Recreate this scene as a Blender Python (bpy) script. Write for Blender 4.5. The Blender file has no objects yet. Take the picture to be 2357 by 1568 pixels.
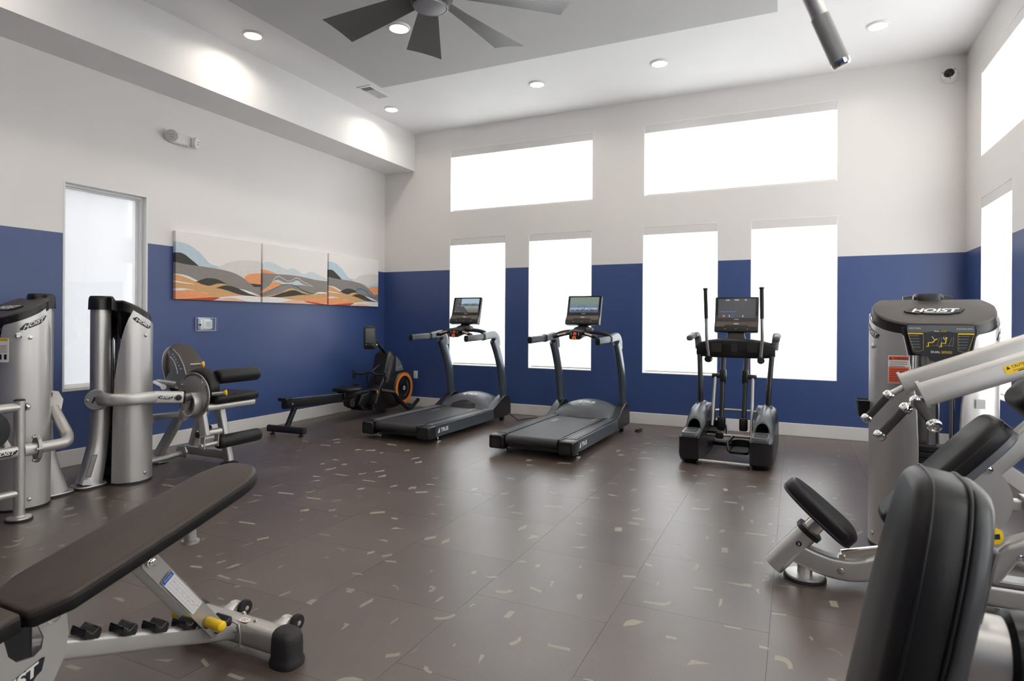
import bpy, bmesh, math, random
from mathutils import Vector, Matrix
V = Vector
random.seed(7)
sc = bpy.context.scene
col = sc.collection

# ------------------------------------------------------------------ camera
cam_d = bpy.data.cameras.new('camera')
cam_d.sensor_width = 36.0
cam_d.lens = 1392.7 / 2357 * 36.0
cam_d.shift_y = -45.94 / 2357
cam_d.clip_start = 0.05
cam_d.clip_end = 200
cam = bpy.data.objects.new('camera', cam_d)
col.objects.link(cam)
YAW, ROLL = -0.4366, 0.0061
_fw = V((math.sin(YAW), math.cos(YAW), 0))
_r0 = V((math.cos(YAW), -math.sin(YAW), 0))
_u0 = V((0, 0, 1))
_r = _r0 * math.cos(ROLL) + _u0 * math.sin(ROLL)
_u = -_r0 * math.sin(ROLL) + _u0 * math.cos(ROLL)
cam.matrix_world = Matrix(((_r.x, _u.x, -_fw.x, 0), (_r.y, _u.y, -_fw.y, 0), (_r.z, _u.z, -_fw.z, 1.3), (0, 0, 0, 1)))
cam_d.dof.use_dof = True
cam_d.dof.focus_distance = 5.2
cam_d.dof.aperture_fstop = 5.6
sc.camera = cam

# ------------------------------------------------------------------ world, exposure
wd = bpy.data.worlds.new('overcast_sky')
sc.world = wd
wd.use_nodes = True
wd.node_tree.nodes['Background'].inputs[0].default_value = (0.93, 0.97, 1.0, 1)
wd.node_tree.nodes['Background'].inputs[1].default_value = 8.0
fill_sun_d = bpy.data.lights.new('sun', 'SUN'); fill_sun_d.energy = 8.0; fill_sun_d.angle = math.radians(2.0); fill_sun_d.color = (1.0, 0.97, 0.93)  # added sun, none is seen; brightens the side-wall shades and left wall
fill_sun = bpy.data.objects.new('sun', fill_sun_d); col.objects.link(fill_sun)
fill_sun.rotation_euler = V((-1.0, 0.12, -0.62)).to_track_quat('-Z', 'Y').to_euler()
sc.view_settings.view_transform = 'Standard'
sc.view_settings.look = 'None'
sc.view_settings.gamma = 1.0
sc.view_settings.use_curve_mapping = False
sc.view_settings.exposure = 0.36
DOWNLIGHT_W = 5.0
sc.cycles.use_denoising = True
sc.cycles.max_bounces = 10
sc.cycles.diffuse_bounces = 6
sc.cycles.transparent_max_bounces = 12
sc.cycles.sample_clamp_indirect = 6.0
sc.cycles.caustics_reflective = False
sc.cycles.caustics_refractive = False

# ------------------------------------------------------------------ materials
MATS = {}
def mat(name, colr, rough=0.5, metal=0.0, spec=0.5, noise=0.0, nscale=40.0, bump=0.0, bscale=300.0, coat=0.0, emit=0.0, rvar=0.0):
    m = bpy.data.materials.new(name)
    m.use_nodes = True
    nt = m.node_tree
    b = nt.nodes['Principled BSDF']
    b.inputs['Base Color'].default_value = (*colr, 1)
    b.inputs['Roughness'].default_value = rough
    b.inputs['Metallic'].default_value = metal
    b.inputs['Specular IOR Level'].default_value = spec
    if coat: b.inputs['Coat Weight'].default_value = coat; b.inputs['Coat Roughness'].default_value = 0.15
    if emit:
        b.inputs['Emission Color'].default_value = (*colr, 1)
        b.inputs['Emission Strength'].default_value = emit
    if noise or bump or rvar:
        tc = nt.nodes.new('ShaderNodeTexCoord')
    if noise:
        n = nt.nodes.new('ShaderNodeTexNoise'); n.inputs['Scale'].default_value = nscale; n.inputs['Detail'].default_value = 6
        nt.links.new(tc.outputs['Object'], n.inputs['Vector'])
        mp = nt.nodes.new('ShaderNodeMapRange')
        mp.inputs[1].default_value = 0.3; mp.inputs[2].default_value = 0.7
        mp.inputs[3].default_value = 1 - noise; mp.inputs[4].default_value = 1 + noise
        nt.links.new(n.outputs[0], mp.inputs[0])
        mx = nt.nodes.new('ShaderNodeVectorMath'); mx.operation = 'SCALE'
        mx.inputs[0].default_value = colr
        nt.links.new(mp.outputs[0], mx.inputs['Scale'])
        nt.links.new(mx.outputs[0], b.inputs['Base Color'])
    if bump:
        n2 = nt.nodes.new('ShaderNodeTexNoise'); n2.inputs['Scale'].default_value = bscale; n2.inputs['Detail'].default_value = 3
        nt.links.new(tc.outputs['Object'], n2.inputs['Vector'])
        bp = nt.nodes.new('ShaderNodeBump'); bp.inputs['Strength'].default_value = bump; bp.inputs['Distance'].default_value = 0.002
        nt.links.new(n2.outputs[0], bp.inputs['Height'])
        nt.links.new(bp.outputs[0], b.inputs['Normal'])
    MATS[name] = m
    return m

M = {}
M['white_paint'] = mat('white_paint', (0.82, 0.81, 0.80), 0.6, noise=0.012, nscale=3)
M['ceiling_paint'] = mat('ceiling_paint', (0.88, 0.875, 0.87), 0.7, noise=0.01, nscale=3)
M['panel_paint'] = mat('panel_paint', (0.62, 0.615, 0.605), 0.7, noise=0.01, nscale=3)  # panel's base colour is a darker grey than the ceiling's
M['trim_white'] = mat('trim_white', (0.78, 0.76, 0.745), 0.4)
M['reveal_white'] = mat('reveal_white', (0.92, 0.92, 0.915), 0.5)
M['frame_grey'] = mat('frame_grey', (0.80, 0.80, 0.79), 0.4)
M['fascia'] = mat('fascia', (0.74, 0.72, 0.705), 0.4)
M['hem_beige'] = mat('hem_beige', (0.62, 0.58, 0.54), 0.5)
M['silver'] = mat('silver', (0.57, 0.555, 0.535), 0.38, metal=0.75, noise=0.03, nscale=400)
M['silver_dark'] = mat('silver_dark', (0.36, 0.355, 0.35), 0.38, metal=0.7, noise=0.03, nscale=400)
M['chrome'] = mat('chrome', (0.82, 0.81, 0.80), 0.1, metal=1.0)
M['bolt'] = mat('bolt', (0.62, 0.57, 0.52), 0.22, metal=1.0)
M['vinyl'] = mat('vinyl', (0.042, 0.028, 0.021), 0.45, bump=0.12, bscale=500, noise=0.08, nscale=60)
M['vinyl_black'] = mat('vinyl_black', (0.009, 0.009, 0.010), 0.42, spec=0.35, bump=0.1, bscale=500)
M['black_plastic'] = mat('black_plastic', (0.007, 0.007, 0.008), 0.36)
M['black_gloss'] = mat('black_gloss', (0.010, 0.010, 0.011), 0.16)
M['rubber'] = mat('rubber', (0.014, 0.013, 0.013), 0.6, bump=0.2, bscale=700)
M['cap_brown'] = mat('cap_brown', (0.060, 0.050, 0.046), 0.45, bump=0.25, bscale=900)
M['steel_blue'] = mat('steel_blue', (0.095, 0.118, 0.138), 0.27, metal=0.5, noise=0.04, nscale=300)
M['grey_plastic'] = mat('grey_plastic', (0.10, 0.11, 0.12), 0.35)
M['knuckle_grey'] = mat('knuckle_grey', (0.22, 0.245, 0.27), 0.32)
M['shell_grey'] = mat('shell_grey', (0.05, 0.051, 0.054), 0.38)
M['grey_grip'] = mat('grey_grip', (0.085, 0.09, 0.10), 0.45, bump=0.1, bscale=500)
M['belt'] = mat('belt', (0.022, 0.022, 0.023), 0.45, bump=0.3, bscale=1200)
M['orange'] = mat('orange', (0.82, 0.22, 0.02), 0.4)
M['yellow'] = mat('yellow', (0.85, 0.55, 0.01), 0.38)
M['red'] = mat('red', (0.7, 0.03, 0.02), 0.4)
M['green'] = mat('green', (0.05, 0.35, 0.05), 0.4)
M['white_print'] = mat('white_print', (0.78, 0.78, 0.77), 0.5)
M['grey_print'] = mat('grey_print', (0.30, 0.30, 0.30), 0.5)
M['dark_print'] = mat('dark_print', (0.012, 0.014, 0.02), 0.45)
M['blue_print'] = mat('blue_print', (0.01, 0.09, 0.42), 0.5)
M['red_print'] = mat('red_print', (0.75, 0.12, 0.05), 0.5)
M['tan'] = mat('tan', (0.55, 0.38, 0.29), 0.4)
M['wood_brown'] = mat('wood_brown', (0.075, 0.05, 0.04), 0.4)
M['screen_dark'] = mat('screen_dark', (0.02, 0.02, 0.022), 0.12)
M['white_plastic'] = mat('white_plastic', (0.80, 0.80, 0.79), 0.35)
M['grey_lens'] = mat('grey_lens', (0.55, 0.55, 0.55), 0.3)
M['fan_blade'] = mat('fan_blade', (0.17, 0.168, 0.164), 0.45)
M['fan_dark'] = mat('fan_dark', (0.03, 0.028, 0.026), 0.35, metal=0.3)
M['fan_cap'] = mat('fan_cap', (0.42, 0.42, 0.42), 0.35, metal=0.5)
M['knurl'] = mat('knurl', (0.30, 0.30, 0.30), 0.4, metal=0.9, bump=0.9, bscale=900)
M['concrete'] = mat('concrete', (0.55, 0.54, 0.52), 0.9, noise=0.05, nscale=1)
M['tan_stucco'] = mat('tan_stucco', (0.42, 0.38, 0.34), 0.9, noise=0.05, nscale=2)
M['leaf'] = mat('leaf', (0.08, 0.11, 0.05), 0.8)

def emis(name, colr, strength):
    m = bpy.data.materials.new(name); m.use_nodes = True
    nt = m.node_tree; nt.nodes.clear()
    o = nt.nodes.new('ShaderNodeOutputMaterial'); e = nt.nodes.new('ShaderNodeEmission')
    e.inputs[0].default_value = (*colr, 1); e.inputs[1].default_value = strength
    nt.links.new(e.outputs[0], o.inputs[0]); M[name] = m
    return m
emis('led', (1.0, 0.93, 0.85), 12.0)

def wall_paint():
    m = bpy.data.materials.new('two_tone_wall_paint'); m.use_nodes = True
    nt = m.node_tree; b = nt.nodes['Principled BSDF']
    g = nt.nodes.new('ShaderNodeNewGeometry'); s = nt.nodes.new('ShaderNodeSeparateXYZ')
    nt.links.new(g.outputs['Position'], s.inputs[0])
    gt = nt.nodes.new('ShaderNodeMath'); gt.operation = 'GREATER_THAN'; gt.inputs[1].default_value = 2.036
    nt.links.new(s.outputs['Z'], gt.inputs[0])
    mx = nt.nodes.new('ShaderNodeMix'); mx.data_type = 'RGBA'
    mx.inputs['A'].default_value = (0.042, 0.078, 0.225, 1)
    mx.inputs['B'].default_value = (0.785, 0.758, 0.742, 1)
    nt.links.new(gt.outputs[0], mx.inputs['Factor'])
    nt.links.new(mx.outputs['Result'], b.inputs['Base Color'])
    n = nt.nodes.new('ShaderNodeTexNoise'); n.inputs['Scale'].default_value = 180; n.inputs['Detail'].default_value = 3
    nt.links.new(g.outputs['Position'], n.inputs['Vector'])
    bp = nt.nodes.new('ShaderNodeBump'); bp.inputs['Strength'].default_value = 0.08; bp.inputs['Distance'].default_value = 0.002
    nt.links.new(n.outputs[0], bp.inputs['Height']); nt.links.new(bp.outputs[0], b.inputs['Normal'])
    b.inputs['Roughness'].default_value = 0.36
    b.inputs['Specular IOR Level'].default_value = 0.6
    M['wall'] = m
wall_paint()

def shade_fabric(name, see, tint, dens=0.62):
    m = bpy.data.materials.new(name); m.use_nodes = True
    nt = m.node_tree; nt.nodes.clear()
    o = nt.nodes.new('ShaderNodeOutputMaterial')
    t = nt.nodes.new('ShaderNodeBsdfTranslucent'); t.inputs[0].default_value = (*[dens * c for c in tint], 1)
    d = nt.nodes.new('ShaderNodeBsdfDiffuse'); d.inputs[0].default_value = (0.75, 0.75, 0.74, 1)
    tr = nt.nodes.new('ShaderNodeBsdfTransparent')
    m1 = nt.nodes.new('ShaderNodeMixShader'); m1.inputs[0].default_value = 0.25
    m2 = nt.nodes.new('ShaderNodeMixShader'); m2.inputs[0].default_value = see
    nt.links.new(t.outputs[0], m1.inputs[1]); nt.links.new(d.outputs[0], m1.inputs[2])
    nt.links.new(m1.outputs[0], m2.inputs[1]); nt.links.new(tr.outputs[0], m2.inputs[2])
    nt.links.new(m2.outputs[0], o.inputs[0])
    M[name] = m
shade_fabric('shade_fabric', 0.02, (1, 1, 0.99))
shade_fabric('frosted_film', 0.0, (0.99, 0.99, 1.0), 0.46)

def thin_glass(name, refl=0.06, tint=(1, 1, 1), rough=0.02):
    m = bpy.data.materials.new(name); m.use_nodes = True
    nt = m.node_tree; nt.nodes.clear()
    o = nt.nodes.new('ShaderNodeOutputMaterial')
    tr = nt.nodes.new('ShaderNodeBsdfTransparent'); tr.inputs[0].default_value = (*tint, 1)
    g = nt.nodes.new('ShaderNodeBsdfGlossy'); g.inputs['Roughness'].default_value = rough
    lw = nt.nodes.new('ShaderNodeLayerWeight'); lw.inputs[0].default_value = 0.25
    k = nt.nodes.new('ShaderNodeMath'); k.operation = 'MULTIPLY_ADD'; k.inputs[1].default_value = 0.35; k.inputs[2].default_value = 0.04
    nt.links.new(lw.outputs['Facing'], k.inputs[0])
    mx = nt.nodes.new('ShaderNodeMixShader')
    nt.links.new(k.outputs[0], mx.inputs[0]); nt.links.new(tr.outputs[0], mx.inputs[1]); nt.links.new(g.outputs[0], mx.inputs[2])
    nt.links.new(mx.outputs[0], o.inputs[0]); M[name] = m
thin_glass('glass')
thin_glass('clear_plastic', tint=(0.97, 0.98, 1.0), rough=0.1)

def floor_vinyl():
    m = bpy.data.materials.new('floor_vinyl'); m.use_nodes = True
    nt = m.node_tree; b = nt.nodes['Principled BSDF']
    oi = nt.nodes.new('ShaderNodeObjectInfo')
    g = nt.nodes.new('ShaderNodeNewGeometry')
    n1 = nt.nodes.new('ShaderNodeTexNoise'); n1.inputs['Scale'].default_value = 1.7; n1.inputs['Detail'].default_value = 8; n1.inputs['Roughness'].default_value = 0.65
    n2 = nt.nodes.new('ShaderNodeTexNoise'); n2.inputs['Scale'].default_value = 160; n2.inputs['Detail'].default_value = 4
    nt.links.new(g.outputs['Position'], n1.inputs['Vector']); nt.links.new(g.outputs['Position'], n2.inputs['Vector'])
    def rng(src, a, bb, lo, hi):
        r = nt.nodes.new('ShaderNodeMapRange'); r.inputs[1].default_value = a; r.inputs[2].default_value = bb
        r.inputs[3].default_value = lo; r.inputs[4].default_value = hi
        nt.links.new(src, r.inputs[0]); return r.outputs[0]
    def mul(a, c):
        k = nt.nodes.new('ShaderNodeMath'); k.operation = 'MULTIPLY'; nt.links.new(a, k.inputs[0]); nt.links.new(c, k.inputs[1]); return k.outputs[0]
    f = mul(mul(rng(n1.outputs[0], 0.3, 0.7, 0.82, 1.2), rng(n2.outputs[0], 0.3, 0.7, 0.75, 1.25)), rng(oi.outputs['Random'], 0, 1, 0.90, 1.10))
    sc_ = nt.nodes.new('ShaderNodeVectorMath'); sc_.operation = 'SCALE'; sc_.inputs[0].default_value = (0.086, 0.063, 0.053)
    nt.links.new(f, sc_.inputs['Scale']); nt.links.new(sc_.outputs[0], b.inputs['Base Color'])
    nt.links.new(rng(n2.outputs[0], 0.3, 0.7, 0.29, 0.37), b.inputs['Roughness'])
    bp = nt.nodes.new('ShaderNodeBump'); bp.inputs['Strength'].default_value = 0.02; bp.inputs['Distance'].default_value = 0.001
    nt.links.new(n2.outputs[0], bp.inputs['Height']); nt.links.new(bp.outputs[0], b.inputs['Normal'])
    b.inputs['Specular IOR Level'].default_value = 1.0
    M['floor_vinyl'] = m
floor_vinyl()
M['floor_joint'] = mat('floor_joint', (0.040, 0.032, 0.028), 0.7)
M['chip'] = mat('chip', (0.27, 0.245, 0.19), 0.42, noise=0.06, nscale=80)

# ------------------------------------------------------------------ mesh helpers
OFF = {}
def rotm(axis, deg):
    return Matrix.Rotation(math.radians(deg), 3, axis)
def frame_from(z, up=None):
    z = V(z).normalized()
    up = V(up) if up is not None else (V((0, 0, 1)) if abs(z.z) < 0.95 else V((0, 1, 0)))
    x = up.cross(z)
    if x.length < 1e-6: x = V((1, 0, 0)).cross(z)
    x.normalize()
    return x, z.cross(x).normalized(), z
def circ(r, n=20, ry=None):
    ry = r if ry is None else ry
    return [(r * math.cos(2 * math.pi * i / n), ry * math.sin(2 * math.pi * i / n)) for i in range(n)]
def rrect(w, h, r, n=4):
    r = min(r, w / 2 - 1e-4, h / 2 - 1e-4)
    out = []
    for cx, cy, a0 in ((w / 2 - r, h / 2 - r, 0), (-w / 2 + r, h / 2 - r, 90), (-w / 2 + r, -h / 2 + r, 180), (w / 2 - r, -h / 2 + r, 270)):
        for i in range(n + 1):
            a = math.radians(a0 + 90 * i / n)
            out.append((cx + r * math.cos(a), cy + r * math.sin(a)))
    return out
def oval(w, h, n=28, e=2.6):
    out = []
    for i in range(n):
        a = 2 * math.pi * i / n
        c, s = math.cos(a), math.sin(a)
        out.append((w / 2 * math.copysign(abs(c) ** (2 / e), c), h / 2 * math.copysign(abs(s) ** (2 / e), s)))
    return out
def fillet(pts, r, n=6):
    pts = [V(p) for p in pts]
    rs = r if isinstance(r, (list, tuple)) else [r] * len(pts)
    out = [pts[0]]
    for i in range(1, len(pts) - 1):
        p, a, b = pts[i], pts[i - 1], pts[i + 1]
        da, db = (a - p), (b - p)
        ang = da.angle(db)
        if ang > math.pi - 0.02 or rs[i] <= 0: out.append(p); continue
        t = min(rs[i] / math.tan(ang / 2), da.length * 0.49, db.length * 0.49)
        A, B = p + da.normalized() * t, p + db.normalized() * t
        for k in range(n + 1):
            u = k / n
            out.append((1 - u) ** 2 * A + 2 * u * (1 - u) * p + u * u * B)
    out.append(pts[-1])
    return out
def spline(pts, n=8):
    pts = [V(p) for p in pts]
    P = [2 * pts[0] - pts[1]] + pts + [2 * pts[-1] - pts[-2]]
    out = []
    for i in range(1, len(P) - 2):
        for k in range(n):
            t = k / n
            a, b, c, d = P[i - 1], P[i], P[i + 1], P[i + 2]
            out.append(0.5 * ((2 * b) + (c - a) * t + (2 * a - 5 * b + 4 * c - d) * t * t + (-a + 3 * b - 3 * c + d) * t ** 3))
    out.append(pts[-1])
    return out

class MB:
    def __init__(s): s.v = []; s.f = []; s.m = []; s.cm = 0
    def add(s, vs, fs):
        o = len(s.v)
        s.v += [V(x) for x in vs]
        s.f += [tuple(i + o for i in f) for f in fs]
        s.m += [s.cm] * len(fs)
        return s
    def box(s, c, d, R=None):
        x, y, z = d[0] / 2, d[1] / 2, d[2] / 2
        vs = [V((a * x, b * y, e * z)) for a in (-1, 1) for b in (-1, 1) for e in (-1, 1)]
        if R is not None: vs = [R @ q for q in vs]
        c = V(c)
        return s.add([q + c for q in vs], [(0, 1, 3, 2), (4, 6, 7, 5), (0, 4, 5, 1), (2, 3, 7, 6), (0, 2, 6, 4), (1, 5, 7, 3)])
    def bx(s, a, b):
        return s.box([(a[i] + b[i]) / 2 for i in range(3)], [abs(b[i] - a[i]) for i in range(3)])
    def loft(s, rings, cap=True, closed=False):
        n = len(rings[0]); vs = [q for r in rings for q in r]; fs = []
        m = len(rings)
        for i in range(m if closed else m - 1):
            j = (i + 1) % m
            for k in range(n):
                l = (k + 1) % n
                fs.append((i * n + k, i * n + l, j * n + l, j * n + k))
        if cap and not closed:
            fs.append(tuple(reversed(range(n)))); fs.append(tuple((m - 1) * n + k for k in range(n)))
        return s.add(vs, fs)
    def tube(s, pts, r, n=18, prof=None, up=None, cap=True, scale=None, closed=False, end_round=0):
        pts = [V(p) for p in pts]
        prof = prof or circ(r, n)
        rings = []; m = len(pts)
        tang = []
        for i in range(m):
            if closed: t = pts[(i + 1) % m] - pts[i - 1]
            else: t = (pts[min(i + 1, m - 1)] - pts[max(i - 1, 0)])
            tang.append(t.normalized())
        x, y, z = frame_from(tang[0], up)
        for i in range(m):
            if i:
                if up is not None:
                    x2, y2, _ = frame_from(tang[i], up)
                    if x2.dot(x) < 0: x2, y2 = -x2, -y2
                    x, y = x2, y2
                else:
                    x = (x - tang[i] * x.dot(tang[i])).normalized(); y = tang[i].cross(x)
            k = 1.0 if scale is None else (scale[i] if not callable(scale) else scale(i / (m - 1)))
            kx, ky = k if isinstance(k, tuple) else (k, k)
            # mitre so that bends keep the tube's width
            f = 1.0
            if 0 < i < m - 1:
                d1 = (pts[i] - pts[i - 1]).normalized(); c = max(0.5, d1.dot(tang[i])); f = 1 / c if c < 0.995 else 1.0
            rings.append([pts[i] + x * a * kx * (1 if f == 1 else 1) + y * b * ky for a, b in prof])
        if end_round:
            e = end_round
            def shrink(ring, c, tdir):
                out = []
                for q, ff in ((0.35, 0.93), (0.7, 0.72), (1.0, 0.35)):
                    out.append([c + (w - c) * ff + tdir * e * q for w in ring])
                return out
            rings = list(reversed(shrink(rings[0], pts[0], -tang[0]))) + rings + shrink(rings[-1], pts[-1], tang[-1])
        return s.loft(rings, cap, closed)
    def cyl(s, a, b, r, r2=None, n=24):
        a, b = V(a), V(b); x, y, z = frame_from(b - a)
        r2 = r if r2 is None else r2
        return s.loft([[a + x * p + y * q for p, q in circ(r, n)], [b + x * p + y * q for p, q in circ(r2, n)]])
    def lathe(s, prof, o, ax, n=28, cap=True):
        o = V(o); x, y, z = frame_from(ax)
        return s.loft([[o + z * h + x * p + y * q for p, q in circ(max(r, 1e-5), n)] for r, h in prof], cap)
    def ring(s, o, ax, r0, r1, t, n=40):
        o = V(o); x, y, z = frame_from(ax)
        R = []
        for r, h in ((r0, 0), (r1, 0), (r1, t), (r0, t)):
            R.append([o + z * h + x * p + y * q for p, q in circ(r, n)])
        return s.loft(R, closed=True)
    def prism(s, poly, o, ex, ey, t, both=True):
        o, ex, ey = V(o), V(ex).normalized(), V(ey).normalized()
        ez = ex.cross(ey)
        a = [o + ex * p + ey * q for p, q in poly]
        b = [w + ez * t for w in a]
        n = len(poly)
        return s.add(a + b, [tuple(reversed(range(n))), tuple(range(n, 2 * n))] + [(i, (i + 1) % n, n + (i + 1) % n, n + i) for i in range(n)])
    def flat(s, poly, o, ex, ey):
        o, ex, ey = V(o), V(ex), V(ey)
        return s.add([o + ex * p + ey * q for p, q in poly], [tuple(range(len(poly)))])
    def pad(s, out, o, ex, ey, t, r=0.02, dome=0.0, back_r=0.006):
        """upholstered pad: outline (CCW in ex,ey), thickness t along ex x ey, rounded front edge"""
        o, ex, ey = V(o), V(ex).normalized(), V(ey).normalized(); ez = ex.cross(ey)
        n = len(out); P = [V((a, b, 0)) for a, b in out]
        nr = []
        for i in range(n):
            d = (P[(i + 1) % n] - P[i - 1]); nr.append(V((d.y, -d.x, 0)).normalized())
        cx = sum(q.x for q in P) / n; cy = sum(q.y for q in P) / n
        steps = [(back_r, 0), (0.0, back_r), (0.0, t - r)]
        for k in range(1, 6):
            a = math.pi / 2 * k / 5
            steps.append((r * (1 - math.cos(a)), t - r + r * math.sin(a)))
        rings = [[o + ex * (P[i].x - nr[i].x * ins) + ey * (P[i].y - nr[i].y * ins) + ez * h for i in range(n)] for ins, h in steps]
        last = steps[-1][0]
        for sc_, dh in ((0.75, 0.6), (0.4, 0.95), (0.08, 1.0)):
            rings.append([o + ex * (cx + (P[i].x - nr[i].x * last - cx) * sc_) + ey * (cy + (P[i].y - nr[i].y * last - cy) * sc_) + ez * (t + dome * dh) for i in range(n)])
        return s.loft(rings)
    def build(s, name, m, parent=None, smooth=35, bevel=0.0, bseg=2, label=None):
        off = OFF.get(parent.name, V((0, 0, 0))) if parent is not None else V((0, 0, 0))
        me = bpy.data.meshes.new(name)
        me.from_pydata([tuple(q - off) for q in s.v], [], s.f)
        ms = m if isinstance(m, (list, tuple)) else [m]
        for k in ms: me.materials.append(M[k] if isinstance(k, str) else k)
        if any(s.m): me.polygons.foreach_set('material_index', s.m)
        bm = bmesh.new(); bm.from_mesh(me)
        bmesh.ops.recalc_face_normals(bm, faces=bm.faces)
        bm.to_mesh(me); bm.free()
        if smooth:
            me.polygons.foreach_set('use_smooth', [True] * len(me.polygons))
            me.set_sharp_from_angle(angle=math.radians(smooth))
        o = bpy.data.objects.new(name, me)
        col.objects.link(o)
        if parent is not None:
            o.parent = parent; OFF[o.name] = off
        if bevel:
            bv = o.modifiers.new('bevel', 'BEVEL'); bv.width = bevel; bv.segments = bseg; bv.limit_method = 'ANGLE'; bv.angle_limit = math.radians(40)
            bv.harden_normals = False
        if label: o['label'] = label
        return o

def tag(o, label, cat, group=None):
    o['label'] = label; o['category'] = cat
    if group: o['group'] = group
    return o
def thing(name, loc, label, cat, group=None, rotz=0.0, local=False):
    o = bpy.data.objects.new(name, None); o.empty_display_size = 0.1
    col.objects.link(o); o.location = loc; o.rotation_euler = (0, 0, math.radians(rotz))
    OFF[o.name] = V((0, 0, 0)) if local else V(loc)
    return tag(o, label, cat, group)
def struct(o):
    o['kind'] = 'structure'; return o
def copy_tree(o, parent=None):
    c = o.copy(); col.objects.link(c); c.parent = parent
    OFF[c.name] = OFF.get(o.name, V((0, 0, 0)))
    for ch in list(o.children): copy_tree(ch, c)
    return c

_txt = {}
def text_mesh(body, bold=0.0, shear=0.0, spacing=1.0):
    k = (body, bold, shear, spacing)
    if k in _txt: return _txt[k]
    cu = bpy.data.curves.new('lettering', 'FONT'); cu.body = body; cu.size = 1.0
    cu.offset = bold; cu.shear = shear; cu.space_character = spacing; cu.align_x = 'CENTER'; cu.align_y = 'CENTER'
    cu.resolution_u = 3
    ob = bpy.data.objects.new('lettering', cu); col.objects.link(ob)
    bpy.context.view_layer.update()
    me = ob.evaluated_get(bpy.context.evaluated_depsgraph_get()).to_mesh()
    vs = [v.co.copy() for v in me.vertices]; fs = [tuple(p.vertices) for p in me.polygons]
    bpy.data.objects.remove(ob); bpy.data.curves.remove(cu)
    xs = [q.x for q in vs]; ys = [q.y for q in vs]
    cx, cy = (min(xs) + max(xs)) / 2, (min(ys) + max(ys)) / 2
    w, hh = max(xs) - min(xs), max(ys) - min(ys)
    _txt[k] = ([((q.x - cx) / w, (q.y - cy) / w) for q in vs], fs, hh / w)
    return _txt[k]
def text(mb, body, o, ex, ey, width, height=None, bold=0.0, shear=0.0, spacing=1.0, wrap=None):
    """lettering of the given width centred at o, lying in the plane ex, ey"""
    vs, fs, ar = text_mesh(body, bold, shear, spacing)
    o, ex, ey = V(o), V(ex).normalized(), V(ey).normalized()
    ky = 1.0 if height is None else height / (ar * width)
    pts = [(a * width, b * width * ky) for a, b in vs]
    if wrap:
        pts, fs = fine(pts, fs, 0.012); vv = [wrap(a, b) for a, b in pts]
    else: vv = [o + ex * a + ey * b for a, b in pts]
    mb.add(vv, fs)
    return mb
def fine(vs, fs, maxlen):
    """split a flat shape into small triangles so that it can follow a curved surface"""
    bm = bmesh.new()
    bv = [bm.verts.new((a, b, 0)) for a, b in vs]
    for f in fs:
        try: bm.faces.new([bv[i] for i in f])
        except ValueError: pass
    bmesh.ops.triangulate(bm, faces=bm.faces)
    for _ in range(6):
        long_ = [e for e in bm.edges if abs(e.verts[0].co.x - e.verts[1].co.x) > maxlen]
        if not long_: break
        bmesh.ops.subdivide_edges(bm, edges=long_, cuts=1)
        bmesh.ops.triangulate(bm, faces=bm.faces)
    bm.verts.index_update()
    out = ([(v.co.x, v.co.y) for v in bm.verts], [tuple(v.index for v in f.verts) for f in bm.faces])
    bm.free()
    return out
def logo_hoist(parent, o, ex, ey, w, wrap=None, small=False, plate='dark_print', letters='white_print', lift=0.0012):
    """slanted five-letter machine badge: dark plate with a pointed left end, pale letters"""
    ez = V(ex).normalized().cross(V(ey).normalized())
    hgt = w * 0.27
    poly = [(-0.5, -0.03), (-0.46, -0.42), (-0.40, -0.42), (-0.30, -0.75), (-0.22, -0.5), (-0.15, -0.72), (0.25, -0.78), (0.33, -0.5), (0.40, -0.42), (0.5, 0.45), (0.47, 0.58), (0.1, 0.56), (-0.15, 0.5), (-0.30, 0.85), (-0.38, 0.55)]
    P = [(a * w, b * hgt * 0.62) for a, b in poly]
    p = MB()
    if wrap:
        n = len(P); v2, f2 = fine(P, [tuple(range(n))], 0.012); p.add([wrap(a, b) for a, b in v2], f2)
    else:
        p.prism(P, V(o), ex, ey, lift)
    pl = p.build('badge', plate, parent, smooth=0)
    t = MB()
    off = V(o) + ez * (lift + 0.0006)
    if wrap: text(t, 'HOIST', off, ex, ey, w * 0.80, hgt * 0.60, bold=0.035, shear=0.35, wrap=lambda a, b: wrap(a + w * 0.02, b + hgt * 0.03, 0.001))
    else: text(t, 'HOIST', off + V(ex).normalized() * w * 0.02 + V(ey).normalized() * hgt * 0.05, ex, ey, w * 0.80, hgt * 0.60, bold=0.035, shear=0.35)
    if small and not wrap: text(t, 'hoistfitness.com', off + V(ex).normalized() * w * 0.03 - V(ey).normalized() * hgt * 0.36, ex, ey, w * 0.42, hgt * 0.13, bold=0.012)
    t.build('lettering', letters, pl, smooth=0)
    return pl
def logo_true(parent, o, ex, ey, w, mat_='white_print', name='brand_lettering'):
    t = MB(); ex = V(ex).normalized(); ey = V(ey).normalized(); o = V(o)
    text(t, 'TRUE', o + ex * w * 0.14, ex, ey, w * 0.70, w * 0.20, bold=0.02)
    h_ = w * 0.24
    t.flat([(-w * 0.5, -h_ / 2), (-w * 0.36, -h_ / 2), (-w * 0.36, h_ / 2 + 0.0)], o, ex, ey)
    t.flat([(-w * 0.335, -h_ / 2), (-w * 0.30, -h_ / 2), (-w * 0.30, h_ * 0.35), (-w * 0.335, h_ * 0.5)], o, ex, ey)
    return t.build(name, mat_, parent, smooth=0)
def bolt(mb, p, ax, r=0.011, h=0.008):
    mb.lathe([(r * 1.35, 0), (r * 1.35, h * 0.25), (r, h * 0.3), (r * 0.95, h * 0.8), (r * 0.6, h), (0.0005, h)], p, ax, 14)

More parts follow.
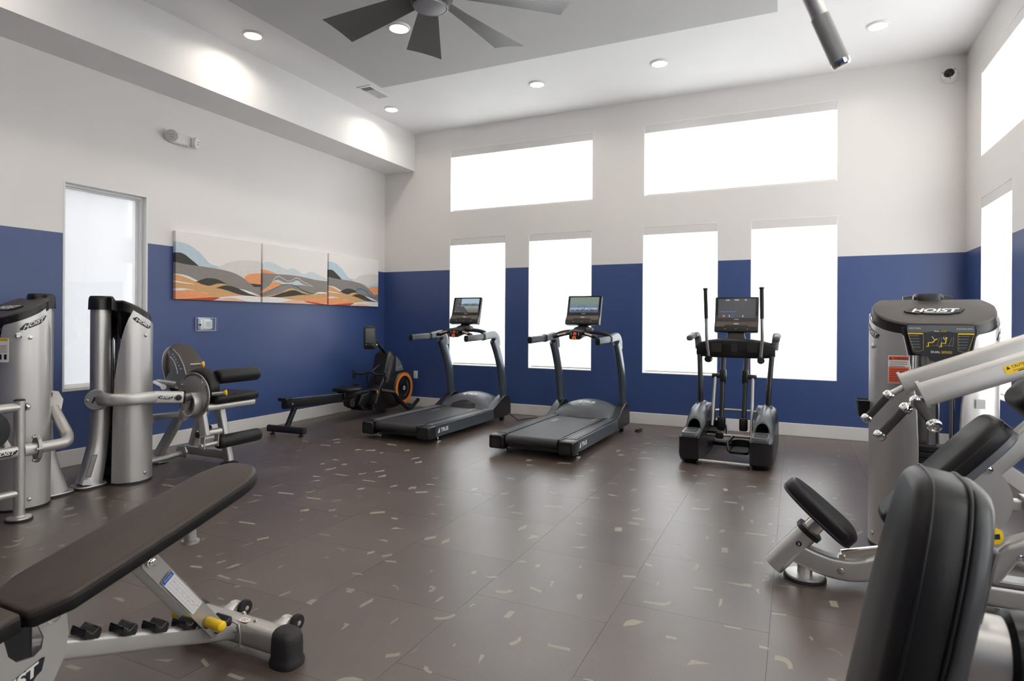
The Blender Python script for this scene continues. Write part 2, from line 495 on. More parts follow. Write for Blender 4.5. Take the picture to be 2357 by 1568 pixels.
# ------------------------------------------------------------------ room shell
D, L, R_, C, SOF, SX, BB = 7.651, 5.751, 1.603, 4.098, 3.544, -5.209, 0.145
Y0 = -2.6
T = 0.22
def wall_mesh(name, axis, plane, out, u0, u1, z0, z1, holes):
    """wall slab of thickness T whose room face is at 'plane'; holes = (ua, ub, za, zb)"""
    us = sorted({u0, u1, *[h[0] for h in holes], *[h[1] for h in holes]})
    zs = sorted({z0, z1, *[h[2] for h in holes], *[h[3] for h in holes]})
    m = MB()
    a, b = (plane, plane + out * T)
    idx = {}
    cell = lambda i, j: not any(h[0] - 1e-6 <= us[i] and us[i + 1] <= h[1] + 1e-6 and h[2] - 1e-6 <= zs[j] and zs[j + 1] <= h[3] + 1e-6 for h in holes)
    def P(u, z, d): return (u, d, z) if axis == 1 else (d, u, z)
    nu, nz = len(us) - 1, len(zs) - 1
    inside = lambda i, j: 0 <= i < nu and 0 <= j < nz and cell(i, j)
    for i in range(nu):
        for j in range(nz):
            if not cell(i, j): continue
            A, B_, c0, c1 = us[i], us[i + 1], zs[j], zs[j + 1]
            for d in (a, b): m.add([P(A, c0, d), P(B_, c0, d), P(B_, c1, d), P(A, c1, d)], [(0, 1, 2, 3)])
            if not inside(i - 1, j): m.add([P(A, c0, a), P(A, c1, a), P(A, c1, b), P(A, c0, b)], [(0, 1, 2, 3)])
            if not inside(i + 1, j): m.add([P(B_, c0, a), P(B_, c1, a), P(B_, c1, b), P(B_, c0, b)], [(0, 1, 2, 3)])
            if not inside(i, j - 1): m.add([P(A, c0, a), P(B_, c0, a), P(B_, c0, b), P(A, c0, b)], [(0, 1, 2, 3)])
            if not inside(i, j + 1): m.add([P(A, c1, a), P(B_, c1, a), P(B_, c1, b), P(A, c1, b)], [(0, 1, 2, 3)])
    o = m.build(name, 'wall', smooth=0)
    return struct(o)
ZL, ZH, UL_, UH = 0.645, 2.497, 2.885, 3.787
back_low = [(-4.585, -3.675), (-3.324, -2.417), (-1.748, -0.836), (-0.470, 0.434)]
back_up = [(-4.582, -2.409), (-1.740, 0.431)]
right_low = [(6.185, 7.095), (4.93, 5.84), (3.35, 4.26), (2.07, 2.98), (0.49, 1.40), (-0.79, 0.12)]  # last two are unseen, added to send more light to the left wall
right_up = [(4.93, 7.115), (2.07, 4.26), (-0.79, 1.40)]  # last one is unseen, added for the same extra light
LW = (3.105, 3.865, 0.655, 2.50)
wall_mesh('wall_back', 1, D, 1, -L - T, R_ + T, -0.02, C + 0.2, [(a, b, ZL, ZH) for a, b in back_low] + [(a, b, UL_, UH) for a, b in back_up])
wall_mesh('wall_left', 0, -L, -1, Y0 - T, D, -0.02, C + 0.2, [LW])
wall_mesh('wall_right', 0, R_, 1, Y0 - T, D, -0.02, C + 0.2, [(a, b, ZL, ZH) for a, b in right_low] + [(a, b, UL_, UH) for a, b in right_up])
wall_mesh('wall_front', 1, Y0, -1, -L, R_, -0.02, C + 0.2, [])

ceil = struct(MB().bx((-L - T, Y0 - T, C), (R_ + T, D + T, C + 0.2)).build('ceiling', 'ceiling_paint', smooth=0))
MB().bx((-L, Y0, SOF), (SX, D, C)).build('soffit', 'white_paint', ceil, smooth=0)
PZ = 3.815
MB().bx((-4.067, 1.18, PZ), (-0.135, 5.343, C)).build('dropped_panel', 'panel_paint', ceil, smooth=0)

# floor: base slab, staggered square tiles, printed chips
floor = struct(MB().bx((-L - T, Y0 - T, -0.2), (R_ + T, D + T, -0.004)).build('floor', 'floor_joint', smooth=0))
TP = 0.6372
tile_me = {}
def tile(x0, x1, y0, y1):
    k = (round(x1 - x0, 4), round(y1 - y0, 4)); g = 0.0006
    if k not in tile_me:
        m = MB().box((0, 0, -0.0022), (k[0] - 2 * g, k[1] - 2 * g, 0.0044))
        o = m.build('floor_tile', 'floor_vinyl', floor, smooth=0); tile_me[k] = o.data
    else:
        o = bpy.data.objects.new('floor_tile', tile_me[k]); col.objects.link(o); o.parent = floor
    o.location = ((x0 + x1) / 2, (y0 + y1) / 2, 0)
xi = 3
while True:
    x1 = -0.088 + TP * xi; x0 = x1 - TP
    if x1 <= -L: break
    xa, xb = max(x0, -L), min(x1, R_)
    if xa < xb:
        ph = 2.748 + 0.2124 * xi
        k = math.floor((Y0 - ph) / TP)
        while ph + k * TP < D:
            ya, yb = max(ph + k * TP, Y0), min(ph + (k + 1) * TP, D)
            if yb - ya > 0.01: tile(xa, xb, ya, yb)
            k += 1
    xi -= 1

def arc_chip(r, w, a0, a1, n=7):
    out = [(r * math.cos(a0 + (a1 - a0) * i / n), r * math.sin(a0 + (a1 - a0) * i / n)) for i in range(n + 1)]
    inn = [((r - w) * math.cos(a0 + (a1 - a0) * i / n), (r - w) * math.sin(a0 + (a1 - a0) * i / n)) for i in range(n, -1, -1)]
    return out + inn
def chip_shape(rg):
    k = rg.random()
    if k < 0.42:
        l, w = rg.uniform(0.035, 0.10), rg.uniform(0.008, 0.02); s = rg.uniform(-0.01, 0.01)
        return [(-l / 2, -w / 2), (l / 2 + s, -w / 2), (l / 2, w / 2), (-l / 2 - s, w / 2)]
    if k < 0.58:
        l, w = rg.uniform(0.02, 0.045), rg.uniform(0.02, 0.032)
        return [(-l / 2, -w / 2), (l / 2, -w / 2 + 0.004), (l / 2 + 0.004, w / 2), (-l / 2, w / 2)]
    if k < 0.72:
        l, w = rg.uniform(0.035, 0.09), rg.uniform(0.012, 0.03)
        return [(-l / 2, -w / 2), (l / 2, 0), (-l * 0.35, w / 2)]
    if k < 0.9:
        r = rg.uniform(0.03, 0.06)
        return arc_chip(r, rg.uniform(0.008, 0.018), 0, rg.uniform(0.7, 1.9))
    r = rg.uniform(0.02, 0.05); a = rg.uniform(1.0, 2.0)
    return [(r * math.cos(a * i / 8), r * math.sin(a * i / 8)) for i in range(9)]
CHIPS = [
    [(-4.522, 5.131), (-4.486, 5.204), (-4.451, 5.153), (-4.487, 5.081)],
    [(-4.763, 4.915), (-4.711, 4.941), (-4.672, 4.907), (-4.724, 4.881)],
    [(-4.457, 4.865), (-4.339, 4.874), (-4.301, 4.838), (-4.417, 4.828)],
    [(-3.866, 5.197), (-3.752, 5.21), (-3.717, 5.165), (-3.83, 5.152)],
    [(-4.4, 5.002), (-4.37, 5.07), (-4.338, 5.027), (-4.369, 4.96)],
    [(-3.87, 4.858), (-3.793, 4.914), (-3.758, 4.868), (-3.834, 4.813)],
    [(-3.519, 5.031), (-3.487, 5.07), (-3.451, 5.008), (-3.483, 4.969)],
    [(-3.672, 4.829), (-3.643, 4.844), (-3.617, 4.813), (-3.645, 4.798)],
    [(-2.264, 5.199), (-2.217, 5.223), (-2.198, 5.152), (-2.244, 5.129)],
    [(-2.184, 5.017), (-2.132, 5.024), (-2.115, 4.991), (-2.166, 4.984)],
    [(-4.464, 4.54), (-4.439, 4.581), (-4.413, 4.548), (-4.438, 4.507)],
    [(-4.266, 4.325), (-4.245, 4.346), (-4.218, 4.312), (-4.239, 4.292)],
    [(-3.888, 4.398), (-3.819, 4.403), (-3.794, 4.376), (-3.862, 4.372)],
    [(-3.683, 4.296), (-3.651, 4.326), (-3.625, 4.283), (-3.656, 4.254)],
    [(-3.863, 4.211), (-3.841, 4.251), (-3.815, 4.216), (-3.837, 4.177)],
    [(-3.254, 4.751), (-3.21, 4.824), (-3.184, 4.785), (-3.228, 4.713)],
    [(-3.135, 4.648), (-3.105, 4.712), (-3.069, 4.647), (-3.099, 4.585)],
    [(-4.086, 3.992), (-4.027, 3.998), (-4.004, 3.978), (-4.062, 3.972)],
    [(-3.509, 3.991), (-3.373, 4.005), (-3.346, 3.978), (-3.48, 3.964)],
    [(-3.625, 3.862), (-3.549, 3.876), (-3.524, 3.852), (-3.601, 3.838)],
    [(-3.51, 3.721), (-3.483, 3.788), (-3.461, 3.764), (-3.489, 3.699)],
    [(-3.128, 4.101), (-3.094, 4.162), (-3.062, 4.109), (-3.095, 4.049)],
    [(-3.175, 3.946), (-3.051, 3.951), (-3.028, 3.925), (-3.151, 3.92)],
    [(-3.251, 4.215), (-3.202, 4.283), (-3.182, 4.241), (-3.231, 4.175)],
    [(-3.51, 3.382), (-3.378, 3.405), (-3.348, 3.378), (-3.478, 3.356)],
    [(-2.639, 4.062), (-2.582, 4.094), (-2.563, 4.067), (-2.62, 4.036)],
    [(-2.85, 3.876), (-2.826, 3.945), (-2.807, 3.918), (-2.831, 3.85)],
    [(-3.039, 3.724), (-3.007, 3.77), (-2.978, 3.723), (-3.009, 3.677)],
    [(-2.587, 3.846), (-2.513, 3.899), (-2.49, 3.864), (-2.564, 3.811)],
    [(-3.229, 3.379), (-3.111, 3.394), (-3.08, 3.367), (-3.196, 3.352)],
    [(-2.398, 3.811), (-2.356, 3.826), (-2.338, 3.8), (-2.379, 3.786)],
    [(-2.254, 4.118), (-2.223, 4.15), (-2.199, 4.087), (-2.23, 4.055)],
    [(-2.174, 3.998), (-2.118, 4.01), (-2.104, 3.988), (-2.16, 3.976)],
    [(-1.995, 4.095), (-1.95, 4.137), (-1.938, 4.097), (-1.983, 4.055)],
    [(-2.149, 4.524), (-2.089, 4.542), (-2.065, 4.499), (-2.124, 4.482)],
    [(-2.694, 4.246), (-2.651, 4.263), (-2.635, 4.24), (-2.677, 4.223)],
    [(-3.042, 3.133), (-3.009, 3.181), (-2.98, 3.142), (-3.013, 3.094)],
    [(-2.872, 3.219), (-2.845, 3.26), (-2.82, 3.223), (-2.847, 3.183)],
    [(-2.588, 3.3), (-2.513, 3.363), (-2.487, 3.329), (-2.562, 3.266)],
    [(-2.399, 3.275), (-2.354, 3.286), (-2.329, 3.259), (-2.373, 3.247)],
    [(-1.802, 3.824), (-1.783, 3.884), (-1.773, 3.855), (-1.792, 3.795)],
    [(-1.74, 3.729), (-1.652, 3.735), (-1.641, 3.715), (-1.728, 3.708)],
    [(-2.608, 2.838), (-2.535, 2.844), (-2.517, 2.828), (-2.59, 2.822)],
    [(-1.559, 3.457), (-1.537, 3.537), (-1.517, 3.478), (-1.539, 3.401)],
    [(-1.991, 3.056), (-1.948, 3.112), (-1.929, 3.076), (-1.971, 3.021)],
    [(-1.87, 3.052), (-1.854, 3.116), (-1.83, 3.068), (-1.846, 3.005)],
    [(-2.152, 2.726), (-2.134, 2.767), (-2.115, 2.737), (-2.133, 2.696)],
    [(-2.053, 2.726), (-2.019, 2.771), (-2.002, 2.744), (-2.036, 2.7)],
    [(-2.0, 2.678), (-1.936, 2.692), (-1.92, 2.674), (-1.983, 2.659)],
    [(-2.051, 2.472), (-1.996, 2.485), (-1.982, 2.471), (-2.037, 2.458)],
    [(-1.506, 2.754), (-1.487, 2.772), (-1.473, 2.739), (-1.492, 2.721)],
    [(-1.704, 2.664), (-1.698, 2.685), (-1.69, 2.668), (-1.695, 2.647)],
    [(-2.191, 2.121), (-2.177, 2.18), (-2.164, 2.165), (-2.178, 2.107)],
    [(-1.784, 2.211), (-1.774, 2.293), (-1.756, 2.26), (-1.767, 2.179)],
    [(-2.447, 2.361), (-2.444, 2.393), (-2.427, 2.373), (-2.43, 2.341)],
    [(-2.268, 3.082), (-2.257, 3.132), (-2.196, 3.126)],
    [(-2.225, 2.905), (-2.197, 2.927), (-2.163, 2.919), (-2.147, 2.907), (-2.171, 2.903)],
    [(-2.23, 3.452), (-2.195, 3.469), (-2.162, 3.459), (-2.15, 3.449), (-2.186, 3.442)],
    [(-2.272, 3.627), (-2.26, 3.673), (-2.203, 3.669)],
    [(-1.435, 3.294), (-1.433, 3.382), (-1.393, 3.386), (-1.382, 3.36)],
    [(-1.965, 2.322), (-1.943, 2.32), (-1.909, 2.328), (-1.902, 2.283), (-1.935, 2.283), (-1.935, 2.302)],
    [(-2.02, 2.113), (-2.024, 2.154), (-1.994, 2.168), (-1.993, 2.138), (-1.985, 2.112)],
    [(-1.494, 2.373), (-1.498, 2.42), (-1.494, 2.454), (-1.482, 2.434), (-1.483, 2.396)],
    [(-1.419, 2.725), (-1.356, 2.757), (-1.358, 2.736), (-1.386, 2.723)],
    [(-1.294, 2.591), (-1.294, 2.62), (-1.269, 2.618), (-1.248, 2.629), (-1.238, 2.647), (-1.215, 2.64), (-1.222, 2.618), (-1.246, 2.595), (-1.269, 2.587)],
    [(-1.355, 2.958), (-1.33, 2.995), (-1.292, 2.991)],
    [(-2.552, 2.461), (-2.547, 2.516), (-2.542, 2.483)],
    [(-2.349, 2.703), (-2.287, 2.705), (-2.289, 2.668), (-2.299, 2.691), (-2.338, 2.695)],
    [(-2.891, 2.958), (-2.899, 3.015), (-2.872, 2.967)],
    [(-2.892, 3.545), (-2.894, 3.597), (-2.873, 3.548)],
    [(-2.966, 3.367), (-2.968, 3.378), (-2.969, 3.389), (-2.966, 3.399), (-2.96, 3.408), (-2.952, 3.417), (-2.94, 3.424), (-2.959, 3.445), (-2.97, 3.437), (-2.979, 3.429), (-2.985, 3.419), (-2.988, 3.408), (-2.988, 3.395), (-2.984, 3.381)],
    [(-3.312, 3.46), (-3.296, 3.465), (-3.285, 3.472), (-3.279, 3.484), (-3.277, 3.498), (-3.281, 3.516), (-3.289, 3.538), (-3.308, 3.551), (-3.301, 3.532), (-3.297, 3.516), (-3.299, 3.502), (-3.305, 3.492), (-3.315, 3.485), (-3.331, 3.48)],
    [(-3.308, 4.06), (-3.294, 4.067), (-3.284, 4.076), (-3.277, 4.088), (-3.274, 4.101), (-3.276, 4.117), (-3.281, 4.135), (-3.303, 4.153), (-3.298, 4.139), (-3.297, 4.125), (-3.3, 4.113), (-3.306, 4.102), (-3.316, 4.093), (-3.329, 4.086)],
    [(-3.649, 4.05), (-3.638, 4.064), (-3.63, 4.08), (-3.625, 4.097), (-3.624, 4.115), (-3.626, 4.135), (-3.632, 4.157), (-3.657, 4.18), (-3.652, 4.159), (-3.65, 4.14), (-3.651, 4.122), (-3.655, 4.106), (-3.663, 4.09), (-3.674, 4.076)],
    [(-1.774, 2.435), (-1.761, 2.435), (-1.75, 2.433), (-1.741, 2.428), (-1.735, 2.423), (-1.73, 2.416), (-1.726, 2.407), (-1.718, 2.403), (-1.724, 2.416), (-1.732, 2.428), (-1.743, 2.437), (-1.754, 2.443), (-1.767, 2.445), (-1.78, 2.446)],
    [(-1.599, 2.495), (-1.585, 2.498), (-1.576, 2.497), (-1.578, 2.5), (-1.578, 2.498), (-1.579, 2.485), (-1.585, 2.468), (-1.569, 2.451), (-1.563, 2.469), (-1.562, 2.485), (-1.567, 2.503), (-1.582, 2.517), (-1.596, 2.519), (-1.611, 2.516)],
    [(-2.759, 3.13), (-2.746, 3.135), (-2.737, 3.138), (-2.734, 3.137), (-2.74, 3.144), (-2.74, 3.137), (-2.742, 3.125), (-2.727, 3.111), (-2.725, 3.123), (-2.726, 3.134), (-2.74, 3.151), (-2.75, 3.154), (-2.76, 3.152), (-2.773, 3.146)],
    [(-2.76, 3.714), (-2.749, 3.72), (-2.74, 3.722), (-2.735, 3.721), (-2.743, 3.731), (-2.743, 3.728), (-2.744, 3.718), (-2.729, 3.701), (-2.728, 3.712), (-2.73, 3.722), (-2.745, 3.74), (-2.753, 3.741), (-2.763, 3.739), (-2.775, 3.733)],
    [(-2.663, 3.881), (-2.665, 3.883), (-2.665, 3.882), (-2.665, 3.889), (-2.66, 3.898), (-2.649, 3.905), (-2.632, 3.911), (-2.662, 3.958), (-2.68, 3.952), (-2.693, 3.943), (-2.699, 3.932), (-2.698, 3.914), (-2.685, 3.885), (-2.662, 3.856)],
    [(-3.921, 4.77), (-3.926, 4.777), (-3.93, 4.786), (-3.929, 4.797), (-3.924, 4.806), (-3.912, 4.811), (-3.894, 4.814), (-3.932, 4.864), (-3.952, 4.861), (-3.965, 4.855), (-3.971, 4.844), (-3.971, 4.829), (-3.962, 4.806), (-3.942, 4.775)],
    [(-3.485, 4.443), (-3.479, 4.454), (-3.472, 4.461), (-3.462, 4.464), (-3.45, 4.463), (-3.436, 4.457), (-3.421, 4.449), (-3.435, 4.474), (-3.454, 4.484), (-3.469, 4.49), (-3.483, 4.492), (-3.493, 4.489), (-3.502, 4.481), (-3.508, 4.469)],
    [(-1.636, 6.756), (-1.589, 6.743), (-1.575, 6.7), (-1.622, 6.712)],
    [(-1.53, 6.809), (-1.447, 6.83), (-1.435, 6.785), (-1.517, 6.765)],
    [(-1.292, 7.022), (-1.192, 7.05), (-1.18, 6.997), (-1.28, 6.969)],
    [(-1.45, 6.456), (-1.386, 6.488), (-1.376, 6.448), (-1.44, 6.416)],
    [(-1.617, 5.98), (-1.584, 6.008), (-1.571, 5.933), (-1.603, 5.906)],
    [(-1.559, 5.788), (-1.496, 5.798), (-1.484, 5.761), (-1.547, 5.751)],
    [(-1.333, 5.749), (-1.212, 5.778), (-1.201, 5.738), (-1.32, 5.709)],
    [(-1.381, 6.006), (-1.323, 6.029), (-1.313, 5.989), (-1.37, 5.966)],
    [(-1.206, 6.341), (-1.182, 6.347), (-1.176, 6.29), (-1.199, 6.284)],
    [(-1.772, 5.593), (-1.733, 5.607), (-1.718, 5.567), (-1.758, 5.553)],
    [(-1.962, 5.221), (-1.845, 5.241), (-1.828, 5.202), (-1.944, 5.182)],
    [(-2.252, 5.205), (-2.214, 5.229), (-2.193, 5.16), (-2.231, 5.136)],
    [(-2.187, 5.011), (-2.128, 5.026), (-2.111, 4.993), (-2.17, 4.978)],
    [(-1.614, 5.08), (-1.579, 5.111), (-1.567, 5.048), (-1.602, 5.017)],
    [(-1.13, 5.207), (-1.091, 5.218), (-1.084, 5.192), (-1.122, 5.182)],
    [(-1.749, 4.697), (-1.668, 4.706), (-1.653, 4.671), (-1.733, 4.662)],
    [(-0.921, 5.405), (-0.854, 5.417), (-0.848, 5.39), (-0.915, 5.378)],
    [(-1.665, 4.842), (-1.596, 4.885), (-1.588, 4.844), (-1.657, 4.802)],
    [(-1.348, 4.741), (-1.275, 4.748), (-1.266, 4.723), (-1.339, 4.716)],
    [(-1.812, 4.469), (-1.76, 4.488), (-1.751, 4.467), (-1.802, 4.449)],
    [(-0.713, 5.06), (-0.637, 5.072), (-0.631, 5.042), (-0.706, 5.03)],
    [(-0.672, 5.382), (-0.607, 5.389), (-0.599, 5.344), (-0.664, 5.337)],
    [(-1.136, 4.649), (-1.103, 4.672), (-1.092, 4.603), (-1.125, 4.58)],
    [(-0.494, 4.973), (-0.463, 4.988), (-0.454, 4.911), (-0.485, 4.895)],
    [(-1.369, 4.298), (-1.294, 4.316), (-1.282, 4.285), (-1.356, 4.267)],
    [(-0.454, 4.63), (-0.368, 4.639), (-0.362, 4.604), (-0.447, 4.594)],
    [(-0.966, 3.972), (-0.895, 3.987), (-0.884, 3.955), (-0.955, 3.94)],
    [(-0.969, 3.881), (-0.898, 3.877), (-0.888, 3.841), (-0.958, 3.844)],
    [(-1.209, 3.885), (-1.206, 3.886), (-1.189, 3.845), (-1.192, 3.843)],
    [(-0.327, 4.548), (-0.315, 4.554), (-0.312, 4.456), (-0.324, 4.45)],
    [(-0.256, 4.272), (-0.238, 4.28), (-0.232, 4.206), (-0.25, 4.197)],
    [(-0.269, 4.004), (-0.145, 4.017), (-0.142, 3.987), (-0.265, 3.974)],
    [(-0.831, 3.607), (-0.752, 3.605), (-0.748, 3.59), (-0.826, 3.592)],
    [(-0.373, 3.67), (-0.34, 3.683), (-0.33, 3.606), (-0.363, 3.594)],
    [(-0.789, 3.05), (-0.726, 3.068), (-0.718, 3.045), (-0.78, 3.027)],
    [(-0.724, 3.257), (-0.68, 3.246), (-0.673, 3.22), (-0.716, 3.231)],
    [(-0.443, 3.07), (-0.353, 3.078), (-0.348, 3.058), (-0.438, 3.049)],
    [(-1.167, 2.724), (-1.098, 2.706), (-1.085, 2.681), (-1.153, 2.699)],
    [(-1.241, 2.978), (-1.222, 2.993), (-1.212, 2.959), (-1.231, 2.945)],
    [(-1.024, 3.061), (-1.014, 3.069), (-1.009, 3.046), (-1.019, 3.038)],
    [(-1.017, 3.734), (-0.976, 3.754), (-0.961, 3.681), (-1.001, 3.661)],
    [(-0.778, 5.29), (-0.74, 5.293), (-0.735, 5.267), (-0.772, 5.265)],
    [(-0.179, 5.47), (-0.137, 5.491), (-0.136, 5.457), (-0.177, 5.436)],
    [(-0.193, 3.531), (-0.144, 3.539), (-0.142, 3.52), (-0.191, 3.513)],
    [(-1.312, 5.222), (-1.295, 5.274), (-1.241, 5.275), (-1.265, 5.232)],
    [(-1.256, 4.404), (-1.255, 4.446), (-1.167, 4.403), (-1.211, 4.394)],
    [(-0.83, 4.358), (-0.806, 4.376), (-0.792, 4.297), (-0.762, 4.262), (-0.779, 4.232), (-0.808, 4.262)],
    [(-0.644, 4.364), (-0.567, 4.374), (-0.527, 4.405), (-0.516, 4.399), (-0.542, 4.351), (-0.636, 4.335)],
    [(-1.583, 3.932), (-1.573, 3.97), (-1.464, 3.99), (-1.458, 3.97), (-1.552, 3.938)],
    [(-1.153, 3.304), (-1.115, 3.32), (-1.081, 3.348), (-1.092, 3.3)],
    [(-1.206, 3.524), (-1.171, 3.526), (-1.125, 3.527), (-1.156, 3.504)],
    [(-0.473, 3.257), (-0.471, 3.382), (-0.453, 3.354), (-0.45, 3.315), (-0.459, 3.279)],
    [(-0.165, 3.171), (-0.147, 3.18), (-0.145, 3.114)],
    [(-0.327, 3.194), (-0.221, 3.203), (-0.219, 3.216), (-0.184, 3.221), (-0.184, 3.184), (-0.242, 3.183)],
    [(-0.66, 3.009), (-0.609, 3.014), (-0.614, 3.048), (-0.601, 3.051), (-0.6, 3.001)],
    [(-0.63, 2.812), (-0.565, 2.824), (-0.537, 2.832), (-0.521, 2.857), (-0.504, 2.86), (-0.51, 2.824), (-0.545, 2.797), (-0.623, 2.793)],
    [(-0.93, 2.739), (-0.905, 2.757), (-0.895, 2.701), (-0.906, 2.694), (-0.921, 2.711)],
    [(-1.097, 2.814), (-1.077, 2.831), (-1.069, 2.765), (-1.08, 2.764), (-1.083, 2.8)],
    [(-0.305, 2.896), (-0.31, 2.988), (-0.298, 2.996), (-0.295, 2.933)],
    [(-0.57, 3.45), (-0.54, 3.45), (-0.488, 3.458), (-0.525, 3.43)],
    [(-0.48, 3.811), (-0.464, 3.825), (-0.46, 3.759)],
    [(-0.674, 4.553), (-0.628, 4.57), (-0.624, 4.596), (-0.616, 4.6), (-0.614, 4.553)],
    [(-0.417, 3.937), (-0.403, 3.993), (-0.385, 3.993), (-0.383, 3.954), (-0.403, 3.927)],
    [(-1.431, 3.296), (-1.429, 3.383), (-1.389, 3.382), (-1.416, 3.344)],
    [(-0.37, 4.818), (-0.346, 4.757), (-0.365, 4.767)],
    [(-0.153, 4.225), (-0.119, 4.275), (-0.116, 4.239), (-0.133, 4.207)],
    [(-1.731, 6.139), (-1.703, 6.191), (-1.706, 6.115)],
    [(-1.353, 6.615), (-1.311, 6.663), (-1.316, 6.58)],
    [(-0.141, 3.281), (-0.124, 3.295), (-0.112, 3.308), (-0.106, 3.324), (-0.107, 3.346), (-0.114, 3.358), (-0.127, 3.366), (-0.129, 3.346), (-0.117, 3.338), (-0.112, 3.331), (-0.112, 3.333), (-0.115, 3.326), (-0.126, 3.314), (-0.142, 3.3)],
    [(-0.634, 3.643), (-0.627, 3.628), (-0.619, 3.617), (-0.611, 3.611), (-0.602, 3.608), (-0.593, 3.61), (-0.584, 3.616), (-0.587, 3.633), (-0.596, 3.628), (-0.604, 3.627), (-0.612, 3.629), (-0.619, 3.634), (-0.625, 3.643), (-0.631, 3.655)],
    [(-1.422, 4.469), (-1.408, 4.467), (-1.395, 4.467), (-1.384, 4.47), (-1.376, 4.477), (-1.369, 4.486), (-1.365, 4.498), (-1.373, 4.516), (-1.377, 4.505), (-1.383, 4.497), (-1.391, 4.491), (-1.401, 4.488), (-1.413, 4.487), (-1.428, 4.489)],
    [(-0.873, 4.615), (-0.866, 4.619), (-0.859, 4.62), (-0.852, 4.619), (-0.845, 4.615), (-0.838, 4.609), (-0.83, 4.6), (-0.83, 4.627), (-0.839, 4.637), (-0.848, 4.645), (-0.856, 4.649), (-0.864, 4.651), (-0.872, 4.649), (-0.879, 4.645)],
    [(-0.334, 5.108), (-0.321, 5.118), (-0.309, 5.124), (-0.296, 5.127), (-0.285, 5.125), (-0.273, 5.119), (-0.262, 5.109), (-0.261, 5.136), (-0.273, 5.146), (-0.285, 5.152), (-0.297, 5.154), (-0.31, 5.152), (-0.323, 5.146), (-0.336, 5.135)],
    [(-0.966, 4.796), (-0.951, 4.802), (-0.938, 4.806), (-0.926, 4.809), (-0.914, 4.809), (-0.904, 4.807), (-0.895, 4.803), (-0.898, 4.829), (-0.908, 4.833), (-0.918, 4.835), (-0.93, 4.835), (-0.943, 4.832), (-0.956, 4.828), (-0.971, 4.822)],
    [(-1.005, 4.108), (-0.99, 4.107), (-0.979, 4.111), (-0.97, 4.12), (-0.965, 4.135), (-0.963, 4.156), (-0.965, 4.184), (-0.977, 4.191), (-0.976, 4.175), (-0.977, 4.162), (-0.981, 4.152), (-0.987, 4.145), (-0.997, 4.142), (-1.011, 4.143)],
    [(-1.271, 3.715), (-1.262, 3.704), (-1.254, 3.696), (-1.246, 3.692), (-1.237, 3.69), (-1.229, 3.692), (-1.22, 3.697), (-1.227, 3.717), (-1.235, 3.712), (-1.243, 3.711), (-1.251, 3.712), (-1.257, 3.715), (-1.264, 3.721), (-1.269, 3.729)],
    [(-0.241, 4.928), (-0.232, 4.937), (-0.223, 4.941), (-0.216, 4.941), (-0.209, 4.936), (-0.202, 4.928), (-0.197, 4.915), (-0.193, 4.938), (-0.2, 4.954), (-0.207, 4.964), (-0.216, 4.97), (-0.224, 4.97), (-0.234, 4.966), (-0.243, 4.956)],
    [(-1.708, 5.214), (-1.709, 5.224), (-1.709, 5.233), (-1.707, 5.241), (-1.702, 5.248), (-1.694, 5.251), (-1.684, 5.253), (-1.694, 5.289), (-1.705, 5.288), (-1.714, 5.284), (-1.72, 5.276), (-1.723, 5.265), (-1.724, 5.249), (-1.721, 5.227)],
    [(-1.685, 4.292), (-1.671, 4.271), (-1.658, 4.256), (-1.645, 4.249), (-1.632, 4.246), (-1.619, 4.248), (-1.606, 4.254), (-1.62, 4.292), (-1.633, 4.286), (-1.646, 4.285), (-1.657, 4.287), (-1.666, 4.293), (-1.674, 4.301), (-1.68, 4.311)],
    [(-1.788, 2.208), (-1.771, 2.297), (-1.753, 2.259), (-1.77, 2.173)],
    [(-1.562, 2.135), (-1.561, 2.191), (-1.552, 2.171), (-1.554, 2.117)],
    [(-1.429, 1.927), (-1.387, 1.96), (-1.377, 1.938), (-1.419, 1.905)],
    [(-1.347, 1.981), (-1.346, 2.023), (-1.344, 2.019), (-1.345, 1.977)],
    [(-0.894, 2.272), (-0.8, 2.277), (-0.791, 2.258), (-0.884, 2.253)],
    [(-1.149, 2.389), (-1.148, 2.456), (-1.121, 2.456), (-1.122, 2.388)],
    [(-1.1, 2.083), (-1.081, 2.087), (-1.076, 2.025)],
    [(-1.488, 1.706), (-1.475, 1.736), (-1.446, 1.754), (-1.404, 1.756), (-1.402, 1.747)],
    [(-1.715, 1.994), (-1.725, 2.035), (-1.737, 2.038), (-1.739, 2.05), (-1.71, 2.05), (-1.708, 2.004)],
    [(-1.244, 1.905), (-1.251, 1.923), (-1.237, 1.925), (-1.221, 1.907), (-1.202, 1.904), (-1.203, 1.891), (-1.226, 1.894)],
    [(-1.227, 2.086), (-1.23, 2.109), (-1.225, 2.113), (-1.219, 2.088)],
    [(-1.331, 2.41), (-1.329, 2.441), (-1.308, 2.438), (-1.322, 2.428), (-1.321, 2.409)],
    [(-1.411, 2.241), (-1.392, 2.246), (-1.376, 2.254), (-1.363, 2.264), (-1.354, 2.277), (-1.348, 2.293), (-1.345, 2.312), (-1.359, 2.324), (-1.362, 2.308), (-1.368, 2.294), (-1.376, 2.282), (-1.388, 2.272), (-1.403, 2.265), (-1.421, 2.26)],
    [(-1.022, 2.191), (-1.012, 2.203), (-1.005, 2.215), (-1.001, 2.228), (-1.0, 2.243), (-1.004, 2.259), (-1.011, 2.274), (-1.02, 2.263), (-1.017, 2.257), (-1.016, 2.251), (-1.016, 2.243), (-1.019, 2.233), (-1.025, 2.222), (-1.034, 2.211)],
    [(-0.789, 3.05), (-0.725, 3.062), (-0.719, 3.046), (-0.782, 3.034)],
    [(-0.476, 2.543), (-0.433, 2.547), (-0.427, 2.526), (-0.47, 2.521)],
